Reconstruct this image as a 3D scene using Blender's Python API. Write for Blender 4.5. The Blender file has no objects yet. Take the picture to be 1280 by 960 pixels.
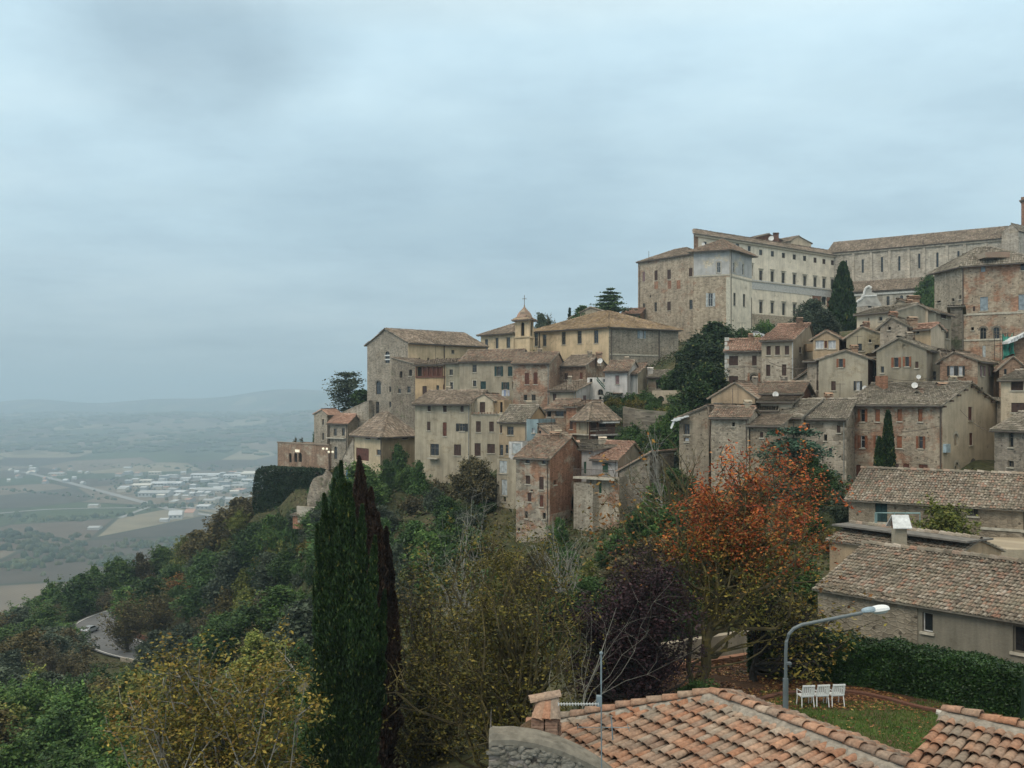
HAZE=1.95e-4; SKYK=1.4; SUNE=1.2; EXPO=0.1
import bpy, math, random
import numpy as np
from mathutils import Vector
random.seed(7); rng = np.random.default_rng(7)
F = 1250.0
col = bpy.context.scene.collection
def PT(px, py, Y): return np.array([(px-640)/F*Y, Y, (500-py)/F*Y])
def XY(px, Y): return np.array([(px-640)/F*Y, Y])
ORIGIN0 = np.zeros(3)
# ------------------------------------------------------------------ mesh helpers
def mk(name, V, Fc, mats, parent=None, origin=ORIGIN0, uv=None, smooth=False, midx=None):
    me = bpy.data.meshes.new(name)
    V = np.asarray(V, dtype=np.float64).reshape(-1, 3) - np.asarray(origin)
    if isinstance(Fc, np.ndarray):
        nf, k = Fc.shape
        me.vertices.add(len(V)); me.vertices.foreach_set('co', V.astype(np.float32).ravel())
        me.loops.add(nf*k); me.loops.foreach_set('vertex_index', Fc.astype(np.int32).ravel())
        me.polygons.add(nf); me.polygons.foreach_set('loop_start', np.arange(nf, dtype=np.int32)*k)
        me.update(calc_edges=True)
    else:
        me.from_pydata([tuple(v) for v in V], [], Fc)
    if uv is not None:
        l = me.uv_layers.new(name='UVMap'); l.data.foreach_set('uv', np.asarray(uv, dtype=np.float32).ravel())
    if not isinstance(mats, (list, tuple)): mats = [mats]
    for m in mats: me.materials.append(m)
    if midx is not None: me.polygons.foreach_set('material_index', np.asarray(midx, dtype=np.int32))
    if smooth: me.polygons.foreach_set('use_smooth', np.ones(len(me.polygons), dtype=bool))
    me.update()
    o = bpy.data.objects.new(name, me); col.objects.link(o)
    if parent is not None: o.parent = parent
    return o
def empty(name, loc):
    o = bpy.data.objects.new(name, None); col.objects.link(o); o.location = tuple(float(v) for v in loc); o.empty_display_size = .3
    return o
def tag(o, label=None, cat=None, group=None, kind=None):
    if label: o['label'] = label
    if cat: o['category'] = cat
    if group: o['group'] = group
    if kind: o['kind'] = kind
    return o
class MB:
    """collects faces (with metre UVs) in world space"""
    def __init__(s): s.v=[]; s.f=[]; s.uv=[]; s.mi=[]
    def poly(s, pts, uvs=None, mi=0):
        b=len(s.v); s.v += [np.asarray(p,float) for p in pts]; s.f.append(tuple(range(b,b+len(pts))))
        if uvs is None: uvs=[(p[0]*.7+p[1]*.7, p[2]) for p in pts]
        s.uv += list(uvs); s.mi.append(mi)
    def box(s, c, ax, ay, az, mi=0):
        """c centre, ax ay az half vectors"""
        c=np.asarray(c,float); P={}
        for i in (-1,1):
            for j in (-1,1):
                for k in (-1,1): P[i,j,k]=c+i*ax+j*ay+k*az
        for q in (((-1,-1,-1),(1,-1,-1),(1,-1,1),(-1,-1,1)),((1,-1,-1),(1,1,-1),(1,1,1),(1,-1,1)),((1,1,-1),(-1,1,-1),(-1,1,1),(1,1,1)),
                  ((-1,1,-1),(-1,-1,-1),(-1,-1,1),(-1,1,1)),((-1,-1,1),(1,-1,1),(1,1,1),(-1,1,1)),((-1,1,-1),(1,1,-1),(1,-1,-1),(-1,-1,-1))):
            s.poly([P[t] for t in q], mi=mi)
    def abox(s, x0,x1,y0,y1,z0,z1,mi=0):
        s.box(((x0+x1)/2,(y0+y1)/2,(z0+z1)/2), np.array([(x1-x0)/2,0,0]),np.array([0,(y1-y0)/2,0]),np.array([0,0,(z1-z0)/2]),mi)
    def tube(s, pts, rad, k=6, cap=True, mi=0):
        pts=[np.asarray(p,float) for p in pts]
        if not hasattr(rad,'__len__'): rad=[rad]*len(pts)
        b=len(s.v)
        for i,p in enumerate(pts):
            t=pts[min(i+1,len(pts)-1)]-pts[max(i-1,0)]; t=t/(np.linalg.norm(t)+1e-9)
            a=np.cross(t,[0.13,0.31,.94] if abs(t[2])<.9 else [1,0.1,0]); a/=np.linalg.norm(a); c=np.cross(t,a)
            for j in range(k):
                th=2*math.pi*j/k; s.v.append(p+rad[i]*(math.cos(th)*a+math.sin(th)*c))
        for i in range(len(pts)-1):
            for j in range(k):
                q=(b+i*k+j, b+i*k+(j+1)%k, b+(i+1)*k+(j+1)%k, b+(i+1)*k+j); s.f.append(q); s.mi.append(mi)
                s.uv += [(j/k,i),((j+1)/k,i),((j+1)/k,i+1),(j/k,i+1)]
        if cap:
            for i0 in (0,len(pts)-1):
                q=tuple(b+i0*k+j for j in range(k)); s.f.append(q if i0 else q[::-1]); s.mi.append(mi); s.uv += [(0,0)]*k
    def build(s, name, mats, parent=None, origin=ORIGIN0, smooth=False):
        return mk(name, s.v, s.f, mats, parent, origin, s.uv, smooth, s.mi)
# ------------------------------------------------------------------ materials
MATS={}
def nt(name):
    m=bpy.data.materials.new(name); m.use_nodes=True; t=m.node_tree; t.nodes.clear(); return m,t
class N:
    def __init__(s,t): s.t=t
    def n(s,typ,**kw):
        x=s.t.nodes.new(typ)
        for k,v in kw.items():
            if k.startswith('i_'):
                x.inputs[k[2:].replace('_',' ')].default_value=v
            elif k.startswith('n_'): x.inputs[int(k[2:])].default_value=v
            else: setattr(x,k,v)
        return x
    def l(s,a,b): s.t.links.new(a,b)
    def noise(s,vec,scale,detail=4,rough=.55):
        x=s.n('ShaderNodeTexNoise'); x.inputs['Scale'].default_value=scale; x.inputs['Detail'].default_value=detail; x.inputs['Roughness'].default_value=rough
        if vec is not None: s.l(vec,x.inputs['Vector'])
        return x.outputs['Fac']
    def ramp(s,fac,stops,interp='LINEAR'):
        x=s.n('ShaderNodeValToRGB'); x.color_ramp.interpolation=interp; e=x.color_ramp.elements
        while len(e)<len(stops): e.new(.5)
        for i,(p,c) in enumerate(stops):
            e[i].position=p; e[i].color=(c,c,c,1) if not hasattr(c,'__len__') else (*c,1)
        s.l(fac,x.inputs[0]); return x.outputs[0]
    def mix(s,fac,a,b,mode='MIX'):
        x=s.n('ShaderNodeMix'); x.data_type='RGBA'; x.blend_type=mode
        for sock,val in ((x.inputs[0],fac),(x.inputs[6],a),(x.inputs[7],b)):
            if hasattr(val,'is_output') or hasattr(val,'links'): s.l(val,sock)
            elif hasattr(val,'__len__'): sock.default_value=(*val,1)
            else: sock.default_value=val
        return x.outputs[2]
    def math(s,op,a,b=0.0,clamp=False):
        x=s.n('ShaderNodeMath',operation=op); x.use_clamp=clamp
        for sock,val in ((x.inputs[0],a),(x.inputs[1],b)):
            if hasattr(val,'links'): s.l(val,sock)
            else: sock.default_value=val
        return x.outputs[0]
    def mapping(s,vec,scale=(1,1,1),loc=(0,0,0),rot=(0,0,0)):
        x=s.n('ShaderNodeMapping'); x.inputs['Scale'].default_value=scale; x.inputs['Location'].default_value=loc; x.inputs['Rotation'].default_value=rot
        s.l(vec,x.inputs['Vector']); return x.outputs[0]
    def finish(s,color,rough=.9,bump=None,bstr=.5,bdist=.05,spec=.25,metal=0,emit=None):
        b=s.n('ShaderNodeBsdfPrincipled'); o=s.n('ShaderNodeOutputMaterial')
        if hasattr(color,'links'): s.l(color,b.inputs['Base Color'])
        else: b.inputs['Base Color'].default_value=(*color,1)
        if hasattr(rough,'links'): s.l(rough,b.inputs['Roughness'])
        else: b.inputs['Roughness'].default_value=rough
        b.inputs['Specular IOR Level'].default_value=spec; b.inputs['Metallic'].default_value=metal
        if emit: b.inputs['Emission Color'].default_value=(*emit[:3],1); b.inputs['Emission Strength'].default_value=emit[3]
        if bump is not None:
            u=s.n('ShaderNodeBump'); u.inputs['Strength'].default_value=bstr; u.inputs['Distance'].default_value=bdist
            s.l(bump,u.inputs['Height']); s.l(u.outputs[0],b.inputs['Normal'])
        s.l(b.outputs[0],o.inputs[0])
def sc(c,k): return tuple(x*k for x in c)
def plain(name,c,rough=.7,metal=0,var=.25,scale=3,spec=.25,emit=None):
    if name in MATS: return MATS[name]
    m,t=nt(name); g=N(t); tc=g.n('ShaderNodeNewGeometry').outputs['Position']
    n=g.noise(tc,scale,5); cc=g.ramp(n,[(.3,sc(c,1-var)),(.7,sc(c,1+var))])
    g.finish(cc,rough,metal=metal,spec=spec,emit=emit); MATS[name]=m; return m
def wall(name,a,b,patch=None,pamt=0.0,stone=1.0,size=(.36,.2),patch2=None,p2=0.0,streak=.35,seed=0):
    """masonry / plaster in metres. a,b stone colours; patch noisy areas of another material"""
    if name in MATS: return MATS[name]
    m,t=nt(name); g=N(t)
    uv=g.n('ShaderNodeUVMap',uv_map='UVMap').outputs[0]
    uvm=g.mapping(uv,loc=(seed*3.7,seed*1.3,seed))
    nz=g.n('ShaderNodeTexNoise'); nz.inputs['Scale'].default_value=1.7; nz.inputs['Detail'].default_value=2; g.l(uvm,nz.inputs['Vector'])
    vm=g.n('ShaderNodeVectorMath',operation='MULTIPLY_ADD'); g.l(nz.outputs['Color'],vm.inputs[0]); vm.inputs[1].default_value=(.22,.1,0); g.l(uvm,vm.inputs[2])
    st=g.mapping(vm.outputs[0],scale=(1/size[0],1/size[1],1))
    vo=g.n('ShaderNodeTexVoronoi',voronoi_dimensions='2D'); vo.inputs['Scale'].default_value=1; vo.inputs['Randomness'].default_value=.85; g.l(st,vo.inputs['Vector'])
    ve=g.n('ShaderNodeTexVoronoi',voronoi_dimensions='2D',feature='DISTANCE_TO_EDGE'); ve.inputs['Scale'].default_value=1; ve.inputs['Randomness'].default_value=.85; g.l(st,ve.inputs['Vector'])
    sep=g.n('ShaderNodeSeparateColor'); g.l(vo.outputs['Color'],sep.inputs[0])
    v=sep.outputs[0]; fine=g.noise(uvm,9,5,.6)
    if stone>0:
        mid=tuple((x+y)/2 for x,y in zip(a,b)); base=g.ramp(v,[(0,sc(b,.88)),(.3,mid),(.65,a),(1,sc(a,1.12))])
        base=g.mix(1-stone,base,a) if stone<1 else base
        edge=g.ramp(ve.outputs['Distance'],[(0.0,.0),(.09,1.0)])
        base=g.mix(g.math('MULTIPLY',g.math('SUBTRACT',1.0,edge),.3*stone),base,sc(a,.75))
        # small putlog holes and missing stones
        v2=g.n('ShaderNodeTexVoronoi',voronoi_dimensions='2D'); v2.inputs['Scale'].default_value=.75; g.l(uvm,v2.inputs['Vector'])
        hole=g.ramp(v2.outputs['Distance'],[(.05,1),(.085,0)])
        base=g.mix(g.math('MULTIPLY',hole,.75),base,sc(b,.2))
    else:
        base=g.mix(g.ramp(fine,[(.35,0.0),(.7,1.0)]),a,b)
    if patch is not None and pamt>0:
        pn=g.noise(g.mapping(uvm,scale=(1,1.2,1)),.33,8,.72)
        msk=g.ramp(pn,[(.62-pamt*.34,0.0),(.71-pamt*.34,1.0)])
        pc=g.mix(sep.outputs[1],sc(patch,.7),sc(patch,1.25))
        base=g.mix(g.math('MULTIPLY',msk,.9),base,pc)
    if patch2 is not None and p2>0:
        pn=g.noise(g.mapping(uvm,loc=(31,7,2)),.4,8,.74)
        msk=g.ramp(pn,[(.62-p2*.34,0.0),(.70-p2*.34,1.0)])
        pc=g.mix(fine,sc(patch2,.8),sc(patch2,1.15))
        base=g.mix(g.math('MULTIPLY',msk,.88),base,pc)
    # weather stains
    s1=g.noise(uvm,.35,6,.65); base=g.mix(1,base,g.ramp(s1,[(.3,.72),(.62,1.08)]),'MULTIPLY')
    s2=g.noise(g.mapping(uvm,scale=(1.6,.16,1)),1,6,.65); base=g.mix(streak,base,g.ramp(s2,[(.36,.35),(.6,1.15)]),'MULTIPLY')
    base=g.mix(.5,base,g.ramp(fine,[(.3,.65),(.7,1.25)]),'MULTIPLY')
    oi=g.n('ShaderNodeObjectInfo'); base=g.mix(1,base,g.ramp(oi.outputs['Random'],[(0,(.84,.83,.84)),(.35,(1.0,.97,.93)),(.7,(.93,.95,.95)),(1,(1.12,1.09,1.04))]),'MULTIPLY')
    h=g.math('ADD',g.math('MULTIPLY',g.math('MINIMUM',ve.outputs['Distance'],.18),2.2*stone+.15),g.math('MULTIPLY',fine,.35))
    g.finish(base,.95,h,.7,.07,spec=.1); MATS[name]=m; return m
def tilemat(name,stops,lichen=(.2,.19,.13),lich=.4):
    if name in MATS: return MATS[name]
    if name!='near_terracotta': stops=[(p_,tuple(x*.82+sum(q)/3*.18 for x in q)) for p_,q in stops]
    m,t=nt(name); g=N(t); ge=g.n('ShaderNodeNewGeometry')
    c=g.ramp(ge.outputs['Random Per Island'],stops)
    n=g.noise(ge.outputs['Position'],1.1,6,.7); f=g.noise(ge.outputs['Position'],14,4,.6)
    c=g.mix(g.math('MULTIPLY',g.ramp(n,[(.42,0.0),(.62,1.0)]),lich),c,lichen)
    n3=g.noise(ge.outputs['Position'],.22,4,.6); c=g.mix(1,c,g.ramp(n3,[(.3,.68),(.65,1.2)]),'MULTIPLY')
    c=g.mix(.8,c,g.ramp(f,[(.3,.55),(.7,1.3)]),'MULTIPLY')
    g.finish(c,.92,f,.5,.02,spec=.15); MATS[name]=m; return m
def leafmat(name,stops,var=.35,rough=.6):
    if name in MATS: return MATS[name]
    m,t=nt(name); g=N(t); ge=g.n('ShaderNodeNewGeometry'); oi=g.n('ShaderNodeObjectInfo')
    c=g.ramp(ge.outputs['Random Per Island'],stops)
    c=g.mix(1,c,g.ramp(oi.outputs['Random'],[(0,1-var*.6),(1,1+var)]),'MULTIPLY')
    n=g.noise(ge.outputs['Position'],.6,3); c=g.mix(.7,c,g.ramp(n,[(.35,.6),(.65,1.35)]),'MULTIPLY')
    b=g.n('ShaderNodeBsdfPrincipled'); o=g.n('ShaderNodeOutputMaterial'); g.l(c,b.inputs['Base Color']); b.inputs['Roughness'].default_value=rough; b.inputs['Specular IOR Level'].default_value=.2
    g.l(b.outputs[0],o.inputs[0]); MATS[name]=m; return m
def louvre(name,c):
    if name in MATS: return MATS[name]
    m,t=nt(name); g=N(t); uv=g.n('ShaderNodeUVMap',uv_map='UVMap').outputs[0]
    w=g.n('ShaderNodeTexWave',wave_type='BANDS',bands_direction='Y'); w.inputs['Scale'].default_value=3.2; g.l(uv,w.inputs['Vector'])
    n=g.noise(uv,2,5); cc=g.ramp(n,[(.3,sc(c,.6)),(.7,sc(c,1.3))]); g.finish(cc,.7,w.outputs['Fac'],.6,.02); MATS[name]=m; return m
GLASS=plain('window_glass',(.018,.022,.026),.12,spec=.6,var=.5,scale=1.2)
DARK=plain('dark_interior',(.02,.017,.014),.9)
CURT_GLARE=plain('pale_curtain',(.42,.44,.46),.8)  # curtains; also the painted glare of one window
FRAME=plain('window_frame_wood',(.16,.14,.11),.7); FRAMEW=plain('white_frame',(.6,.6,.58),.5)
TRIM=plain('stone_trim',(.46,.42,.34),.9); TRIMB=plain('brick_trim',(.26,.15,.1),.9)
PIPE=plain('copper_pipe',(.10,.08,.065),.6)
SH={'b':louvre('brown_shutter',(.065,.038,.03)),'r':louvre('red_brown_shutter',(.12,.045,.03)),'o':louvre('orange_brown_shutter',(.24,.095,.05)),
    'k':louvre('black_shutter',(.03,.033,.035)),'g':louvre('green_shutter',(.03,.085,.05)),'w':louvre('pale_shutter',(.42,.45,.45)),'u':louvre('blue_grey_shutter',(.26,.31,.34)),
    'm':louvre('mauve_shutter',(.2,.13,.13)),'t':louvre('teal_shutter',(.025,.055,.055))}
St=(.325,.285,.22)
def WC(c): return (min(.86,c[0]*1.06),min(.85,c[1]*1.01),min(.82,c[2]*1.0))
_wall=wall
def wall(name,a,b,patch=None,pamt=0.0,**k):
    p2=k.pop('patch2',None)
    return _wall(name,WC(a),WC(b),WC(patch) if patch else None,pamt,patch2=WC(p2) if p2 else None,**k)
W={ 'stone':wall('rubble_stone',St,(.27,.235,.18),(.25,.15,.10),.12,seed=1),
 'stone2':wall('grey_rubble_stone',(.37,.34,.28),(.27,.25,.205),(.42,.37,.29),.18,seed=2),
 'stonelt':wall('pale_rubble_stone',(.46,.425,.35),(.35,.32,.26),(.3,.2,.14),.06,seed=3),
 'stonedk':wall('dark_rubble_stone',(.27,.245,.2),(.18,.165,.135),(.1,.12,.07),.2,seed=4),
 'stonebrick':wall('stone_with_brick_patches',(.40,.35,.275),(.29,.255,.2),(.32,.19,.13),.42,patch2=(.38,.34,.27),p2=.12,seed=5),
 'palstone':wall('palace_stone',(.46,.41,.32),(.35,.31,.24),(.33,.22,.155),.2,size=(.5,.3),seed=6),
 'brick':wall('old_brick',(.36,.20,.13),(.27,.155,.105),(.40,.34,.26),.26,size=(.3,.11),seed=7),
 'brick2':wall('brown_brick',(.33,.23,.165),(.25,.18,.13),(.41,.36,.28),.3,size=(.3,.12),seed=8),
 'brickdk':wall('dark_brick',(.17,.09,.065),(.11,.07,.05),(.25,.2,.15),.15,size=(.3,.12),seed=9),
 'plgrey':wall('grey_plaster',(.42,.385,.30),(.36,.33,.255),(.33,.29,.21),.2,stone=0,patch2=(.40,.37,.3),p2=.1,seed=10),
 'plgreen':wall('grey_green_plaster',(.36,.34,.26),(.31,.29,.215),(.28,.25,.17),.22,stone=0,patch2=(.34,.33,.27),p2=.12,seed=11),
 'plcream':wall('cream_plaster',(.58,.52,.40),(.52,.46,.35),(.38,.33,.25),.12,stone=0,streak=.25,seed=12),
 'plyel':wall('ochre_plaster',(.64,.53,.36),(.59,.48,.32),(.45,.38,.27),.1,stone=0,streak=.25,seed=13),
 'plochre':wall('deep_ochre_plaster',(.50,.39,.25),(.45,.34,.21),(.38,.3,.2),.15,stone=0,seed=14),
 'palcream':wall('palace_cream_plaster',(.82,.78,.66),(.78,.74,.62),(.57,.53,.42),.1,stone=0,streak=.18,seed=15),
 'palgrey':wall('grey_painted_panels',(.52,.545,.54),(.47,.495,.49),(.62,.57,.42),.26,stone=0,streak=.2,seed=16),
 'pldark':wall('dull_dark_plaster',(.25,.235,.19),(.21,.2,.16),(.19,.17,.13),.2,stone=0,seed=25),  # plain plaster in a darker, duller tone
 'white':wall('white_plaster',(.62,.63,.61),(.56,.57,.55),(.38,.38,.35),.14,stone=0,seed=17),
 'bluegrey':wall('blue_grey_plaster',(.26,.34,.36),(.22,.3,.32),(.3,.3,.28),.1,stone=0,seed=18),
 'pink':wall('pink_plaster',(.42,.29,.21),(.37,.26,.19),(.4,.36,.3),.15,stone=0,seed=19),
 'ptan':wall('tan_plaster',(.45,.36,.245),(.39,.315,.22),(.33,.28,.2),.2,stone=0,patch2=(.3,.22,.15),p2=.1,seed=20),
 'crumble':wall('crumbling_stone_brick',(.42,.375,.3),(.28,.25,.2),(.34,.19,.12),.44,patch2=(.47,.43,.35),p2=.22,size=(.5,.3),seed=21),
 'chstone':wall('church_ashlar',(.50,.475,.41),(.40,.38,.33),(.42,.38,.3),.2,size=(.7,.35),seed=22),
 'mortarstone':wall('mortared_rubble',(.35,.33,.30),(.20,.19,.17),(.2,.2,.16),.1,size=(.2,.13),seed=23),
 'rock':wall('weathered_rock_face',(.40,.37,.31),(.23,.21,.17),(.13,.13,.08),.14,size=(.9,.6),seed=24),
}
T={ 'old':tilemat('old_tiles',[(0,(.15,.115,.085)),(.3,(.235,.175,.125)),(.6,(.30,.225,.16)),(.85,(.36,.27,.2)),(1,(.42,.34,.27))],(.22,.2,.15)),
 'grey':tilemat('lichen_tiles',[(0,(.13,.11,.085)),(.35,(.215,.185,.14)),(.7,(.29,.245,.19)),(1,(.37,.32,.26))],(.21,.2,.15),.55),
 'red':tilemat('terracotta_tiles',[(0,(.28,.15,.10)),(.5,(.40,.215,.145)),(1,(.50,.31,.22))],(.27,.22,.16),.3),
 'mix':tilemat('brown_red_tiles',[(0,(.14,.105,.08)),(.3,(.25,.15,.1)),(.6,(.31,.2,.14)),(.8,(.33,.27,.2)),(1,(.40,.2,.12))],(.26,.24,.18),.45),
 'ochre':tilemat('ochre_lichen_tiles',[(0,(.22,.15,.095)),(.5,(.31,.215,.13)),(1,(.40,.29,.19))],(.34,.24,.1),.5),
 'near':tilemat('near_terracotta',[(0,(.28,.165,.115)),(.14,(.29,.235,.185)),(.34,(.41,.205,.125)),(.5,(.36,.26,.19)),(.66,(.46,.235,.14)),(.8,(.35,.18,.11)),(.9,(.40,.32,.25)),(1,(.50,.26,.155))],(.28,.25,.2),.42),
 'near2':tilemat('weathered_brown_tiles',[(0,(.13,.10,.075)),(.2,(.22,.185,.14)),(.4,(.29,.21,.15)),(.55,(.36,.31,.245)),(.7,(.32,.16,.10)),(.85,(.3,.25,.19)),(1,(.42,.36,.29))],(.22,.21,.15),.45)}
# ------------------------------------------------------------------ tiles
def inpoly(P,Q):
    s=None; n=len(P); ok=np.ones(len(Q),bool)
    ar=sum(P[i][0]*P[(i+1)%n][1]-P[(i+1)%n][0]*P[i][1] for i in range(n))
    for i in range(n):
        a=P[i]; b=P[(i+1)%n]; cr=(b[0]-a[0])*(Q[:,1]-a[1])-(b[1]-a[1])*(Q[:,0]-a[0])
        ok&=(cr*np.sign(ar)>-.03)
    return ok
def tiles(poly,w=.3,l=.55,seg=3,jit=1.0,lift=.0,r=None):
    """poly: planar convex roof polygon whose first edge is the eave"""
    P=[np.asarray(p,float) for p in poly]
    al=P[1]-P[0]; al/=np.linalg.norm(al); nn=None
    for i in range(2,len(P)):
        c=np.cross(al,P[i]-P[0])
        if np.linalg.norm(c)>1e-3: nn=c/np.linalg.norm(c); break
    if nn[2]<0: nn=-nn
    up=np.cross(nn,al)
    if up[2]<0 : up=-up
    P2=[(np.dot(p-P[0],al),np.dot(p-P[0],up)) for p in P]
    a0,a1=min(p[0] for p in P2),max(p[0] for p in P2); b0,b1=min(p[1] for p in P2),max(p[1] for p in P2)
    A,B=np.meshgrid(np.arange(a0+w/2,a1,w),np.arange(b0+l*.35,b1,l*.86))
    Q=np.stack([A.ravel(),B.ravel()],1); Q=Q[inpoly(P2,Q)]
    n=len(Q)
    if n==0: return np.zeros((0,3)),np.zeros((0,4),int)
    R=rng
    Q=Q+R.normal(0,1,(n,2))*np.array([.05*w,.05*l])*jit
    rr=(r or w*.46)*(1+.07*R.normal(0,1,n)*jit); sk=R.normal(0,.06*w,n)*jit; h=R.normal(0,.012,n)*jit
    th=np.linspace(0,math.pi,seg+1); V=np.zeros((n,2*(seg+1),3))
    for e,(bo,rs,ho) in enumerate(((-l/2,1.0,.055),(l/2,.8,.0))):
        for j,t in enumerate(th):
            a=Q[:,0]+np.cos(t)*rr*rs+sk*e; b=Q[:,1]+bo; c=lift+ho+h+np.sin(t)*rr*rs*.78
            V[:,e*(seg+1)+j]=P[0]+a[:,None]*al+b[:,None]*up+c[:,None]*nn
    f=np.array([[j,j+1,seg+1+j+1,seg+1+j] for j in range(seg)])
    Fc=(f[None]+(np.arange(n)*2*(seg+1))[:,None,None]).reshape(-1,4)
    return V.reshape(-1,3),Fc
def ridge_tiles(p,q,r=.17,l=.5,seg=4):
    p=np.asarray(p,float); q=np.asarray(q,float); L=np.linalg.norm(q-p)
    if L<.3: return np.zeros((0,3)),np.zeros((0,4),int)
    n=max(1,int(L/(l*.85))); d=(q-p)/L; s=np.cross(d,[0,0,1]); s/=np.linalg.norm(s); u=np.cross(s,d)
    if u[2]<0: u=-u
    V=[];Fc=[]
    for i in range(n):
        c=p+d*(i+.5)*L/n+rng.normal(0,.012,3); b=len(V)
        for e,(o,k,h) in enumerate(((-.5,1.08,.03),(.5,.86,0))):
            for j in range(seg+1):
                t=math.pi*j/seg; V.append(c+d*o*l+s*math.cos(t)*r*k+u*(math.sin(t)*r*k*.8+h))
        for j in range(seg): Fc.append([b+j,b+j+1,b+seg+1+j+1,b+seg+1+j])
    return np.array(V),np.array(Fc)
def join(parts):
    Vs=[];Fs=[];b=0
    for V,Fc in parts:
        if len(V)==0: continue
        Vs.append(V); Fs.append(np.asarray(Fc)+b); b+=len(V)
    return np.concatenate(Vs),np.concatenate(Fs)
def quads_of_prism(poly,th):
    """slab below poly as quads (+ tris doubled) -> list faces arbitrary; returned as MB-like"""
    return None
# ------------------------------------------------------------------ buildings
CTRL=[]   # terrain control points (x,y,z)
def clip(poly,u0,u1,z0,z1):
    def cl(P,ax,val,keep_ge):
        out=[]
        for i in range(len(P)):
            a=P[i]; b=P[(i+1)%len(P)]; ia=(a[ax]>=val-1e-9) if keep_ge else (a[ax]<=val+1e-9); ib=(b[ax]>=val-1e-9) if keep_ge else (b[ax]<=val+1e-9)
            if ia: out.append(a)
            if ia!=ib:
                t=(val-a[ax])/(b[ax]-a[ax]); out.append((a[0]+t*(b[0]-a[0]),a[1]+t*(b[1]-a[1])))
        return out
    for ax,v,k in ((0,u0,True),(0,u1,False),(1,z0,True),(1,z1,False)):
        poly=cl(poly,ax,v,k)
        if len(poly)<3: return []
    # drop degenerate
    ar=abs(sum(poly[i][0]*poly[(i+1)%len(poly)][1]-poly[(i+1)%len(poly)][0]*poly[i][1] for i in range(len(poly))))
    return poly if ar>1e-4 else []
class Face:
    def __init__(s,a,b,centre):
        s.a=np.asarray(a,float); s.b=np.asarray(b,float); v=s.b-s.a; s.len=np.linalg.norm(v); s.d=v/s.len
        n=np.array([s.d[1],-s.d[0]]);
        if np.dot(n,(s.a+s.b)/2-centre)<0: n=-n
        s.n=n
    def W(s,u,z,k=0.0):
        p=s.a+s.d*u+s.n*k; return np.array([p[0],p[1],z])
    def hit(s,px):
        dx=(px-640)/F; return (dx*s.a[1]-s.a[0])/(s.d[0]-dx*s.d[1])
    def rect(s,x0,y0,x1,y1):
        ua,ub=sorted((s.hit(x0),s.hit(x1))); Y=s.a[1]+s.d[1]*(ua+ub)/2
        return ua,ub,(500-y1)/F*Y,(500-y0)/F*Y
    def box(s,m,u0,u1,z0,z1,k0,k1,mi=0):
        D=np.array([s.d[0],s.d[1],0])*(u1-u0)/2; Nn=np.array([s.n[0],s.n[1],0])*(k1-k0)/2; Z=np.array([0,0,(z1-z0)/2])
        c=s.W((u0+u1)/2,(z0+z1)/2,(k0+k1)/2); b=len(m.v); m.box(c,D,Nn,Z,mi)
        # metre uvs
        for i in range(24):
            p=m.v[b+i]; m.uv[-24+i]=(np.dot(p[:2]-s.a,s.d)+np.dot(p[:2]-s.a,s.n),p[2])
class B: pass
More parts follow.
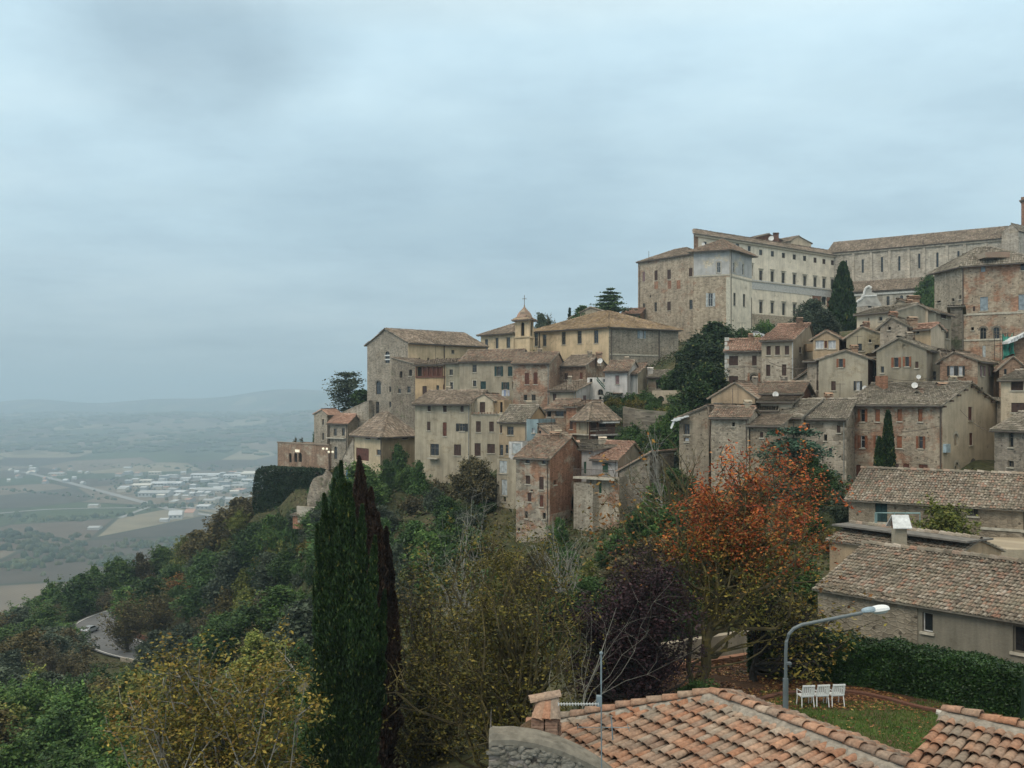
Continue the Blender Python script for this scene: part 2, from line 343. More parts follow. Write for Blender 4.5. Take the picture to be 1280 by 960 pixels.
def window(face,wn,root,org,wallm,faceidx,simple=False):
    x0,y0,x1,y1,kind=wn[:5]; opt=wn[5] if len(wn)>5 else ''
    u0,u1,z0,z1=face.rect(x0,y0,x1,y1); w=u1-u0; h=z1-z0
    arch='a' in opt; m=MB(); k=-.28 if 'n' not in kind else -.18
    # reveals (own thin lining just inside the opening)
    e=.004
    for q in (((u0+e,z0),(u0+e,z1)),((u1-e,z0),(u1-e,z1)),((u0,z0+e),(u1,z0+e)),((u0,z1-e),(u1,z1-e))):
        (ua,za),(ub,zb)=q; m.poly([face.W(ua,za,-.003),face.W(ub,zb,-.003),face.W(ub,zb,k),face.W(ua,za,k)],mi=0)
    if arch:
        r=w/2; n=8; zc=z1-r if h>r*1.2 else z1-h*.8; rz=z1-zc
        for sgn in (-1,1):
            uc=(u0+u1)/2; pts=[(uc+sgn*r*math.cos(math.pi/2*i/n),zc+rz*math.sin(math.pi/2*i/n)) for i in range(n+1)]
            P=[face.W(uc+sgn*r,z1,-.012)]+[face.W(a,b,-.012) for a,b in pts]
            m.poly(P,[(uc+sgn*r,z1)]+pts,mi=1)
        # voussoir ring
        if 'v' in opt:
            for i in range(10):
                a0=math.pi*i/10; a1=math.pi*(i+1)/10; rr=r+.28; rzz=rz+.28
                P=[(uc+ri*math.cos(t),zc+rj*math.sin(t)) for t,ri,rj in ((a0,r,rz),(a0,rr,rzz),(a1,rr,rzz),(a1,r,rz))]
                m.poly([face.W(a,b,.012) for a,b in P],P,mi=2)
    fr=0 if kind[0] in 'dn' else min(.09,w*.1)
    if fr and kind[0]!='s':
        for b in ((u0,u0+fr,z0,z1),(u1-fr,u1,z0,z1),(u0+fr,u1-fr,z0,z0+fr),(u0+fr,u1-fr,z1-fr,z1)):
            face.box(m,*b,-.2,-.15,2)
        if w>.7: face.box(m,(u0+u1)/2-.035,(u0+u1)/2+.035,z0+fr,z1-fr,-.2,-.15,2)
        if h>1.2 and not simple: face.box(m,u0+fr,u1-fr,z0+h*.62,z0+h*.62+.05,-.195,-.155,2)
    if 't' in opt:  # trim surround
        t=.16; mi=3
        for b in ((u0-t,u0,z0-.0,z1),(u1,u1+t,z0,z1),(u0-t,u1+t,z1,z1+t)): face.box(m,*b,.003,.05,mi)
    if 'h' in opt:  # hood cornice
        face.box(m,u0-.35,u1+.35,z1+.35,z1+.55,.003,.3,3); face.box(m,u0-.18,u0,z0,z1+.2,.003,.06,3); face.box(m,u1,u1+.18,z0,z1+.2,.003,.06,3); face.box(m,u0-.18,u1+.18,z1+.2,z1+.35,.003,.08,3)
    frm={'w':FRAMEW}.get(opt[-1:] if opt else '',FRAME)
    if kind[0] in 'goc' and 'w' in opt: frm=FRAMEW
    trim=TRIMB if 'b' in opt else TRIM
    wo=m.build('window',[wallm,wallm,frm if kind[0]!='n' else TRIM,trim],root,org)
    p=MB(); pts=[(u0,z0),(u1,z0),(u1,z1),(u0,z1)]; p.poly([face.W(a,b,k if kind[0] in 'dn' else -.18) for a,b in pts],pts)
    pm={'g':GLASS,'d':DARK,'o':GLASS,'c':CURT_GLARE,'n':wallm,'s':DARK}[kind[0]]
    if kind[0]!='s': p.build('pane' if kind[0]!='n' else 'niche_back',pm,wo,org)
    if kind[0]=='s':
        c=SH[kind[1]]
        if w>.75:
            for a,b in ((u0+.02,(u0+u1)/2-.012),((u0+u1)/2+.012,u1-.02)):
                q=MB(); face.box(q,a,b,z0+.03,z1-.03,-.12,-.07); q.build('shutter',c,wo,org)
        else:
            q=MB(); face.box(q,u0+.02,u1-.02,z0+.03,z1-.03,-.12,-.07); q.build('shutter',c,wo,org)
        p.build('pane',pm,wo,org)
    if kind[0] in 'oc' and len(kind)>1:
        c=SH[kind[1]]; sw=w*.52
        for a,b in ((u0-sw-.03,u0-.03),(u1+.03,u1+sw+.03)):
            q=MB(); face.box(q,a,b,z0-.02,z1+.02,.02,.07); q.build('shutter',c,wo,org)
    if not arch and kind[0]!='n' and not simple and 'x' not in opt:
        q=MB(); face.box(q,u0-.1,u1+.1,z0-.12,z0-.002,-.1,.12); q.build('sill',TRIM,wo,org)
    return wo
def house(name,label,L,C,R=None,depth=8,ey=None,er=1,by=None,roof='gx',rise=2,rp=.5,over=.45,m=('stone','stone'),rt='old',
          win=(),cat='house',group=None,below=5,ctrl=True,tw=None,simple=False,inset=None,bz=None,slabth=.14):
    """L,C (,R): (px,Y) visible plan corners; ey: eave height as pixel row at corner er (0=L,1=C,2=R)"""
    P0=XY(*L); P1=XY(*C)
    if R is not None: P2=XY(*R)
    else:
        d=P1-P0; n=np.array([-d[1],d[0]])/np.linalg.norm(d)
        if n[1]<0: n=-n
        P2=P1+n*depth
    P3=P0+P2-P1; ctr=(P0+P2)/2
    Yr=(P0[1],P1[1],P2[1])[er]; ze=(500-ey)/F*Yr; zb=bz if bz is not None else (500-by)/F*(P1[1])
    zb_=zb-below
    lx=np.linalg.norm(P1-P0); ly=np.linalg.norm(P2-P1)
    org=np.array([ctr[0],ctr[1],zb]); root=empty(name,org); tag(root,label,cat,group)
    if ctrl:
        for p in (P0,P1,P2,P3,ctr): CTRL.append((p[0],p[1],zb))
    b=B(); b.root=root; b.org=org; b.ze=ze; b.zb=zb
    fs=[Face(P0,P1,ctr),Face(P1,P2,ctr),Face(P2,P3,ctr),Face(P3,P0,ctr)]; b.f=fs
    def XYZ(s,t,h): q=P0+(P1-P0)*s+(P2-P1)*t; return np.array([q[0],q[1],ze+h])
    b.XYZ=XYZ
    os_,ot=over/lx,over/ly
    prof=[[(0,ze),(fs[0].len,ze)] for _ in range(4)]
    for i in range(4): prof[i]=[(0,ze),(fs[i].len,ze)]
    planes=[]; ridges=[]
    if roof=='gx':
        hA=lambda t: rise*(t/rp) if t<rp else rise*((1-t)/(1-rp))
        a,c=-os_*.5,1+os_*.5
        planes=[[(a,-ot),(c,-ot),(c,rp),(a,rp)],[(a,1+ot),(c,1+ot),(c,rp),(a,rp)]]; H=lambda s,t:(rise*t/rp if t<=rp else rise*(1-t)/(1-rp))
        prof[1]=[(0,ze),(ly*rp,ze+rise),(ly,ze)]; prof[3]=[(0,ze),(ly*(1-rp),ze+rise),(ly,ze)]; ridges=[((a,rp),(c,rp))]
    elif roof=='gy':
        a,c=-ot*.5,1+ot*.5
        planes=[[(-os_,c),(-os_,a),(rp,a),(rp,c)],[(1+os_,a),(1+os_,c),(rp,c),(rp,a)]]; H=lambda s,t:(rise*s/rp if s<=rp else rise*(1-s)/(1-rp))
        prof[0]=[(0,ze),(lx*rp,ze+rise),(lx,ze)]; prof[2]=[(0,ze),(lx*(1-rp),ze+rise),(lx,ze)]; ridges=[((rp,a),(rp,c))]
    elif roof in('hip','pyr'):
        if lx>=ly: i_=(inset if inset is not None else .5*ly/lx); r0,r1=(i_,.5),(1-i_,.5)
        else: i_=(inset if inset is not None else .5*lx/ly); r0,r1=(.5,i_),(.5,1-i_)
        if roof=='pyr': r0=r1=(.5,.5)
        A_,B_,C_,D_=(-os_,-ot),(1+os_,-ot),(1+os_,1+ot),(-os_,1+ot)
        if lx>=ly:
            planes=[[A_,B_,r1,r0],[B_,C_,r1],[C_,D_,r0,r1],[D_,A_,r0]]; hs=rise/.5*ot
        else:
            planes=[[A_,B_,r0],[B_,C_,r1,r0],[C_,D_,r1],[D_,A_,r0,r1]]; hs=rise/.5*os_
        H=lambda s,t:(-hs if (s<0 or s>1) else rise)
        ridges=[(A_,r0),(B_,r1 if lx>=ly else r0),(C_,r1),(D_,r0 if lx>=ly else r1),(r0,r1)]
    elif roof in('sx+','sx-','sy+','sy-'):
        A_,B_,C_,D_=(-os_,-ot),(1+os_,-ot),(1+os_,1+ot),(-os_,1+ot)
        H={'sx+':lambda s,t:rise*t,'sx-':lambda s,t:rise*(1-t),'sy+':lambda s,t:rise*s,'sy-':lambda s,t:rise*(1-s)}[roof]
        order={'sx+':[A_,B_,C_,D_],'sx-':[C_,D_,A_,B_],'sy+':[D_,A_,B_,C_],'sy-':[B_,C_,D_,A_]}[roof]; planes=[order]
        cs=[(0,0),(1,0),(1,1),(0,1)]
        for i in range(4):
            s0,s1=cs[i],cs[(i+1)%4]; prof[i]=[(0,ze+H(*s0)),(fs[i].len,ze+H(*s1))]
    else: H=lambda s,t:0; planes=[]
    # walls
    mw=[m[0],m[1],m[0] if len(m)<3 else m[2],m[1] if len(m)<4 else m[3]]; mb=MB(); mats=[]; 
    wins={}
    for w in win: wins.setdefault(w[0],[]).append(w[1:])
    for i in range(4):
        mat=W[mw[i]]
        if mat not in mats: mats.append(mat)
        mi=mats.index(mat); f=fs[i]; poly=[(0,zb_),(f.len,zb_)]+[(min(max(u,0),f.len),z) for u,z in prof[i]][::-1]
        holes=[f.rect(*w[:4]) for w in wins.get(i,[])]
        us=sorted({0.0,f.len,*[h[0] for h in holes],*[h[1] for h in holes]}); zt=max(p[1] for p in poly)+.01
        zs=sorted({zb_,zt,*[h[2] for h in holes],*[h[3] for h in holes]})
        us=[u for u in us if 0<=u<=f.len]
        for a,c in zip(us,us[1:]):
            if c-a<1e-4: continue
            # merge rows without holes
            cuts=[zb_]+[z for z in zs[1:-1] if any(h[0]<(a+c)/2<h[1] and (abs(h[2]-z)<1e-9 or abs(h[3]-z)<1e-9) for h in holes)]+[zt]
            for z0,z1 in zip(cuts,cuts[1:]):
                um,zm=(a+c)/2,(z0+z1)/2
                if any(h[0]<um<h[1] and h[2]<zm<h[3] for h in holes): continue
                q=clip(poly,a,c,z0,z1)
                if q: mb.poly([f.W(u,z) for u,z in q],[(u+i*37+P0[0],z) for u,z in q],mi)
    b.wall=mb.build('wall',mats,root,org)
    for i,ws in wins.items():
        for w in ws: window(fs[i],w,root,org,W[mw[i]],i,simple)
    # roof
    b.roof=None
    if planes:
        Ym=P1[1]; w_=tw or (.26 if Ym<130 else .34 if Ym<190 else .42); parts=[]
        sv=MB(); 
        for pl in planes:
            top=[XYZ(s,t,H(s,t)+slabth) for s,t in pl]; bot=[XYZ(s,t,H(s,t)+.004) for s,t in pl]
            sv.poly(top,[(0,0)]*len(top)); sv.poly(bot[::-1],[(0,0)]*len(bot))
            for i in range(len(pl)):
                j=(i+1)%len(pl); sv.poly([bot[i],bot[j],top[j],top[i]],[(0,0)]*4)
            parts.append(tiles(top,w_,w_*1.9,3,lift=.0))
        for p,q in ridges:
            a=XYZ(*p,H(*p)+slabth+.04); c=XYZ(*q,H(*q)+slabth+.04); parts.append(ridge_tiles(a,c,.2,.55))
        V,Fq=join(parts); nb=len(sv.v)
        allf=[tuple(x) for x in sv.f]+[tuple(x) for x in (Fq+nb).tolist()]
        o=mk('roof',np.concatenate([np.array(sv.v),V]),allf,[T[rt],T['grey']],root,org,midx=[1]*len(sv.f)+[0]*len(Fq)); b.roof=o
    b.args=(roof,rise,over,group,rp,Y_(P1)); ALLH.append(b)
    return b
ALLH=[]
def Y_(p): return float(p[1])
def chimney(b,px,py,w=.6,h=1.3,mat='brick2',face=None,Y=None,hood=True,parent=None):
    """chimney whose top sits at pixel px,py at depth Y"""
    p=PT(px,py,Y); m=MB(); z1=p[2]; z0=z1-h-1.2
    m.abox(p[0]-w/2,p[0]+w/2,Y-w/2,Y+w/2,z0,z1-.25)
    if hood:
        m.abox(p[0]-w*.62,p[0]+w*.62,Y-w*.62,Y+w*.62,z1-.25,z1-.15)
        for sx in(-1,1):
            m.abox(p[0]+sx*w*.42-w*.1,p[0]+sx*w*.42+w*.1,Y-w*.45,Y+w*.45,z1-.15,z1)
        m.poly([(p[0]-w*.62,Y-w*.6,z1),(p[0]+w*.62,Y-w*.6,z1),(p[0]+w*.62,Y,z1+.2),(p[0]-w*.62,Y,z1+.2)])
        m.poly([(p[0]-w*.62,Y+w*.6,z1),(p[0]+w*.62,Y+w*.6,z1),(p[0]+w*.62,Y,z1+.2),(p[0]-w*.62,Y,z1+.2)])
    par=parent or b.roof or b.wall
    return m.build('chimney',W[mat],par,b.org)
def band(b,fi,x0,x1,py,h,mat=None,proud=.1,name='string_course',k0=.003):
    f=b.f[fi]; u0,u1=sorted((f.hit(x0),f.hit(x1))); Y=f.a[1]+f.d[1]*f.hit(x0); z=(500-py)/F*Y; m=MB()
    f.box(m,max(0,u0),min(f.len,u1),z-h/2,z+h/2,k0,proud); return m.build(name,mat or TRIM,b.root,b.org)
def pipe(b,fi,px,y0,y1,r=.07,mat=None):
    f=b.f[fi]; u=f.hit(px); Y=f.a[1]+f.d[1]*u; m=MB()
    m.tube([f.W(u,(500-y0)/F*Y,.12),f.W(u,(500-y1)/F*Y,.12)],r,6); return m.build('drainpipe',mat or PIPE,b.root,b.org)
def dish(b,px,py,Y,r=.5,aim=(-.5,-1,.35)):
    c=PT(px,py,Y); a=np.array(aim,float); a/=np.linalg.norm(a); s=np.cross(a,[0,0,1]); s/=np.linalg.norm(s); u=np.cross(s,a); m=MB()
    n=14; rings=[(0,-.18),(.5,-.13),(.85,-.04),(1,0)]
    P=[[c+a*k*r+ (s*math.cos(2*math.pi*j/n)+u*math.sin(2*math.pi*j/n))*q*r for j in range(n)] for q,k in rings]
    for i in range(3):
        for j in range(n): m.poly([P[i][j],P[i][(j+1)%n],P[i+1][(j+1)%n],P[i+1][j]])
    m.tube([c-a*.18*r,c-a*.5*r,c-a*.5*r-np.array([0,0,r*1.4])],.04,5); m.tube([c-u*r,c+a*r*.7],.02,4)
    return m.build('satellite_dish',plain('dish_white',(.62,.62,.6),.4),b.root,b.org)
def balcony(b,fi,x0,x1,py,depth=1.0,th=.18,rail=None,mat=None):
    f=b.f[fi]; u0,u1=sorted((f.hit(x0),f.hit(x1))); Y=f.a[1]+f.d[1]*(u0+u1)/2; z=(500-py)/F*Y; m=MB()
    f.box(m,u0,u1,z-th,z,.003,depth); o=m.build('balcony',mat or TRIM,b.root,b.org)
    if rail:
        r=MB(); f.box(r,u0,u1,z+.9,z+.96,depth-.06,depth-.01)
        n=max(3,int((u1-u0)/.18))
        for i in range(n+1):
            u=u0+.03+(u1-u0-.06)*i/n; f.box(r,u-.015,u+.015,z,z+.9,depth-.05,depth-.02)
        r.build('railing',rail,o,b.org)
    return o
def panel(b,fi,x0,y0,x1,y1,mat,proud=.04,name='panel'):
    f=b.f[fi]; u0,u1,z0,z1=f.rect(x0,y0,x1,y1); m=MB(); f.box(m,u0,u1,z0,z1,.003,proud); return m.build(name,mat,b.root,b.org)
# ------------------------------------------------------------------ the hill town, building by building
G='houses stacked up the hillside'
def tinyw(f,xs,y0,y1,w,kind,opt=''):
    return [(f,x-w/2,a,x+w/2,b_,kind,opt) for (x,a,b_) in [(x,y0,y1) if not hasattr(x,'__len__') else x for x in xs]]
# palace -------------------------------------------------
b=house('palace_wing','rough stone palace wing with brick patched windows, left of the cream palace',(797.5,266),(867,250),(905,262),ey=317,er=1,by=430,roof='hip',rise=3.2,m=('palstone','palstone'),rt='old',
  win=[(0,803,339.5,806.3,352,'sm'),(0,818,338,822,350.5,'sb'),(0,834,337,838.6,349,'sb'),(0,861,335,865.5,345.5,'sb'),
       (0,803.5,379,806,391,'g'),(0,818,378,821,389.5,'g'),(0,834,377,838.4,388,'sb'),(0,861.5,374.5,865.6,386.5,'g'),(0,812,369,813.8,372,'d')],tw=.45,cat='palace')
pipe(b,0,799.5,333,430)
for x in (818,834.5,846): panel(b,0,x,352+(x-818)*-.06,x+4.6,361,W['brick'],.03,'brick_infill')
m=MB(); 
for x,y in ((811,314),(853,309)): p=PT(x,y,262); m.tube([p,p-np.array([0,0,3])],.06,5)
m.build('antenna',PIPE,b.roof,b.org)
pal=house('cream_palace','long cream palace with rows of hooded windows at the top of the town',(867,262),(1049,303),(1044,316),ey=291.5,er=0,by=425,roof='gx',rise=1.6,rp=.35,over=.7,m=('palcream','palcream'),rt='old',tw=.5,cat='palace',
  win=tinyw(0,[(951,312,319),(965.6,313.8,320.8),(979.4,316,322.5),(993,318,324.5),(1006,319.8,326.3)],0,0,4,'g','x')+tinyw(0,[(1018.8,322,328.4),(1030,323.8,330),(1040.6,325.3,331.5)],0,0,3.8,'sb','x')
   +tinyw(0,[(936.7,307.5,314),(922,304.5,310),(881.5,302,305.5)],0,0,4,'g','x')
   +tinyw(0,[(951,338,352),(965.3,339,353.5),(979,341,355),(993,343,357),(1006,345,358.5),(1018.8,346.5,360),(1030,348,361.5),(1040.4,349,362),(939,331,345)],0,0,3.9,'g','hx')
   +tinyw(0,[(951,377,391.5),(965.3,378,392),(979.5,379,394),(993,380,394.5),(1006,381,395.5)],0,0,3.7,'g','hx')
   +[(0,1027,371,1033,380,'d','av')],simple=True)
band(pal,0,938,1040,355,2.6,plain('grey_band',(.50,.49,.46)),.12); band(pal,0,938,1040,351,.25,None,.3)
band(pal,0,938,1047,400,3.6,W['palstone'],.1,'stone_plinth'); band(pal,0,868,1047,293.4,.9,plain('cornice_stone',(.42,.37,.28)),.55,'cornice')
panel(pal,0,1015.5,369,1026.4,383,W['brick'],.05,'brick_panel'); panel(pal,0,1033.6,371,1040,384,W['brick'],.05,'brick_panel')
dish(pal,879,305,263,.45); panel(pal,0,867.4,294.5,872.5,312,W['brick2'],.06,'brick_corner')
tow=house('palace_tower','corner block of the palace with grey painted panels on its top storey',(866.5,241.5),(912.5,238),(940,249),ey=309.6,er=1,by=430,roof='pyr',rise=3.0,over=1.1,m=('palstone','palcream'),rt='mix',tw=.45,cat='palace',
  win=[(0,896,327.8,900.8,341,'gw','tw'),(0,885.5,366.5,891,383,'ow','w'),(1,916,328,918.7,340,'gw','w'),(1,927.4,330,930,343,'gw','w'),(1,916.8,366,919.8,382,'g'),(1,928.7,367.5,931.7,383.5,'g')])
panel(tow,0,866.9,313.5,912.3,344.4,W['palgrey'],.06,'painted_panel') if False else None
# top storey panels around the windows (real thin render coat butted round the openings)
f=tow.f[0]; ua,ub,za,zb_=f.rect(867.2,313,912,344); wa=f.rect(896,327.8,900.8,341); m=MB()
for q in ((ua,wa[0]-.2,za,zb_),(wa[1]+.2,ub,za,zb_),(wa[0]-.2,wa[1]+.2,wa[3]+.2,zb_),(wa[0]-.2,wa[1]+.2,za,wa[2]-.2)): f.box(m,*q,.003,.05)
f=tow.f[1]; ua,ub,za,zb_=f.rect(913,314,939.5,345); r1=f.rect(916,328,918.7,340); r2=f.rect(927.4,330,930,343)
for q in ((ua,r1[0],za,zb_),(r1[1],r2[0],za,zb_),(r2[1],ub,za,zb_),(r1[0],r1[1],r1[3],zb_),(r1[0],r1[1],za,r1[2]),(r2[0],r2[1],r2[3],zb_),(r2[0],r2[1],za,r2[2])): f.box(m,*q,.003,.05)
m.build('painted_coat',W['palgrey'],tow.root,tow.org)
band(tow,0,866.5,912.5,345.5,.35); band(tow,1,912.5,940,345,.35,None,.14)
f=tow.f[0]; m=MB(); f.box(m,f.len-.9,f.len+.05,tow.zb-5,(500-346.5)/F*238,.003,.08); m.build('quoins',plain('pale_quoin',(.5,.47,.38)),tow.root,tow.org)
pipe(tow,1,913.5,313,430); pipe(tow,1,939,372,425)
b=house('rooftop_room','low tiled attic room with a chimney above the palace roof',(944,292),(977,297),depth=6,ey=297,er=0,by=308,roof='gy',rise=1.4,m=('brickdk','brickdk'),rt='old',ctrl=False,below=4,tw=.45,cat='attic room')
chimney(b,970,291.5,1.3,1.6,'brickdk',Y=292); dish(b,964,298,291,.8)
b=house('rooftop_room','wide attic gable rising above the palace roof near the church',(989,303),(1014,308),depth=8,ey=301,er=0,by=312,roof='gy',rp=.35,rise=1.6,m=('plcream','plcream'),rt='old',ctrl=False,below=4,tw=.45,cat='attic room')
# church behind ---------------------------------------------
ch=house('church','long stone church nave with tall slit windows on the skyline',(1034,302.5),(1253,274),depth=13,ey=297,er=1,by=380,roof='gx',rise=3.8,over=.6,m=('chstone','chstone'),rt='old',tw=.5,cat='church',
   win=[(0,1056.6,325,1059,336,'g','ax'),(0,1077,324,1079.8,341,'g','ax'),(0,1101,321,1103.8,340,'g','ax'),(0,1122.6,320,1125.6,338.5,'g','ax'),(0,1147.5,317,1150.5,335.5,'g','ax'),(0,1170.2,315.5,1173.2,334,'g','ax'),(0,1196.5,313.5,1199.5,330,'g','ax')])
f=ch.f[0]; m=MB()
for x in (1067,1089,1112,1136,1155,1184,1206,1233): u=f.hit(x); f.box(m,u-.35,u+.35,ch.zb-3,ch.ze-.9,.003,.35)
f.box(m,0,f.len,ch.ze-.9,ch.ze-.3,.003,.45); m.build('buttress',W['chstone'],ch.root,ch.org); pipe(ch,0,1154,300,340,.12)
b=house('church_aisle','low church aisle with a lean to roof under the slit windows',(1046,293),(1176,277),depth=6,ey=358.5,er=1,by=392,roof='sx+',rise=3.2,over=.4,m=('chstone','chstone'),rt='old',ctrl=True,tw=.5,cat='church',
   win=[(0,1108,370,1112,382,'g','ax'),(0,1125,369,1129,380,'g','ax')])
f=b.f[0]; m=MB(); f.box(m,0,f.len,b.ze-1.2,b.ze-.7,.003,.3); m.build('cornice',plain('pale_cornice',(.48,.48,.45)),b.root,b.org)
b=house('church_west_block','tall pale block closing the right end of the church',(1252,273.5),(1273,270),depth=16,ey=288.5,er=1,by=372,roof='gy',rise=2.0,rp=.6,over=.15,m=('chstone','chstone'),rt='grey',tw=.5,cat='church')
b=house('bell_tower','slender brick bell tower cut by the photo edge',(1276.5,296),(1310,292),depth=8,ey=251,er=0,by=372,roof='pyr',rise=2,over=.4,m=('brick','brick'),rt='mix',tw=.5,cat='tower'); band(b,0,1276.5,1300,248.5,.8,W['brick'],.5,'cornice')
b=house('church_gable','carved pale stone gable with scrolled edges beside the tall conifer',(1073,283),(1097,281),depth=2.0,ey=384,er=0,by=392,roof='flat',m=('chstone','chstone'),win=[(0,1085,379,1089.5,384.6,'d','a')],cat='church')
m=MB(); f=b.f[0]; PX=[(1069.5,384),(1070.5,379),(1073,375.5),(1077,373.5),(1078,370.5),(1079.5,368.5),(1080.5,364),(1082,360.5),(1084.5,358.5),(1087.5,358),(1089,360.5),(1089.5,365),(1092,366),(1095,366.5),(1096,371),(1098,375),(1101,379),(1102,384)]
pts=[]
for x,y in PX: u=f.hit(x); Y=f.a[1]+f.d[1]*u; pts.append((u,(500-y)/F*Y))
for k in (.05,-.9):
    q=[f.W(u,z,k) for u,z in pts]; cp=f.W(f.hit(1086),pts[0][1]+.3,k); m.v
    for i in range(len(q)-1): m.poly([cp,q[i],q[i+1]])
for i in range(len(pts)-1): m.poly([f.W(*pts[i],.05),f.W(*pts[i+1],.05),f.W(*pts[i+1],-.9),f.W(*pts[i],-.9)],mi=1)
for i in range(10): m.tube([f.W(*pts[i],.05),f.W(*pts[i+1],.05)],.34,6,mi=1)
m.build('scrolled_gable',[plain('pale_marble',(.40,.39,.36),.8,var=.3,scale=.8),plain('white_marble',(.68,.68,.66),.6)],b.root,b.org)
band(b,0,1079,1096,370,.4,plain('white_marble',(.68,.68,.66),.6),.25)
# right hand stone block ---------------------------------------
b=house('stone_mansion','tall stone mansion with brick patches and pale blue shutters, top right',(1168,158),(1203,150),(1296,144.6),ey=331,er=1,by=470,roof='hip',rise=2.6,over=.7,m=('stone2','stonebrick'),rt='grey',cat='mansion',
  win=[(1,1226,332.5,1231.7,340,'su','x'),(1,1275.5,329.5,1281,338,'g'),(1,1224.9,371,1235,388.5,'su'),(1,1273,368,1282,387.5,'su'),(1,1216,383,1219,389,'sb','x'),(1,1225,409.5,1233,424,'g','av'),(1,1241.5,409,1249.5,424,'g','av'),(1,1214,409,1217.5,413,'d'),
   (0,1189.5,373,1193,377,'d'),(0,1198.8,369,1201.6,374,'d'),(0,1171,376,1176,378.5,'d'),(1,1228,432,1232,447,'sw','x')])
band(b,1,1203,1285,393.5,.3); band(b,1,1203,1285,425.5,.25); pipe(b,1,1203.8,336,465,.09)
m=MB(); p=PT(1244,316.5,149); m.abox(p[0]-2.4,p[0]+1.2,147,150.5,p[2]-.9,p[2]-.1); m.build('broken_ridge',T['mix'],b.roof,b.org)
b=house('cream_house','cream gabled house with a long tiled roof beside the stone mansion',(1109,132),(1160,128),(1189,137),ey=387.5,er=1,by=438,roof='gy',rp=.27,rise=1.5,m=('plcream','plgrey'),rt='old',group=G,
  win=[(1,1170,410,1174,418,'sb'),(0,1124.5,390,1130,397,'g'),(0,1130.8,390,1136,397,'g'),(1,1164.5,390,1167.8,397.5,'g'),(1,1176,390,1183,398,'sb'),(1,1182,411.5,1186.4,423.5,'g')])
chimney(b,1141.5,371,1.2,1.6,'brick2',Y=133)
b=house('narrow_stone_house','bare stone wall house squeezed beside the mansion',(1188,141),(1203,140.3),depth=1.5,ey=391,er=0,by=445,roof='sx-',rise=.6,m=('stonedk','stonedk'),rt='old',group=G)
b=house('low_cream_house','low cream house right of the tall conifer with a flat eave',(1071,132),(1121,126),depth=7,ey=388.8,er=1,by=415,roof='gx',rise=.9,m=('plcream','plgrey'),rt='grey',group=G,win=[(0,1098.5,396,1103,401,'g'),(0,1085,397,1086.5,410,'d')])
chimney(b,1116.5,391,.8,1.7,'brick',Y=122.5)
b=house('stone_gable_house','small stone gable house with one dark hole, below the low cream house',(1100,122),(1134,120),depth=7,ey=408,er=1,by=430,roof='gy',rp=.42,rise=1.1,m=('stone2','stone2'),rt='grey',group=G,win=[(0,1110,408.5,1113.5,412.5,'d')])
b=house('ochre_cottage','little yellow house with a tiny square window and a brick chimney',(1135,121),(1163.5,118),(1180.5,122),ey=411.5,er=1,by=438,roof='gx',rise=.7,m=('plyel','plcream'),rt='red',group=G,win=[(0,1145,411.5,1149,417,'g'),(1,1176.5,410,1180,413,'d')])
chimney(b,1140.5,397.5,.9,1.5,'brick2',Y=120.5)
b=house('grey_gable_house','grey green gabled house with two orange shuttered windows under the peak',(1095.5,117),(1158,113.5),(1189,122),ey=437,er=1,by=497,roof='gy',rp=.45,rise=1.35,m=('plgreen','plgrey'),rt='grey',group=G,
  win=[(0,1101,458,1105,466,'g'),(0,1144,452,1148,460,'sb'),(0,1117.5,447,1123,459,'oo'),(0,1131.6,446,1136.2,458,'oo'),(0,1128,430.5,1132,435.5,'n'),(0,1108,476.5,1113.4,489,'ck'),(0,1123.6,478,1130.6,489,'ck')])
dish(b,1148.3,471,112.5,.25); dish(b,1143.3,481.5,110.5,.34); m=MB(); p=PT(1101,470,114.5); m.abox(p[0]-.25,p[0]+.25,113,115.5,-1.5,p[2]); m.build('brick_flue',W['brick'],b.root,b.org)
b=house('roof_hut','small tiled rooftop hut with a chimney above the long brick house',(1137,109.5),(1157,108),depth=3,ey=495.5,er=0,by=508,roof='gy',rise=.55,m=('brick','brick'),rt='mix',ctrl=False,group=G,below=2)
b=house('roof_hut','pale rooftop hut with one small window behind the long brick house',(1155,112),(1172,110.5),depth=3,ey=483,er=0,by=505,roof='sx+',rise=.5,m=('plcream','brick2'),rt='old',ctrl=False,group=G,below=2,win=[(0,1159.5,487,1163.5,494.5,'g')])
chimney(b,1178,480,1.0,1.6,'brick2',Y=109.5); chimney(b,1188,482,.9,1.0,'brick2',Y=110)
b=house('grey_stucco_house','narrow grey stucco house left of the brick gable',(1150,116.5),(1177,115),depth=8,ey=452,er=0,by=492,roof='gy',rp=.9,rise=1.1,m=('plgrey','plgrey'),rt='old',ctrl=False,below=13,group=G,win=[(0,1160.3,464.5,1166.5,474.5,'ck')])
b=house('brick_gable_house','red brick gabled house with paired black shuttered white windows',(1175,113.5),(1222,111.5),(1242,117),ey=451.3,er=1,by=500,roof='gy',rp=.37,rise=1.0,m=('brick2','plgrey'),rt='old',ctrl=False,below=13,group=G,
  win=[(0,1187,457.5,1192.3,469.5,'ck','w'),(0,1198,457.5,1203,469.5,'ck','w'),(1,1226.5,457.5,1229.5,470,'cm','w'),(1,1237.2,458,1240,469.5,'cm','w'),(1,1226,484,1229,493,'g')])
b=house('brown_shutter_house','cream house with wide dark wooden openings at the right edge',(1251,104),(1300,101),depth=8,ey=475.3,er=0,by=580,roof='gx',rise=.9,m=('plcream','plgrey'),rt='grey',group=G,win=[(0,1263.6,476.5,1279,488,'sb'),(0,1264,503.5,1281,515.5,'sb')])
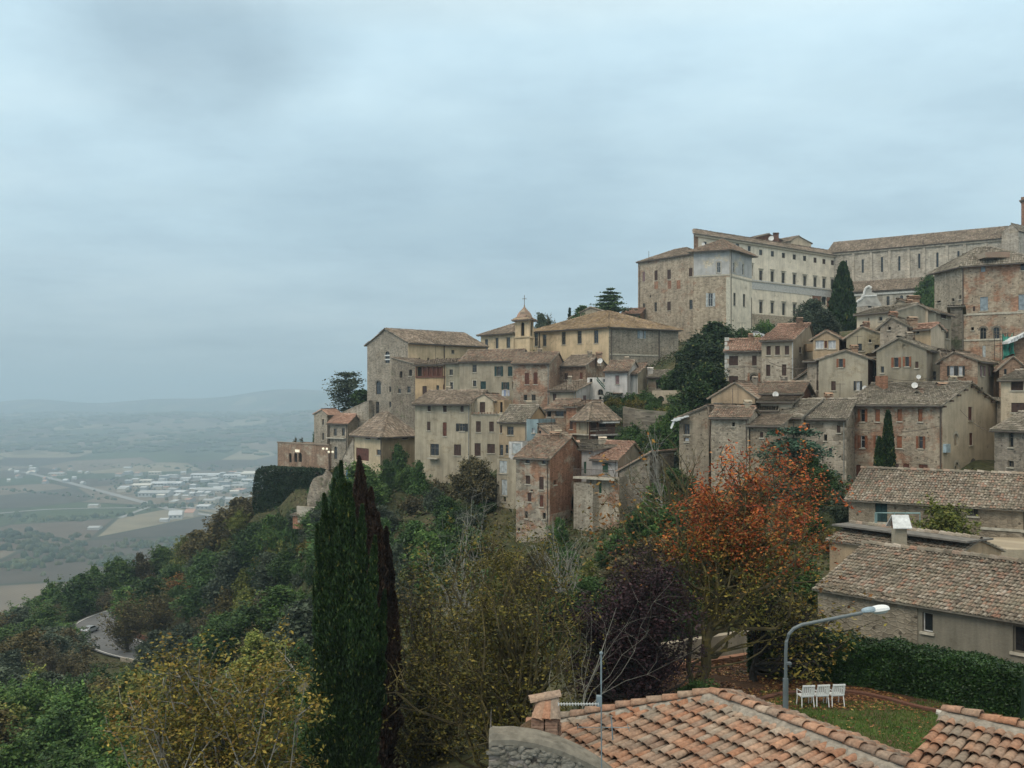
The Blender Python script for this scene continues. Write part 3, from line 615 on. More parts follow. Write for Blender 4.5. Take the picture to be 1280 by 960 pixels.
b=house('brick_shed','brick gabled shed above the cream house at the right edge',(1249,114),(1283,113),depth=8,ey=461,er=0,by=482,roof='gy',rise=1.3,m=('brick2','brick2'),rt='mix',ctrl=False,below=13,group=G,win=[(0,1255,461,1258.5,468,'g'),(0,1275,459,1279,468,'g')])
b=house('patched_brick_house','brick house with a white plastic covered roof edge by the green netting',(1262,126),(1305,124),depth=8,ey=425,er=0,by=465,roof='sy+',rise=2.2,m=('brick2','brick2'),rt='mix',group=G)
m=MB(); 
for i in range(7):
    x=1259+i*3.6; p=PT(x,427.5-i*1.75,125); m.box(p,np.array([.22,0,.1]),np.array([0,.8,0]),np.array([0,0,.16+.05*(i%3)]))
m.build('plastic_sheet',plain('white_sheet',(.66,.68,.68),.5),b.root,b.org)
# scaffold with green netting
so=empty('scaffold',PT(1255,500,124)*np.array([1,1,0])+np.array([0,0,3])); tag(so,'scaffold wrapped in torn green netting between stone mansion and brick house','scaffold')
m=MB(); xs=[PT(x,0,127)[0] for x in (1248,1255,1262)]
for x in xs:
    for y in(126,128): m.tube([(x,y,1),(x,y,8.6)],.04,5)
for z in (3,5,7,8.4):
    for y in (126,128): m.tube([(xs[0],y,z),(xs[2],y,z)],.035,5)
m.build('scaffold_pole',PIPE,so,so.location)
gr=MB(); nx,nz=14,16
def gp(i,j): x=xs[0]-.1+(xs[2]-xs[0]+.2)*i/nx; z=1.2+7*j/nz; return (x,125.8+.22*math.sin(i*1.1+j*.4)+.1*math.sin(j*1.7),z+(.3*math.sin(i*1.3) if j==nz else 0))
for i in range(nx):
    for j in range(nz): gr.poly([gp(i,j),gp(i+1,j),gp(i+1,j+1),gp(i,j+1)])
gr.build('green_netting',plain('green_net',(.06,.26,.20),.8,var=.5,scale=1.2),so,so.location)
# left of centre-right: pair beside dark trees ----------------------
b=house('quoined_house','stone house with pale quoins and an arched brick opening beside the dark evergreens',(906,140),(952.5,138),depth=8,ey=439,er=0,by=487,roof='gx',rise=1.7,m=('stonelt','stonelt'),rt='red',group=G,
  win=[(0,911,445,922.6,457,'sb'),(0,940,444.5,945.8,457,'sb'),(0,911,470,922.6,479,'sb'),(0,937.5,468,947.5,475.5,'d','avb')])
f=b.f[0]; m=MB()
for i in range(12): f.box(m,-.02,.35+.25*(i%2),b.zb+i*.62,b.zb+i*.62+.5,.003,.05)
m.build('quoins',plain('white_quoin',(.5,.49,.44)),b.root,b.org); chimney(b,911,425.5,.9,1.4,'brick2',Y=143); panel(b,0,934.5,466,937.2,478,W['brick'],.03,'brick_surround'); panel(b,0,947.8,466,950.5,478,W['brick'],.03,'brick_surround')
b=house('tall_brown_house','tall two toned house with a terracotta roof, right of the quoined house',(952,136),(991.5,134),(1018,144),ey=425,er=1,by=490,roof='gx',rise=2.6,rp=.75,m=('plgrey','plgrey'),rt='red',group=G,
  win=[(1,1000,452,1003.5,460,'g'),(1,999,434,1002,441,'sb'),(0,958,432.5,963.4,443.8,'sb'),(0,969,432.3,974.8,443.6,'sb'),(0,981,432,986.4,443.4,'sb'),(0,957.8,456,963,470,'sb'),(0,977.5,455.5,983,469.5,'sb')])
panel(b,0,952.3,448,956.5,490,W['stonelt'],.05,'stone_facing'); f=b.f[0]
hs=[f.rect(957.8,456,963,470),f.rect(977.5,455.5,983,469.5)]; ua,ub,za,zt=f.rect(956.6,448,991.2,495); m=MB()
for q in ((ua,hs[0][0],za,zt),(hs[0][1],hs[1][0],za,zt),(hs[1][1],ub,za,zt)): f.box(m,*q,.003,.05)
for h in hs: f.box(m,h[0],h[1],h[3],zt,.003,.05); f.box(m,h[0],h[1],za,h[2]-.12,.003,.05)
m.build('stone_facing',W['stonelt'],b.root,b.org); panel(b,1,991.8,449,1015.5,492,W['stone2'],.05,'stone_facing'); pipe(b,0,991,428,486,.08,plain('pale_pipe',(.4,.4,.38)))
m=MB(); p=PT(1010,430.5,139.5); m.abox(p[0]-.6,p[0]+.6,138,140,p[2]-1,p[2]); m.build('wall_cupboard',W['plochre'],b.root,b.org)
b=house('veranda_house','house with a glazed veranda of pale curtains under a low gable',(1016,134),(1049,132),(1060,139),ey=424.5,er=0,by=460,roof='gy',rp=.5,rise=1.0,m=('ptan','brickdk'),rt='mix',group=G,
  win=[(0,1019,425.5,1029.6,436,'c','w'),(0,1035,425.5,1044.8,436,'c','w'),(0,1030.6,426,1033.8,435,'sr')])
b=house('grey_green_house','smooth grey green gabled house with one small dark window, right of the veranda',(1058,128),(1109,126),depth=9,ey=421,er=1,by=452,roof='gy',rp=.38,rise=1.25,m=('plgreen','plgreen'),rt='mix',group=G,
  win=[(0,1086,424,1089,428,'d'),(0,1072.3,429.5,1077.5,439,'gt'),(0,1093,431,1099,439,'d'),(0,1074.5,437.6,1080,438.4,'d')] )
b=house('plaster_gable_house','wide plastered gable house with one orange shuttered window under its peak',(1023.5,121),(1085,118),(1096,126),ey=450,er=0,by=502,roof='gy',rp=.55,rise=1.0,m=('plgrey','brickdk'),rt='old',group=G,
  win=[(0,1048.6,448.6,1053.6,459,'oo'),(0,1039,476.5,1044.6,488,'sb'),(0,1070,476.5,1074.8,488,'ck','w')])
dish(b,1081,485,116.5,.3); p=PT(1087,466,121)
b=house('dark_gap_house','dark slot of a house with an awning between two plaster gables',(1084,123),(1096,122.5),depth=5,ey=447,er=0,by=500,roof='sx+',rise=.6,m=('brickdk','brickdk'),rt='old',group=G,win=[(0,1087,460,1092,470,'ck'),(0,1086,483,1090,489,'g')])
balcony(b,0,1084.5,1095.5,479.5,1.0)
b=house('stone_annex','stone annex with a slim door left of the plastered gable house',(1009,124),(1024,122.5),depth=8,ey=452,er=1,by=505,roof='sx+',rise=.6,m=('stone2','stone2'),rt='old',group=G,win=[(0,1012.5,483,1016,495,'g'),(0,1020.3,475.5,1023,488,'sb')])
b=house('gully_roof_house','low brown roof tucked between the tall brown house and the stone annex',(992,128),(1010,126),depth=6,ey=478,er=0,by=502,roof='sy+',rise=1.2,m=('stone2','stonedk'),rt='mix',group=G)
# second row down -------------------------------------------------
b=house('ruined_gable_house','bare brown gable wall with a rough roof, left of the small yellow house',(889,119),(944,116),depth=9,ey=497,er=1,by=530,roof='gy',rp=.55,rise=1.7,m=('ptan','stonedk'),rt='mix',group=G,win=[(0,891.8,503.5,903.5,509,'gu','w')])
b=house('tiled_loft','loft with an overhanging tiled roof above the small yellow house',(951,118),(1001,116),depth=7,ey=490.5,er=0,by=500,roof='gx',rise=1.1,over=.8,m=('brickdk','brickdk'),rt='mix',group=G); dish(b,969.5,493,116,.35,(-.2,-1,.2))
b=house('small_yellow_house','small pale yellow house with one brown window above the cedar',(951,113.5),(990,112),depth=5,ey=502.5,er=0,by=528,roof='sx+',rise=.7,m=('plcream','plcream'),rt='old',group=G,win=[(0,956,510,965.8,521,'sr'),(0,976.5,511,984,513.5,'d')])
b=house('low_stone_house','low stone house with a broad lichen roof, below the plaster gable',(972,111),(1002,109),depth=9,ey=521,er=0,by=600,roof='gx',rise=1.7,m=('plgrey','stone2'),rt='grey',group=G)
b=house('ivy_stone_house','rubble stone house with broad grey roof joined to the long brick house',(1000,110),(1058,107.5),depth=9,ey=522.5,er=0,by=690,roof='gx',rise=1.9,m=('rock','stone2'),rt='grey',group=G,win=[(0,1008,530,1012.5,537,'sb'),(0,1046,532,1050.5,541,'sb'),(0,1036,560,1040,568,'g'),(0,1030,543,1034,551,'d'),(0,1020,585,1023,592,'d')])
b=house('stone_ruin','roofless rough stone ruin with broken wall tops behind the red tree',(886,111),(972,109),depth=7,ey=514,er=0,by=640,roof='sx+',rise=.6,over=.1,m=('rock','stone2'),rt='grey',group=G,win=[(0,955,519,959,525,'g'),(0,942,526,948,532,'d'),(0,905,540,909,546,'d')])
b=house('awning_house','gabled stone house with a white awning at its left corner',(849,112),(886,110),depth=8,ey=523,er=0,by=640,roof='gy',rp=.97,rise=1.3,m=('stone','stone2'),rt='old',group=G,win=[(0,854.6,530,862,543,'g'),(0,855,547,861,552,'c')])
m=MB(); 
for i in range(6):
    p=PT(842+i*3.2,525.5-i*1.0,112-.2*i); m.box(p,np.array([.17,0,.03]),np.array([0,.7,0]),np.array([0,0,.05+.12*math.sin(i)]))
p=PT(841,530,112); m.box(p,np.array([.08,0,.25]),np.array([0,.6,0]),np.array([.12,0,.25])); m.build('awning',plain('white_sheet',(.66,.68,.68),.5),b.root,b.org)
# long brick house with cream gable ----------------------------------
b=house('long_brick_house','long brick house with orange brown shutters and a bare cream gable end',(1057,112),(1178,103.5),(1247,112.5),ey=505.6,er=1,by=597,roof='gx',rise=2.2,rp=.47,over=.55,m=('stonebrick','plcream'),rt='grey',group=G,
  win=[(0,1075.6,511.6,1081.2,527,'oo'),(0,1094,511.6,1100,527,'so'),(0,1121.8,511.4,1127.4,526.5,'so'),(0,1147.6,511.3,1153,527,'so'),
       (0,1062,545,1067,559.5,'oo'),(0,1075.6,544.5,1081.2,560,'oo','w'),(0,1094.6,544.5,1098.6,560,'co','w'),(0,1120.8,544.8,1127.4,560,'so'),(0,1148.4,545.5,1153.6,560.5,'oo'),
       (0,1070,581,1076,596,'sr'),(0,1129,579.5,1136.5,589,'sr'),(0,1119,579.5,1123.5,588.5,'sb'),(0,1148.6,580.6,1159.5,588.5,'sr'),
       (1,1210.3,508.5,1215.2,525.7,'sr'),(1,1211.7,541,1216,556.5,'sr'),(1,1192.5,542,1197.5,557,'n','av'),(1,1193.5,578,1198.5,594,'n','av'),(1,1213.6,576,1219,590,'g','av')])
pipe(b,0,1176.3,508,595,.08); panel(b,1,1178.6,555,1184,565.5,plain('meter_box_blue',(.33,.42,.46)),.35,'meter_box')
f=b.f[1]; m=MB()
for i in range(9):
    t=i/8; u=f.len*t; h=b.ze+(2.2*t/.47 if t<.47 else 2.2*(1-t)/.53)-.12; f.box(m,u-.09,u+.09,h-.2,h,.003,.42)
m.build('rafter_end',plain('rafter_wood',(.10,.07,.05)),b.root,b.org)
b=house('rear_stone_lean_to','stone lean to at the back of the cream gable with one narrow window',(1246,112),(1290,108),depth=6,ey=511,er=0,by=592,roof='sy-',rise=1.0,m=('stone2','stone2'),rt='grey',group=G,win=[(0,1253,515,1257.3,528.5,'g')])
b=house('corner_stone_house','rubble stone house with dark windows and a tiled eave at the right edge',(1243,99),(1300,94),depth=7,ey=536.5,er=0,by=600,roof='gx',rise=1.5,m=('stone2','stone2'),rt='grey',group=G,win=[(0,1261,540,1266.8,559,'gt'),(0,1259.6,576,1267.2,584,'g')])
# yellow convent ----------------------------------------------------
conv=house('yellow_convent','long yellow convent with tall dark windows and a stone end under one hipped roof',(665,220),(761,205),(848,215),ey=408,er=1,by=470,roof='hip',rise=4.0,over=.7,m=('plyel','stone2'),rt='ochre',tw=.42,cat='convent',
  win=[(0,668,416,672.4,432.6,'g'),(0,678.3,418,683,432.6,'g'),(0,702,414.6,707,430.8,'g'),(0,721.8,413.5,727,429.6,'g'),(0,742.3,412.7,748,429,'g'),(1,799.5,413.4,804.4,423,'cu','w')])
band(conv,1,762,824,442.8,.3); pipe(conv,1,764,412,470,.12); pipe(conv,1,823.6,412,470,.14); pipe(conv,0,674.5,414,440,.12); 
b=house('convent_wing','left wing of the yellow convent with three tall windows',(601,240),(642,231),depth=12,ey=415.3,er=1,by=450,roof='hip',rise=2.6,over=.8,m=('plyel','plyel'),rt='old',tw=.45,cat='convent',
  win=[(0,606,424,610,436.5,'g'),(0,619.3,422.3,623,435.6,'g'),(0,633,421.5,637.6,435,'g')])
b=house('gabled_convent_roof','grey gable rising behind the convent roof',(712,245),(778,240),depth=12,ey=398,er=0,by=420,roof='gy',rise=2.4,rp=.4,m=('plgrey','plgrey'),rt='old',tw=.45,cat='convent')
b=house('distant_roofed_house','pinkish roof visible left of the rough palace wing',(776,262),(800,260),depth=8,ey=393,er=0,by=420,roof='gx',rise=1.6,m=('brick2','brick2'),rt='red',tw=.45,group=G)
# bell turret
b=house('bell_turret','yellow bell turret with a curved tiled cap and a cross on the convent',(644,212),(662,209.5),(667,213),ey=398,er=1,by=440,roof='pyr',rise=1.0,over=.75,m=('plyel','plyel'),rt='mix',tw=.4,cat='turret',
   win=[(0,651,403,655.5,420,'d','a'),(1,663.4,403,665.8,420,'d','a')])
m=MB(); c=b.XYZ(.5,.5,0)
rings=[(1.75,.35),(1.5,1.0),(1.15,1.55),(.6,2.1),(.15,2.7),(.08,3.2)]
for i in range(len(rings)-1):
    for j in range(8):
        a0,a1=2*math.pi*j/8,2*math.pi*(j+1)/8
        P=[(c[0]+r*math.cos(a),c[1]+r*math.sin(a),c[2]+z) for (r,z),a in ((rings[i],a0),(rings[i],a1),(rings[i+1],a1),(rings[i+1],a0))]; m.poly(P)
m.build('cap',T['mix'],b.roof,b.org); m=MB(); m.tube([c+[0,0,3],c+[0,0,5.2]],.06,5); m.tube([c+[-.45,0,4.4],c+[.45,0,4.4]],.06,5); m.build('cross',PIPE,b.roof,b.org)
for fi in(0,1): 
    band(b,fi,644 if fi==0 else 662,662 if fi==0 else 667,399.5,.5,W['plyel'],.4,'cornice'); band(b,fi,644 if fi==0 else 662,662 if fi==0 else 667,421.5,.35,W['plyel'],.25,'cornice')
# left church ------------------------------------------------------
lch=house('stone_church','tall rubble stone church end with cream flank, highest building on the left',(459,214),(510,205),(607,219),ey=428,er=1,by=560,roof='gy',rp=.47,rise=3.0,over=.7,m=('stone2','plyel'),rt='old',tw=.42,cat='church',
  win=[(0,481.3,439,487,454,'g','a'),(0,469.9,476,476,493,'g','av'),(0,469.4,502,474,517,'g','x'),(1,523.3,447,526,452,'d'),(1,534.2,447,536.8,452,'d'),(1,545.6,447.3,548,452,'d'),(1,557.6,447.6,560,452,'d'),(1,564.3,437.5,568,442,'g'),(0,500,463,504,470,'d','a'),(0,486.5,483,489.5,490,'g','x'),(0,498.5,485,501.5,490,'g','x'),(0,486.5,502,489.5,509,'g','x')])
pipe(lch,1,555,430,452,.12); f=lch.f[0]; m=MB()
for y in (443.5,448.5): u0,u1,z0,z1=f.rect(481,y,487.3,y+1.6); f.box(m,u0,u1,z0,z1,-.15,.03)
m.build('white_louvre',plain('white_frame',(.6,.6,.58)),lch.root,lch.org)
m=MB()   # blind relieving arch
for i in range(14):
    a0=math.pi*i/14;a1=math.pi*(i+1)/14; u,_,z,_=f.rect(473,484,474,484); P=[]
    for a,r in ((a0,1.55),(a0,1.95),(a1,1.95),(a1,1.55)): P.append(f.W(u+r*math.cos(a),z+r*math.sin(a)*1.2,.04))
    m.poly(P)
m.build('relieving_arch',W['stonelt'],lch.root,lch.org)
b=house('church_buttress_house','ivy stained stone block with small openings against the church flank',(489,203),(521,197),depth=6,ey=456,er=1,by=570,roof='sy-',rise=1.6,over=.2,m=('stonedk','stone2'),rt='old',group=G,
  win=[(0,508.8,483,513,491,'g'),(0,499.5,464,503,472,'d','a'),(0,497.5,486,501,491.5,'g'),(0,511,462,515,470,'d')])
b=house('loggia_house','cream house with a row of brown wooden loggia openings',(519,196),(557,193),depth=8,ey=456.5,er=0,by=505,roof='sx+',rise=1.3,m=('plochre','plochre'),rt='old',group=G,
  win=[(0,521.5,458.6,527.5,470.5,'d')]+[(0,529+6*i,458.6,534+6*i,470.5,'sr','x') for i in range(4)]+[(0,528,482.5,533.5,495,'sb'),(0,545.4,481.5,548.8,493,'g'),(0,553.8,480.6,556,492.5,'sr')])
band(b,0,520,556.5,471.4,.35,plain('loggia_wood',(.13,.06,.04)),.2,'loggia_rail'); f=b.f[0]; m=MB()
for x in (520.6,528.2,534.6,540.6,546.6,552.8): u=f.hit(x); f.box(m,u-.12,u+.12,(500-471)/F*195,(500-458)/F*195,.003,.14)
m.build('loggia_post',plain('loggia_wood',(.13,.06,.04)),b.root,b.org)
b=house('slim_grey_house','slim grey house right of the brown loggia with two small windows',(557,190),(574.5,188.5),depth=8,ey=454.3,er=0,by=500,roof='sx+',rise=.8,m=('plgreen','plgrey'),rt='old',group=G,win=[(0,561.8,461.7,566,469,'g'),(0,563,477.8,566.3,486.4,'gw','t')])
b=house('grey_block_house','broad grey house with laundry under a green shuttered window',(574.5,187.5),(645,183.5),depth=9,ey=451.8,er=0,by=505,roof='gx',rise=2.1,m=('plgrey','plgrey'),rt='mix',group=G,
  win=[(0,590.6,455.8,595.8,465.4,'g'),(0,621,458,626,470,'ot'),(0,634.8,458,640.5,470,'st'),(0,591.2,475.6,595.6,483,'gw','t'),(0,600.6,476.6,607.4,486.4,'st'),(0,629.5,477.8,634,486.6,'ot'),(0,640.2,477,642,486,'d')])
lm=empty('hanging_laundry',PT(632,490,182.6)); tag(lm,'white and blue laundry hanging below the green shuttered window','laundry')
for i,c in enumerate([(.7,.72,.74),(.35,.42,.6),(.72,.7,.68),(.6,.62,.7)]):
    m=MB(); p=PT(628.5+i*2.5,487.6,182.6); n=5
    for k in range(n):
        for q in range(5):
            def lp(a,b_): return (p[0]-.17+.34*a/n, p[1]+.06*math.sin(a*2.2+i)+.03*math.sin(b_), p[2]-.22*b_-.04*math.sin(a*1.5))
            m.poly([lp(k,q),lp(k+1,q),lp(k+1,q+1),lp(k,q+1)])
    m.build('garment',plain('cloth_%d'%i,c,.9),lm,lm.location)
m=MB(); m.tube([PT(627,487.4,182.5),PT(639.5,487.4,182.3)],.02,4); m.build('washing_line',PIPE,lm,lm.location)
b=house('red_shutter_house','brick patched house with two red shutters in the upper wall',(641,180),(687,177.5),(705,186),ey=453.8,er=1,by=515,roof='gx',rise=2.0,rp=.6,m=('stonebrick','brick2'),rt='mix',group=G,
  win=[(0,656,466,661.4,480.6,'sr'),(0,666.8,465.6,672,480.4,'sr'),(0,654.6,493.2,659,500.6,'g'),(0,664.4,493.2,669.5,501,'g')])
b=house('brown_brick_house','brown brick house with a dish on its gable beside the white house',(699,184),(732,181),(760,190),ey=457,er=1,by=500,roof='gx',rise=2.0,rp=.55,m=('brick2','brick2'),rt='old',group=G,
  win=[(0,705.5,466.4,710,474.5,'sb'),(0,724.5,465.6,728.3,474,'sr')]); dish(b,750,451,181,.5); chimney(b,749,441,1.0,1.3,'brick2',Y=185)
b=house('low_gabled_house','low house with a pale side gable below the brown brick house',(687,168),(720,165),(748,176),ey=488.7,er=1,by=515,roof='gx',rise=1.7,rp=.8,m=('plgrey','white'),rt='old',group=G,
  win=[(0,691,492,695.5,502,'sb'),(1,728.6,494.3,733.2,504,'sm')]); p=None
b=house('white_stair_house','small white cube house with a green outside stair',(734,172),(760,170),depth=5,ey=472,er=0,by=505,roof='flat',m=('white','white'),group=G,win=[(0,737,473.2,740.5,478,'d'),(0,753.5,473.6,757.5,478,'gw','w'),(0,747,486.5,754,494,'g','a'),(0,748.5,495.5,752,500,'g')])
m=MB()
for i in range(9):
    p=PT(746.5+i*1.6,474+i*1.9,168.8); m.box(p,np.array([.14,0,0]),np.array([0,.5,0]),np.array([0,0,.04]))
m.tube([PT(746,471.5,168.4),PT(761,489,168.4)],.07,5); m.tube([PT(746,475,168.4),PT(761,492.5,168.4)],.09,5); m.build('outside_stair',plain('green_iron',(.03,.10,.07)),b.root,b.org)
b=house('white_house','white house with a mauve shutter and a railed balcony',(756,168),(785.5,166.5),depth=8,ey=464,er=0,by=510,roof='gx',rise=1.7,m=('white','white'),rt='mix',group=G,
  win=[(0,769.3,469.3,774,480,'sm'),(0,770,494,775,507,'gr'),(0,761,495,764,500,'g'),(0,780.5,494,783.5,499,'g')])
balcony(b,0,762,785,507.5,1.3,rail=plain('rail_red',(.2,.1,.09))); balcony(b,0,764.5,778.5,491,1.0,.12,mat=T['mix']); pipe(b,0,785,467,505,.06)
b=house('white_house_wing','wing of the white house with a grey stone side',(785.5,168.5),(797,167.3),(809,175),ey=467.5,er=1,by=510,roof='gx',rise=1.8,rp=.9,m=('white','plgrey'),rt='mix',group=G,win=[(1,801,494,804.5,502,'g')])
balcony(b,1,797,809,491.5,.5,.15,mat=T['old'])
b=house('stone_outhouse','low stone outhouse with a hipped roof beneath the convent corner',(810,172),(836,170),depth=6,ey=471.2,er=0,by=500,roof='gx',rise=1.0,m=('stone','stone'),rt='grey',group=G,win=[(0,820,474.5,826.5,486,'d')])
chimney(b,812.5,460.5,.9,1.6,'white',Y=173)
b=house('garden_wall','pale terrace wall under the dark trees right of the stone outhouse',(815,164),(872,162),depth=1,ey=488,er=0,by=502,roof='flat',m=('plcream','plcream'),below=3,cat='wall',win=[(0,822,495,830,501,'d','a')])
# middle cluster -------------------------------------------------
b=house('grey_apartment_house','big plain grey apartment house with rows of brown shuttered windows',(518.5,163),(588,159),depth=11,ey=504,er=0,by=592,roof='gx',rise=1.9,over=.8,m=('plgrey','plgrey'),rt='old',group=G,
  win=[(0,534.5,505.6,538.4,514,'sb'),(0,553.8,505.3,558.3,515,'sb'),(0,575.5,505.2,579.5,514.8,'sb'),(0,533.8,527,538,538,'sb'),(0,553.4,528,558.3,545,'sr'),(0,574,529.5,581,539,'ok'),
   (0,537.8,554.8,548.6,569.5,'gb'),(0,567.4,555.6,576.3,569.5,'sb'),(0,545,575,546.5,577,'d')])
balcony(b,0,537,549.4,572,.9,.2); chimney(b,572,495,1.4,.8,'brick',Y=164,hood=False)
b=house('terrace_house','grey terrace topped house right of the big plain apartment house',(588.5,158.6),(627,157),depth=10,ey=518.5,er=0,by=594,roof='flat',m=('plgrey','plgrey'),group=G,
  win=[(0,595,526.5,601,540,'sb'),(0,611.5,527,617.3,539.5,'sb'),(0,593.2,554,600.8,570,'sb'),(0,609,555,618.6,566.5,'sb')])
m=MB(); m.box(b.XYZ(.5,.5,.08),np.array([*((b.f[0].b-b.f[0].a)*.54),0]),np.array([0,5.3,0]),np.array([0,0,.1])); m.build('terrace_slab',TRIM,b.root,b.org)
fw=MB(); fa=b.f[0]; 
for i in range(9):
    p=fa.W(.4+i*.5,b.ze+.3,.25); fw.box(p,np.array([.14,0,0]),np.array([0,.14,0]),np.array([0,0,.14]))
fw.build('flower_pot',T['mix'],b.root,b.org)
b=house('roof_room','cream gabled room with a tall brown door on the grey terrace',(588.5,160.5),(616,159.3),depth=7,ey=501,er=0,by=518.3,roof='gy',rp=.6,rise=.95,over=.3,m=('plcream','plcream'),rt='mix',ctrl=False,below=0,group=G,win=[(0,599.6,502.5,606.4,515.6,'sb')])
b=house('roof_room','narrow peach wall with a dark door at the end of the terrace',(616,160),(630,159.4),depth=4,ey=500,er=0,by=518.3,roof='flat',m=('plochre','plochre'),ctrl=False,below=0,group=G,win=[(0,625,502.5,628.2,515.5,'d')])
b=house('orange_house','old ochre house with an untidy low roof above the white shutters',(624,151),(659,149),depth=8,ey=526.5,er=0,by=585,roof='gx',rise=2.2,m=('ptan','plochre'),rt='grey',group=G,
  win=[(0,625.2,531.5,627.6,541,'sb'),(0,633.8,533.2,642,543.8,'gk'),(0,623.6+1,556,629,569.5,'g'),(0,632,556,635.4,567,'g')])
b=house('blue_grey_house','blue grey house with one bright window above the brick tower house',(658,141),(673,140),depth=5,ey=524,er=0,by=560,roof='flat',m=('bluegrey','bluegrey'),group=G,win=[(0,665,535.5,668.5,541,'c','w')])  # pale pane paints white glare on this window
b=house('pink_gable','little pink plastered gable right of the blue grey house',(672.5,138),(688.5,137),depth=5,ey=545,er=1,by=560,roof='gy',rp=.05,rise=1.4,m=('pink','pink'),rt='old',group=G,win=[(0,673.5,538,676.5,546,'gt')])
b=house('shuttered_slip_house','slim pale house with tall white shutters left of the brick tower house',(621,134),(646,131.5),depth=6,ey=573,er=0,by=645,roof='flat',m=('plgrey','plgrey'),group=G,
  win=[(0,624,576,633.6,591.5,'sw'),(0,626.8,599.5,634,619,'sw'),(0,629.5,621,632.5,627,'d')])
b=house('shuttered_slip_house','low pale upper storey with light shutters above the white shuttered house',(636,136),(653,134.5),depth=5,ey=552,er=0,by=574,roof='flat',m=('white','white'),ctrl=False,group=G,win=[(0,640,554.5,651,567,'sw')],below=1)
# brick and porch house
b=house('green_window_house','brick house with a big greenish glazed window under a wavy roof',(682,146),(711,144),depth=7,ey=512,er=1,by=552,roof='gx',rise=1.3,m=('brick2','brick'),rt='mix',group=G,
  win=[(0,694,512.6,704.6,520.8,'gt'),(0,693,535,700.8,545,'g'),(0,684,514,689,521,'d')])
b=house('brick_slice_house','narrow red brick wall with a brown shutter beside the porch house',(708,143),(720.5,142),depth=6,ey=509,er=0,by=552,roof='sx+',rise=.8,m=('brick','brick'),rt='mix',group=G,win=[(0,712,523.5,716,536.5,'sb')])
b=house('porch_house','house with stacked white edged porches under a hipped tile roof',(720.5,142),(736,139),(769,142.5),ey=520.5,er=1,by=566,roof='hip',rise=1.8,over=.7,m=('plgrey','brickdk'),rt='old',group=G,win=[(1,749,526.5,758,537,'d'),(1,738,528,746,538,'sb'),(1,745,545,752,556,'d'),(0,724,525,733,538,'n')])
balcony(b,1,748,769,527,.9,.2,mat=plain('white_frame',(.6,.6,.58))); balcony(b,1,738,769,542.5,1.1,.2,rail=plain('rail_dark',(.12,.1,.09)),mat=plain('pale_slab',(.42,.4,.37))); balcony(b,0,714,736,542,.5,.18)
b=house('garden_shed','dark shed with a pale chimney below the porch house',(712,136),(750,134),depth=4,ey=556,er=0,by=578,roof='sx+',rise=.4,m=('stonedk','stonedk'),rt='grey',group=G); chimney(b,753,547.5,.9,1.8,'stonelt',Y=132)
# brick tower house
b=house('brick_tower_house','tall crumbling brick tower house with small brown shuttered windows',(645,121.5),(687,119),(728,129),ey=573,er=1,by=672,roof='gx',rise=2.3,rp=.62,over=.5,m=('crumble','brick'),rt='mix',group=G,below=7,
  win=[(0,657,574.6,662,579,'g'),(0,677.4,574.8,682.2,580,'g'),(0,657.2,594.5,662.8,605,'sb'),(0,674,596,679.6,612,'sb'),(0,659.4,616,664.2,627,'sb'),(0,674.6,619,679.2,633.5,'sr'),(0,655.9,638.8,659.6,648,'d'),(0,678.2,641,682.2,649,'d'),(0,663,622-10,666,622-8,'d'),(0,637+10,660,650,664,'d'),
       (1,714.4,619,721,636.5,'d','av'),(1,692,600,695.5,606,'d')])
chimney(b,693.5,541,1.1,1.9,'brick2',Y=125); m=MB(); p=PT(714,553,127.5); m.box(p,np.array([1.1,0,.1]),np.array([0,.8,.1]),np.array([0,0,.1])); m.build('loose_tiles',T['mix'],b.roof,b.org)
panel(b,1,688,640,712,680,W['crumble'],.12,'patched_base')
b=house('tower_side_pier','tall pale stone pier between the brick tower and the white house',(717,121),(741,118.5),depth=6,ey=603,er=0,by=672,roof='flat',m=('stonelt','stonelt'),group=G,below=7)
b=house('green_shutter_house','white house with green shutters and a terracotta roof above the cliff',(740,124),(772,121.5),(803,131),ey=575.5,er=1,by=672,roof='gx',rise=1.8,rp=.62,over=.45,m=('white','plgrey'),rt='red',group=G,below=7,
  win=[(0,753.2,578.6,760,590.8,'sg')])
panel(b,0,740.5,598,745,690,W['rock'],.06,'rubble_base')
b2=house('lower_storey','rubble lower storey with a green shutter beneath the white house',(733,120.2),(774,117.5),depth=4,ey=594.5,er=0,by=676,roof='flat',m=('crumble','stone2'),group=G,below=7,win=[(0,745.3,602.5,752,616.5,'sg'),(0,738,600,742,612,'n')])
balcony(b2,0,722,773,596.2,1.0,.25,rail=plain('rail_dark',(.12,.1,.09)))
b=house('light_annex','light annex with one dark green shutter behind the stone pier',(727,126),(742,124.5),depth=5,ey=562,er=0,by=602,roof='sx+',rise=.4,m=('white','white'),rt='grey',group=G,win=[(0,729.6,577,732.8,592,'sg')])
b=house('sloping_annex','grey rubble annex with a steep tile strip right of the white house',(774,119.5),(812,117),depth=6,ey=589,er=0,by=622,roof='sy+',rise=2.2,over=.3,m=('stonedk','stonedk'),rt='red',group=G)
b=house('cliff_wall','rough rock and rubble wall under the hanging annex',(771,121),(800,119),depth=3,ey=628,er=0,by=680,roof='flat',m=('rock','rock'),cat='wall',below=7)
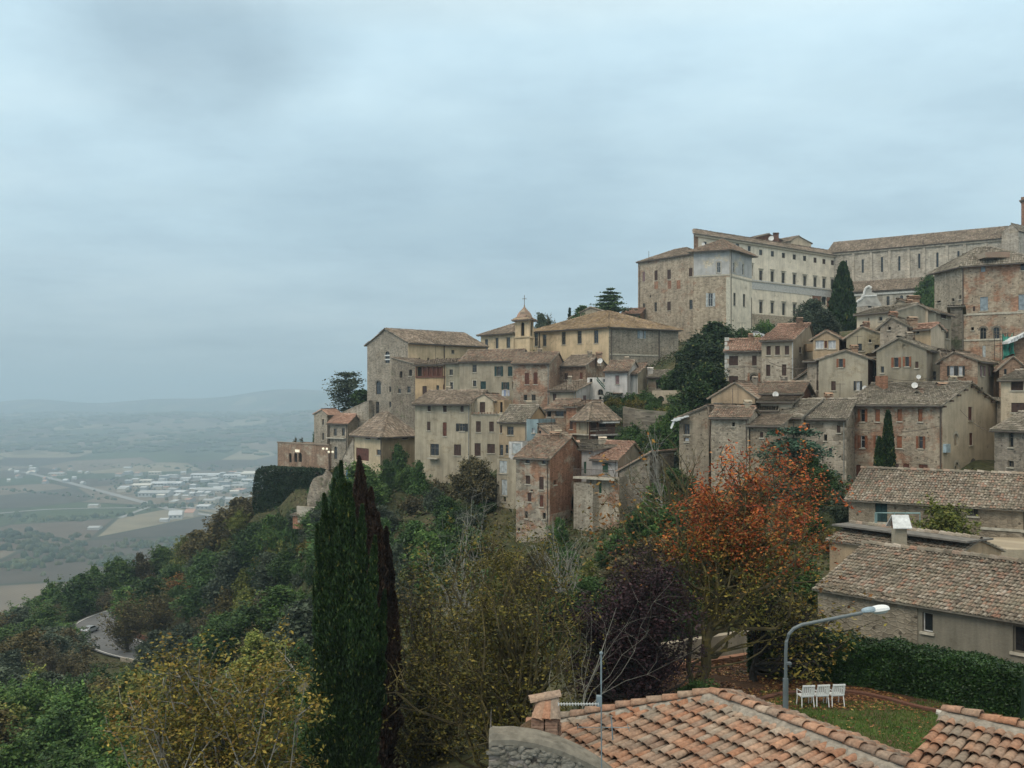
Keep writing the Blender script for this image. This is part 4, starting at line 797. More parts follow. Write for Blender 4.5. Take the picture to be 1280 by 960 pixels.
# far left cluster ---------------------------------------------
b=house('slit_window_house','small stone house with slit windows at the left end of the town',(392.5,220),(409,214),(426,226),ey=518,er=0,by=562,roof='gy',rp=.6,rise=1.0,over=.6,m=('stone2','stone2'),rt='red',group=G,tw=.4,
   win=[(0,402.5,524,405,531,'g'),(0,402.5,541,405,550,'g')])
b=house('arched_door_house','small house with a red tile roof, a balcony line and an arched door',(411,209),(434.5,205),(450,214),ey=529.5,er=1,by=585,roof='gx',rise=1.7,rp=.6,over=.6,m=('stone2','stone2'),rt='red',group=G,tw=.4,
   win=[(0,417,535.6,420.8,545,'g'),(0,427.3,535,431,545,'g'),(0,417.5,558,421.5,574,'g','a')])
balcony(b,0,410,433,547,.6,.2); pipe(b,0,411.8,531,580,.1)
b=house('buttress_wall','long sloping stone wall climbing to the church from the small houses',(421,216),(461,211),depth=1.2,ey=520,er=0,by=560,roof='sy+',rise=3.2,over=.05,m=('stonelt','stonelt'),rt='grey',cat='wall')
b=house('cream_farmhouse','low cream house with a broad hipped roof and a wide dark opening',(443,182),(477.5,172),(519,180),ey=543,er=1,by=598,roof='hip',rise=3.6,over=.8,m=('plyel','ptan'),rt='old',group=G,tw=.36,
   win=[(0,445,560,461,575.5,'sr','x'),(0,456.5,544.8,462.8,549,'sb'),(0,470.2,544,476,549.5,'sb'),(0,470.4,562,476.4,569,'g'),(1,503,543.5,510,549,'sb'),(1,489.5,565,496.5,578,'sb','x')])
pipe(b,0,477,546,598,.1)
b=house('rock_buttress','raking rubble buttress between the arched door house and the cream farmhouse',(427,186),(442,183),depth=5,ey=577,er=0,by=600,roof='sy+',rise=4.5,over=0,m=('rock','stonedk'),rt='grey',cat='wall')
tw_=house('terrace_wall','brown terrace wall with a lit sign at the far left of the town',(347,222),(411,208),depth=7,ey=557,er=1,by=584,roof='flat',m=('brick2','brick2'),cat='wall',win=[(0,361,566.5,364.5,578,'d','a'),(0,367.5,566,371.5,577.5,'d','a'),(0,373,566,377.5,577.5,'d','a')])
m=MB(); f=tw_.f[0]; f.box(m,-.1,f.len,tw_.ze,tw_.ze+.25,-.6,.12); m.build('coping',T['old'],tw_.root,tw_.org)
lit=plain('lit_sign',(.8,.75,.6),.5,emit=(1,.86,.62,.45)); sg=MB(); u0,u1,z0,z1=f.rect(369.5,562,374.6,565.2); f.box(sg,u0,u1,z0,z1,.01,.15); tag(sg.build('lit_sign',lit),'small lit sign on the brown terrace wall','sign')
lamp=empty('cluster_lamp',PT(409,590,203)); tag(lamp,'street lamp with four lit globes in front of the terrace wall','lamp')
m=MB(); m.tube([PT(411.5,590,204),PT(410.5,560,204)],.1,6); 
gl=[(404,561),(408.7,561.2),(411,565),(416,565)]
for x,y in gl: m.tube([PT(410.8,567,204),PT(x,y+1,204)],.05,5)
m.build('post',PIPE,lamp,lamp.location)
def sphere(m,c,r,n=10,k=6,mi=0):
    for i in range(k):
        for j in range(n):
            P=[]
            for a,b_ in ((i,j),(i+1,j),(i+1,j+1),(i,j+1)):
                t=math.pi*a/k; p=2*math.pi*b_/n; P.append((c[0]+r*math.sin(t)*math.cos(p),c[1]+r*math.sin(t)*math.sin(p),c[2]-r*math.cos(t)))
            m.poly(P,mi=mi)
for x,y in gl: m=MB(); sphere(m,PT(x,y,204),.26); m.build('globe',lit,lamp,lamp.location)
# blue water tank
bt=MB(); p=PT(440,593,176); 
for i in range(20):
    a0,a1=2*math.pi*i/20,2*math.pi*(i+1)/20; r=.75
    A=[(p[0]-.9,p[1]+r*math.cos(a),p[2]+r*math.sin(a)) for a in (a0,a1)]; Bq=[(p[0]+.9,y,z) for _,y,z in A]
    bt.poly([A[0],A[1],Bq[1],Bq[0]]); bt.poly([A[0],A[1],(p[0]-.95,p[1],p[2])]); bt.poly([Bq[0],Bq[1],(p[0]+.95,p[1],p[2])])
for s in(-.6,.6): bt.abox(p[0]+s-.1,p[0]+s+.1,p[1]-.5,p[1]+.5,p[2]-1.6,p[2]-.6)
tag(bt.build('water_tank',plain('tank_blue',(.06,.2,.42),.5)),'round blue tank beneath the cream house','tank')

b=house('patched_roof_shed','low rubble shed with a brown tile roof in front of the stone ruin',(889,108),(936,106),depth=4,ey=521,er=0,by=600,roof='gx',rise=.9,m=('stone2','stone2'),rt='mix',group=G,win=[(0,915,528,918.5,533,'d')])
b=house('patched_roof_shed','tiny stone shed with a sagging roof between the ruin and the cedar',(938,106),(972,104.5),depth=4,ey=532,er=0,by=610,roof='sx+',rise=.9,m=('stone','stone2'),rt='old',group=G,win=[(0,950,540,954,547,'sb')])
# dark gutter tubes added to draw the shade under eaves; chimneys, aerials
Rc=random.Random(5); gut=plain('eave_shade_metal',(.09,.075,.065),.6)
for b in ALLH:
    roof,rise,over,grp_,rp_,Yb=b.args
    if roof in ('flat',): continue
    sides=[]
    if roof in('gx','hip','pyr','sx+'): sides.append(0)
    if roof in('hip','pyr','gy','sy-'): sides.append(1)
    m=MB()
    for sd_ in sides:
        f=b.f[sd_]; dz_=-(rise/ (rp_*b.f[1].len) *over if roof=='gx' else rise/(.5*min(b.f[0].len,b.f[1].len))*over if roof in('hip','pyr') else rise/b.f[1].len*over if roof=='sx+' else rise/((1-rp_)*b.f[0].len)*over if roof=='gy' else rise/b.f[0].len*over)
        m.tube([f.W(-.1,b.ze+dz_-.02,over+.04),f.W(f.len+.1,b.ze+dz_-.02,over+.04)],.075 if Yb<150 else .11,6)
    if m.v: m.build('eave_shade_gutter',gut,b.roof,b.org)
    if grp_ and Yb<195 and b.f[0].len>4:
        if Rc.random()<.75 and roof in('gx','gy','hip'):
            s_,t_c=(Rc.uniform(.15,.85),.5+Rc.uniform(-.1,.15)) if roof!='gy' else (rp_+.08,Rc.uniform(.2,.6)); c=b.XYZ(s_,t_c,rise+.75); chimney(b,640+c[0]/c[1]*F,500-c[2]/c[1]*F,Rc.uniform(.55,.8),.9,Rc.choice(['brick2','plgrey','stone2']),Y=c[1])
        if Rc.random()<.6 and b.roof:
            c=b.XYZ(Rc.uniform(.2,.8),.5,rise); m=MB(); h_=Rc.uniform(1.6,2.6); m.tube([c-[0,0,.5],c+[0,0,h_]],.03,4)
            for k in range(4): q=c+[0,0,h_-.1-.0*k]+np.array([(-.6+.35*k),0,0]); m.tube([q-[0,.3,0],q+[0,.3,0]],.015,4)
            m.tube([c+[-.7,0,h_-.1],c+[.6,0,h_-.1]],.02,4); m.build('aerial',PIPE,b.roof,b.org)
    if grp_ and 0 in sides and Rc.random()<.6:
        f=b.f[0]; u=f.len-.25; m=MB(); m.tube([f.W(u,b.ze-.05,.1),f.W(u,b.zb-3,.1)],.05 if Yb<150 else .07,5); m.build('drainpipe',Rc.choice([PIPE,plain('grey_pipe',(.25,.25,.23))]),b.root,b.org)

def cable(px0,py0,Y0,px1,py1,Y1,lab,sag=.6):
    a,b_=PT(px0,py0,Y0),PT(px1,py1,Y1); m=MB(); m.tube([a+(b_-a)*t-np.array([0,0,4*sag*t*(1-t)]) for t in np.linspace(0,1,12)],.022 if Y0<130 else .035,4); tag(m.build('cable',PIPE),lab,'cable')
cable(1062,534,105,1176,532,103,'thin cable strung across the front of the long brick house'); cable(1100,470,114,1174,468,113,'thin cable between grey gabled house and brick gabled house'); cable(960,452,133,1016,458,131,'thin cable from tall brown house to veranda house')
cable(590,498,158,640,500,178,'thin cable from roof room to red shuttered house'); cable(1248,540,100,1200,512,105,'thin cable from corner stone house to the cream gable')
# ------------------------------------------------------------------ terrain
def C3(px,py,Y): p=PT(px,py,Y); CTRL.append(tuple(p))
for x,y,z in ((0,25,-12.2),(6,32,-12),(12,32,-12),(20,30,-12),(26,34,-12),(30,42,-12.4),(8,42,-12),(14,44,-12.2),(20,40,-12),(0,4,-12.5),(15,15,-12.3),(-6,18,-15),(-10,30,-18),(-5,36,-15.5),(-13,46,-24),
              (-25,20,-22),(-40,40,-34),(-60,60,-44),(20,58,-14),(28,56,-14),(34,62,-13),(40,75,-11),(4,52,-13.2),(0,62,-15),(-3,44,-15.5),(30,90,-8.5),(45,95,-9.5),(47,103,-9.5),(60,110,-8)): CTRL.append((x,y,z))
for a in ((160,822,198),(110,795,216),(150,775,231),(300,838,187),(420,845,185),(250,762,228),(300,705,228),(330,668,224),(400,655,207),(450,645,190),(345,645,214),(500,645,166),(560,660,150),(625,690,126),
          (700,705,114),(785,695,111),(850,690,100),(950,700,84),(500,770,108),(400,810,118),(600,770,80),(700,790,64),(300,905,112),(150,900,150),(20,900,150),(150,930,115),(20,930,115),(20,960,92),(160,975,88),(-100,930,130),
          (0,835,238),(100,790,246),(205,755,250),(270,700,246),(330,672,236),(-150,850,230),(250,950,70),(330,960,60),(420,890,75),(580,640,158),(660,690,122),(720,690,117),(800,640,118),(870,640,108)): C3(*a)
for a in ((830,520,160),(870,540,150),(800,560,140),(840,590,128),(900,490,150),(850,500,165),(900,455,175),(870,440,205),(925,425,205),(960,416,220),(1000,415,220),(1050,418,190),(1090,420,160),(780,600,125)): C3(*a)
for px,Y,z in ((-200,330,-115),(0,330,-105),(100,330,-90),(200,330,-82),(300,320,-72),(370,300,-50),(430,280,-28),(480,260,-8),(700,300,8),(900,320,16),(1100,350,16),(1300,350,16),(-300,480,-190),(0,480,-185),(200,480,-170),(400,480,-150),
               (600,480,-90),(900,520,-60),(1200,520,-60),(1600,520,-80),(1500,200,10),(1500,120,-4),(1700,60,-12),(-400,200,-90),(-500,100,-60),(-300,60,-45)):
    p=XY(px,Y); CTRL.append((p[0],p[1],z))
CA=np.array(CTRL)
CW=1/((((CA[:,None,:2]-CA[None,:,:2])**2).sum(-1)<14**2).sum(1)**1.0)
ROADP=[(420,846,184),(300,835,190),(225,826,195),(160,811,203),(125,796,214),(118,786,221),(135,778,228),(175,770,235)]
road=np.array([PT(*a) for a in ROADP]); road[:,2]=[-50.2,-50.3,-50.4,-50.5,-50.4,-50.2,-49.6,-48.6]
def spl(P,n=10):
    out=[]
    for i in range(len(P)-1):
        p0=P[max(i-1,0)];p1=P[i];p2=P[i+1];p3=P[min(i+2,len(P)-1)]
        for k in range(n):
            t=k/n; out.append(.5*((2*p1)+(-p0+p2)*t+(2*p0-5*p1+4*p2-p3)*t*t+(-p0+3*p1-3*p2+p3)*t**3))
    out.append(P[-1]); return np.array(out)
RD=spl(road,8)
def sstep(a,b,x): t=np.clip((x-a)/(b-a),0,1); return t*t*(3-2*t)
def vnoise(x,y,s,seed=0):
    x=x/s+seed*17.3; y=y/s+seed*9.1; xi=np.floor(x);yi=np.floor(y);fx=x-xi;fy=y-yi; fx=fx*fx*(3-2*fx);fy=fy*fy*(3-2*fy)
    h=lambda a,b:(np.sin(a*127.1+b*311.7+seed*3.3)*43758.5453)%1.0
    return (h(xi,yi)*(1-fx)+h(xi+1,yi)*fx)*(1-fy)+(h(xi,yi+1)*(1-fx)+h(xi+1,yi+1)*fx)*fy
def fbm(x,y,s,seed=0,o=4): return sum(vnoise(x,y,s/2**i,seed+i)*.5**i for i in range(o))/ (2-.5**(o-1))
def ground(x,y):
    x=np.atleast_1d(np.asarray(x,float)); y=np.atleast_1d(np.asarray(y,float)); out=np.zeros(x.shape)
    flat=x.ravel(); fy=y.ravel(); z=np.zeros(len(flat))
    for i in range(0,len(flat),20000):
        X=flat[i:i+20000,None]-CA[None,:,0]; Y=fy[i:i+20000,None]-CA[None,:,1]
        w=CW[None]/(X*X+Y*Y+28)**2.1; z[i:i+20000]=(w*CA[None,:,2]).sum(1)/w.sum(1)
    near=np.hypot(flat,fy)
    z+= (fbm(flat,fy,9,3,3)-.5)*1.2*sstep(45,90,near)
    # garden
    g=sstep(1,5,flat)*(1-sstep(43,47,fy))*(1-sstep(28,34,flat))*sstep(8,16,fy); z=z*(1-g)+(-12.0)*g
    # valley and far hills
    r=fy+.25*np.abs(flat)
    zv=-250+0*flat
    hh=sstep(3900,7500,r)*(fbm(flat,fy,2600,5,4)*330-95)+sstep(3700,5200,r)*fbm(flat,fy,900,9,3)*55
    hh=np.maximum(hh,0)
    az=flat/np.maximum(fy,1)
    ridge=np.exp(-((fy-10800)/1500)**2)*(215+95*np.exp(-((az+.26)/.13)**2)+70*np.exp(-((az+.12)/.12)**2)+18*np.sin(az*23)+16*np.sin(az*51+1)+70*(fbm(flat,fy,1300,12,4)-.5))
    hh=np.maximum(hh*(1-sstep(9000,10500,fy)*.6),0)
    hh=np.maximum(hh,ridge)
    zv=zv+hh*1.0
    b=sstep(480,900,r); z=z*(1-b)+zv*b
    m=(np.abs(fy-205)<45)&(np.abs(flat+62)<60)
    if m.any():
        D=np.hypot(flat[m][:,None]-RD[None,:,0],fy[m][:,None]-RD[None,:,1]); k=D.argmin(1); d=D.min(1); t=1-sstep(6.5,13,d); z[m]=z[m]*(1-t)+(RD[k,2]-.35)*t
    return z.reshape(out.shape)
def g1(x,y): return float(ground(x,y)[0])
tans=np.tan(np.radians(np.linspace(-47,47,300))); rows=np.concatenate([np.geomspace(3,60,60)[:-1],np.geomspace(60,330,190)[:-1],np.geomspace(330,14500,150)])
GX=rows[:,None]*tans[None,:]; GY=np.repeat(rows[:,None],len(tans),1); GZ=ground(GX,GY)
nr,nc=GX.shape; idx=np.arange(nr*nc).reshape(nr,nc)
Fq=np.stack([idx[:-1,:-1],idx[:-1,1:],idx[1:,1:],idx[1:,:-1]],-1).reshape(-1,4)
m_,t_=nt('terrain_ground'); g=N(t_); pos=g.n('ShaderNodeNewGeometry').outputs['Position']
sx=g.n('ShaderNodeSeparateXYZ'); g.l(pos,sx.inputs[0]); Zc=sx.outputs[2]
n1=g.noise(pos,.12,6,.65); n2=g.noise(pos,1.4,5,.6)
near=g.ramp(n1,[(.3,(.035,.045,.02)),(.5,(.06,.065,.03)),(.62,(.10,.085,.05)),(.75,(.05,.07,.025))])
near=g.mix(.8,near,g.ramp(n2,[(.3,.45),(.7,1.5)]),'MULTIPLY')
# fields
fm=g.mapping(pos,scale=(.0042,.0026,0),rot=(0,0,.5)); vf=g.n('ShaderNodeTexVoronoi',voronoi_dimensions='2D'); vf.inputs['Scale'].default_value=1; vf.inputs['Randomness'].default_value=.9; g.l(fm,vf.inputs['Vector'])
sp=g.n('ShaderNodeSeparateColor'); g.l(vf.outputs['Color'],sp.inputs[0])
fc=g.ramp(sp.outputs[0],[(0,(.065,.055,.04)),(.18,(.11,.085,.06)),(.34,(.05,.065,.028)),(.5,(.15,.12,.085)),(.64,(.075,.062,.045)),(.78,(.21,.18,.12)),(.9,(.055,.075,.03))],'CONSTANT')
ve=g.n('ShaderNodeTexVoronoi',voronoi_dimensions='2D',feature='DISTANCE_TO_EDGE'); ve.inputs['Scale'].default_value=1; ve.inputs['Randomness'].default_value=.9; g.l(fm,ve.inputs['Vector'])
wv=g.n('ShaderNodeTexWave'); wv.inputs['Scale'].default_value=.05; wv.inputs['Distortion'].default_value=1.5; g.l(pos,wv.inputs['Vector'])
fc=g.mix(.35,fc,g.ramp(wv.outputs['Fac'],[(0,.75),(1,1.2)]),'MULTIPLY')
fc=g.mix(g.ramp(ve.outputs['Distance'],[(.015,.85),(.03,0.0)]),fc,(.035,.045,.025))
nw=g.noise(g.mapping(pos,scale=(1,.55,1)),.0028,6,.68)
hillw=g.ramp(Zc,[(0,0.0),(1,1.0)])
mr=g.n('ShaderNodeMapRange'); mr.inputs['From Min'].default_value=-249; mr.inputs['From Max'].default_value=-200; g.l(Zc,mr.inputs['Value'])
wood=g.math('MULTIPLY',g.ramp(nw,[(.54,0.0),(.57,1.0)]),g.math('ADD',g.math('MULTIPLY',mr.outputs[0],.9),.05),True)
fc=g.mix(wood,fc,(.028,.038,.022))
nf=g.noise(pos,.012,6,.6); fc=g.mix(.6,fc,g.ramp(nf,[(.3,.7),(.7,1.3)]),'MULTIPLY')
mr2=g.n('ShaderNodeMapRange'); mr2.inputs['From Min'].default_value=-150; mr2.inputs['From Max'].default_value=-215
sy=g.n('ShaderNodeMapRange'); sy.inputs['From Min'].default_value=600; sy.inputs['From Max'].default_value=900; g.l(sx.outputs[1],sy.inputs['Value'])
c=g.mix(sy.outputs[0],near,fc); g.finish(c,.95,n2,.6,.3,spec=.1)
tag(mk('terrain',np.stack([GX,GY,GZ],-1).reshape(-1,3),Fq,m_,smooth=True),'hillside falling to a patchwork valley of fields',None,None,'structure')
# ------------------------------------------------------------------ hill road
def ribbon(P,w,dz=0.0,off=0.0):
    P=np.asarray(P); T=np.gradient(P[:,:2],axis=0); T/=np.linalg.norm(T,axis=1)[:,None]; Nn=np.stack([-T[:,1],T[:,0]],1)
    a=P[:,:2]+Nn*(off-w/2); b=P[:,:2]+Nn*(off+w/2); V=[]
    for i in range(len(P)): V+= [(a[i,0],a[i,1],P[i,2]+dz),(b[i,0],b[i,1],P[i,2]+dz)]
    return np.array(V),np.array([[2*i,2*i+1,2*i+3,2*i+2] for i in range(len(P)-1)])
asph=plain('asphalt',(.13,.135,.14),.85,var=.18,scale=.6)
V,Fq=ribbon(RD,10.5,0.05); tag(mk('road',V,Fq,asph),'grey road bending in a hairpin across the wooded slope',None,None,'structure')
V,Fq=ribbon(RD,.25,.056,off=4.6); mk('road_marking',V,Fq,plain('road_paint',(.6,.6,.58)))['kind']='structure'
V,Fq=ribbon(RD,.25,.056,off=-4.6); mk('road_marking',V,Fq,plain('road_paint',(.6,.6,.58)))['kind']='structure'
# parapet walls
def parapet(P,off,h,w,mat,name,label,cat,bot=1.2):
    P=np.asarray(P); T=np.gradient(P[:,:2],axis=0); T/=np.linalg.norm(T,axis=1)[:,None]; Nn=np.stack([-T[:,1],T[:,0]],1); m=MB()
    for i in range(len(P)-1):
        q=[]
        for k in (i,i+1):
            for o in (off-w/2,off+w/2):
                for z in (-bot,h): c=P[k,:2]+Nn[k]*o; q.append((c[0],c[1],P[k,2]+z))
        for f4 in ((0,4,5,1),(2,3,7,6),(1,5,7,3)): m.poly([q[j] for j in f4])
    return tag(m.build(name,mat),label,cat)
parapet(RD[24:],-5.6,1.0,.4,W['brickdk'],'road_wall','dark low wall along the far edge of the hairpin bend','wall')
parapet(RD[4:22],5.6+0,.35,.5,W['stonelt'],'kerb_wall','pale kerb wall beside the road below the olive trees','wall')
# cars
def car(x,y,z,ang,label,body,L=4.2,wd=1.7):
    r=empty('parked_car',(x,y,z)); tag(r,label,'car'); ca,sa=math.cos(ang),math.sin(ang)
    def w(u,v,h): return (x+ca*u-sa*v,y+sa*u+ca*v,z+h)
    prof=[(-L/2,.35),(-L/2,.75),(-L/2+.15,.92),(-L/2+.35,.98),(-.95,1.38),(.55,1.40),(1.15,.98),(L/2-.15,.84),(L/2,.62),(L/2,.35)]
    m=MB(); ws=lambda h: wd/2*(1 if h<1 else .82)
    for i in range(len(prof)):
        a,b_=prof[i],prof[(i+1)%len(prof)]
        m.poly([w(a[0],-ws(a[1]),a[1]),w(b_[0],-ws(b_[1]),b_[1]),w(b_[0],ws(b_[1]),b_[1]),w(a[0],ws(a[1]),a[1])])
    for s in(-1,1):
        low=[p for p in prof if p[1]<1.0]; m.poly([w(p[0],s*ws(.5),p[1]) for p in low]); hi=[prof[3],prof[4],prof[5],prof[6]]; m.poly([w(p[0],s*ws(p[1]),p[1]) for p in hi])
    m.build('body',body,r,r.location)
    g_=MB()
    for s in(-1,1): g_.poly([w(-1.25,s*(wd/2-.0)+s*.0,1.02),w(.98,s*wd/2,1.02),w(.5,s*wd/2*.84,1.34),w(-.9,s*wd/2*.84,1.34)])
    g_.poly([w(1.13,-.7,1.0),w(1.13,.7,1.0),w(.6,.62,1.37),w(.6,-.62,1.37)]); g_.poly([w(-1.65,-.7,1.02),w(-1.65,.7,1.02),w(-1.0,.62,1.36),w(-1.0,-.62,1.36)])
    g_.v=[v+np.array([0,0,.012]) for v in g_.v]; g_.build('windows',GLASS,r,r.location)
    for u in(-1.3,1.3):
        for v in(-1,1):
            t=MB(); c0,c1=np.array(w(u,v*(wd/2-.2),.32)),np.array(w(u,v*(wd/2+.02),.32)); t.tube([c0,c1],.32,14); o=t.build('wheel',plain('tyre',(.02,.02,.02)),r,r.location); 
            t=MB(); t.tube([c1,c1+(c1-c0)*.06],.18,10); t.build('rim',plain('rim_grey',(.4,.4,.4),.4),o,r.location)
    for u,c in((-L/2-.01,'tail_light'),(L/2+.01,'headlight')):
        for v in(-.6,.6): t=MB(); p=np.array(w(u,v,.7)); t.box(p,np.array([ca*.02,sa*.02,0]),np.array([-sa*.16,ca*.16,0]),np.array([0,0,.07])); t.build(c,plain('light_red',(.4,.02,.02),.3) if c[0]=='t' else plain('light_clear',(.7,.7,.68),.2),r,r.location)
    return r
paint=plain('silver_paint',(.42,.46,.5),.3,.3,.05,spec=.6)
i0=36; car(RD[i0,0]-.5,RD[i0,1]-1.2,RD[i0,2]+.06,1.35,'silver car driving round the hairpin bend',paint)
p=PT(942,414,205); zz=g1(p[0],p[1]); car(p[0],p[1],(p[2]-1.4),.35,'white car parked below the cream palace behind the dark trees',plain('white_paint',(.72,.73,.73),.3,.0,.04,spec=.6))
# ------------------------------------------------------------------ garden: lawn, litter, kerb, wall
lawnm,t_=nt('lawn_grass'); g=N(t_); pos=g.n('ShaderNodeNewGeometry').outputs['Position']; n=g.noise(pos,.9,6,.7); n2=g.noise(pos,9,4)
c=g.ramp(n,[(.35,(.09,.062,.035)),(.5,(.075,.085,.028)),(.65,(.06,.11,.025))]); c=g.mix(.7,c,g.ramp(n2,[(.3,.6),(.7,1.4)]),'MULTIPLY'); sxl=g.n('ShaderNodeSeparateXYZ'); g.l(pos,sxl.inputs[0]); ml=g.n('ShaderNodeMapRange'); ml.inputs['From Min'].default_value=38.9; ml.inputs['From Max'].default_value=40.3; g.l(g.math('ADD',sxl.outputs[1],g.math('MULTIPLY',n,1.5)),ml.inputs['Value']); c=g.mix(ml.outputs[0],c,g.ramp(n2,[(.3,(.035,.022,.014)),(.7,(.10,.055,.03))])); g.finish(c,.95,n2,.8,.05,spec=.1)
xs=np.linspace(3,32,60); ys=np.linspace(20,43.5,50); GX2,GY2=np.meshgrid(xs,ys); id2=np.arange(GX2.size).reshape(GX2.shape)
tag(mk('lawn',np.stack([GX2,GY2,np.full(GX2.shape,-11.96)+.05*vnoise(GX2,GY2,2,4)],-1).reshape(-1,3),np.stack([id2[:-1,:-1],id2[:-1,1:],id2[1:,1:],id2[1:,:-1]],-1).reshape(-1,4),lawnm,smooth=True),'garden lawn strewn with fallen leaves',None,None,'structure')
GZ0=-11.93
def quads(C,size,norm_up=.6,asp=1.0,R=rng,droop=0):
    n=len(C); C=np.asarray(C); a=R.normal(size=(n,3)); a[:,2]*=(1-norm_up); a[:,2]-=droop; a/=np.linalg.norm(a,axis=1)[:,None]+1e-9
    b=R.normal(size=(n,3)); b-= (b*a).sum(1)[:,None]*a; b/=np.linalg.norm(b,axis=1)[:,None]+1e-9
    s=(size*(.6+.8*R.random(n)))[:,None] if not hasattr(size,'__len__') else (size)[:,None]
    a=a*s*asp*.5; b=b*s*.5
    V=np.stack([C-a,C+b*.7-a*.1,C+a,C-b*.7-a*.1],1).reshape(-1,3); Fc=np.arange(4*n).reshape(n,4); return V,Fc
# lower kerb around the garden
kerb_pts=[(872,893),(905,886),(950,876),(985,868),(1055,866),(1100,873),(1150,886),(1215,898),(1275,914)]
K=[]
for x,y in kerb_pts: Y=12/(y-500)*F*.993; K.append(((x-640)/F*Y,Y,-12.0))
K=spl(np.array(K),5)
parapet(K,0,.2,.22,W['brickdk'],'garden_kerb','low leaf strewn brick kerb running between the lawn and the hedge','kerb',.3)
gr_m=leafmat('grass_blades',[(0,(.03,.06,.012)),(.6,(.06,.12,.02)),(1,(.1,.13,.04))])
n=26000; X=rng.uniform(8,26,n); Y=rng.uniform(33,41,n); keep=(vnoise(X,Y,1.6,7)+.25*vnoise(X,Y,.5,8)>.42+.25*(Y>39.5)); X=X[keep];Y=Y[keep]; n=len(X)
h=rng.uniform(.04,.11,n); d=rng.normal(0,.03,(n,2)); w=.012
V=np.stack([np.stack([X-w,Y,np.full(n,GZ0-.02)],1),np.stack([X+w,Y,np.full(n,GZ0-.02)],1),np.stack([X+d[:,0]+w*.3,Y+d[:,1],GZ0+h],1),np.stack([X+d[:,0]-w*.3,Y+d[:,1],GZ0+h],1)],1).reshape(-1,3)
tag(mk('grass',V,np.arange(4*n).reshape(n,4),gr_m),'short green grass of the lawn',None,None,'stuff')
n=70000; X=rng.uniform(4,27,n); Y=rng.uniform(30,46,n); dens=.10+.9*np.clip((Y-37.2-.25*(X-8)*.12)/2.2,0,1); keep=(rng.random(n)<dens)*(vnoise(X,Y,1.2,2)>.25); X=X[keep];Y=Y[keep];n=len(X)
V,Fq=quads(np.stack([X,Y,np.full(n,GZ0+.02)+rng.random(n)*.04],1),.15,.0); V[:,2]=GZ0+.01+np.abs(V[:,2]-GZ0)*.35
tag(mk('fallen_leaves',V,Fq,leafmat('litter_leaves',[(0,(.05,.025,.015)),(.4,(.12,.05,.025)),(.7,(.2,.085,.03)),(.92,(.3,.17,.06)),(1,(.42,.3,.1))])),'brown fallen leaves under the trees',None,None,'stuff')
# garden chairs
def chair(x,y,z,ang):
    r=empty('garden_chair',(x,y,z)); wm=plain('chair_white',(.74,.75,.74),.45,var=.05); ca,sa=math.cos(ang),math.sin(ang)
    w=lambda u,v,h: np.array([x+ca*u-sa*v,y+sa*u+ca*v,z+h])
    A=lambda u:np.array([ca*u,sa*u,0]); Bv=lambda v:np.array([-sa*v,ca*v,0]); Zv=lambda h:np.array([0,0,h])
    m=MB(); m.box(w(0,0,.44),A(.25),Bv(.23),Zv(.02)); m.box(w(0,-.235,.42),A(.25),Bv(.01),Zv(.035)); m.build('seat',wm,r,r.location)
    m=MB()
    for i in range(6):   # slatted back: rounded frame with slats
        u=-.19+i*.076; m.box(w(u,.25+.05,.68),A(.026),Bv(.008)+Zv(-.002),Zv(.2)+Bv(.04))
    m.box(w(0,.35,.89),A(.25),Bv(.018),Zv(.03)); m.box(w(0,.26,.49),A(.25),Bv(.015),Zv(.025))
    for s in(-1,1): m.tube([w(s*.24,.23,.45),w(s*.25,.30,.68),w(s*.225,.35,.9)],.02,6)
    m.build('backrest',wm,r,r.location)
    for s in(-1,1):
        for v,vt in((-.25,-.2),(.28,.22)):
            m=MB(); m.tube([w(s*.25,v,0),w(s*.23,vt,.43)],.02,6); m.build('leg',wm,r,r.location)
        m=MB(); m.tube([w(s*.25,-.2,.44),w(s*.26,-.19,.64),w(s*.26,.1,.66),w(s*.25,.3,.66)],.02,6); m.build('armrest',wm,r,r.location)
    return r
for px,lab in ((1006.5,'left one of three white garden chairs side by side on the lawn'),(1025,'middle one of three white garden chairs side by side on the lawn'),(1044,'right one of three white garden chairs side by side on the lawn')):
    Y=39.0+ (px-1006)*.004; c=chair((px-640)/F*Y,Y,-11.95,math.pi+.12); tag(c,lab,'chair','white garden chairs')
# street lamp
Yl=31.; lp=empty('street_lamp',(PT(982,0,Yl)[0],Yl,-12)); tag(lp,'grey street lamp with a long curved arm over the garden','street lamp'); gm=plain('galvanised_grey',(.15,.175,.185),.5,.3,.12)
P=[PT(982,y,Yl) for y in (905,850,815)]; P=[np.array([P[0][0],Yl,-12.0])]+P
m=MB(); m.tube(P[:2]+[PT(982,848,Yl)],.085,10); m.tube([PT(982,848,Yl),PT(982.3,815,Yl),PT(983,802,Yl),PT(986,793,Yl),PT(992,786,Yl),PT(1002,781,Yl),PT(1040,773.5,Yl),PT(1078,766,Yl)],.055,8); m.build('pole',gm,lp,lp.location)
m=MB(); p=PT(985.5,829,Yl); m.abox(p[0]-.1,p[0]+.08,Yl-.09,Yl+.09,p[2]-.03,p[2]+.03); m.tube([p,p+[.07,0,-.12]],.02,5); m.build('bracket',gm,lp,lp.location)
hd=MB(); c=PT(1095,762.5,Yl); ax=np.array([.5,-.05,.09]); sd=np.array([0,.19,0]); up=np.array([-.03,0,.15])
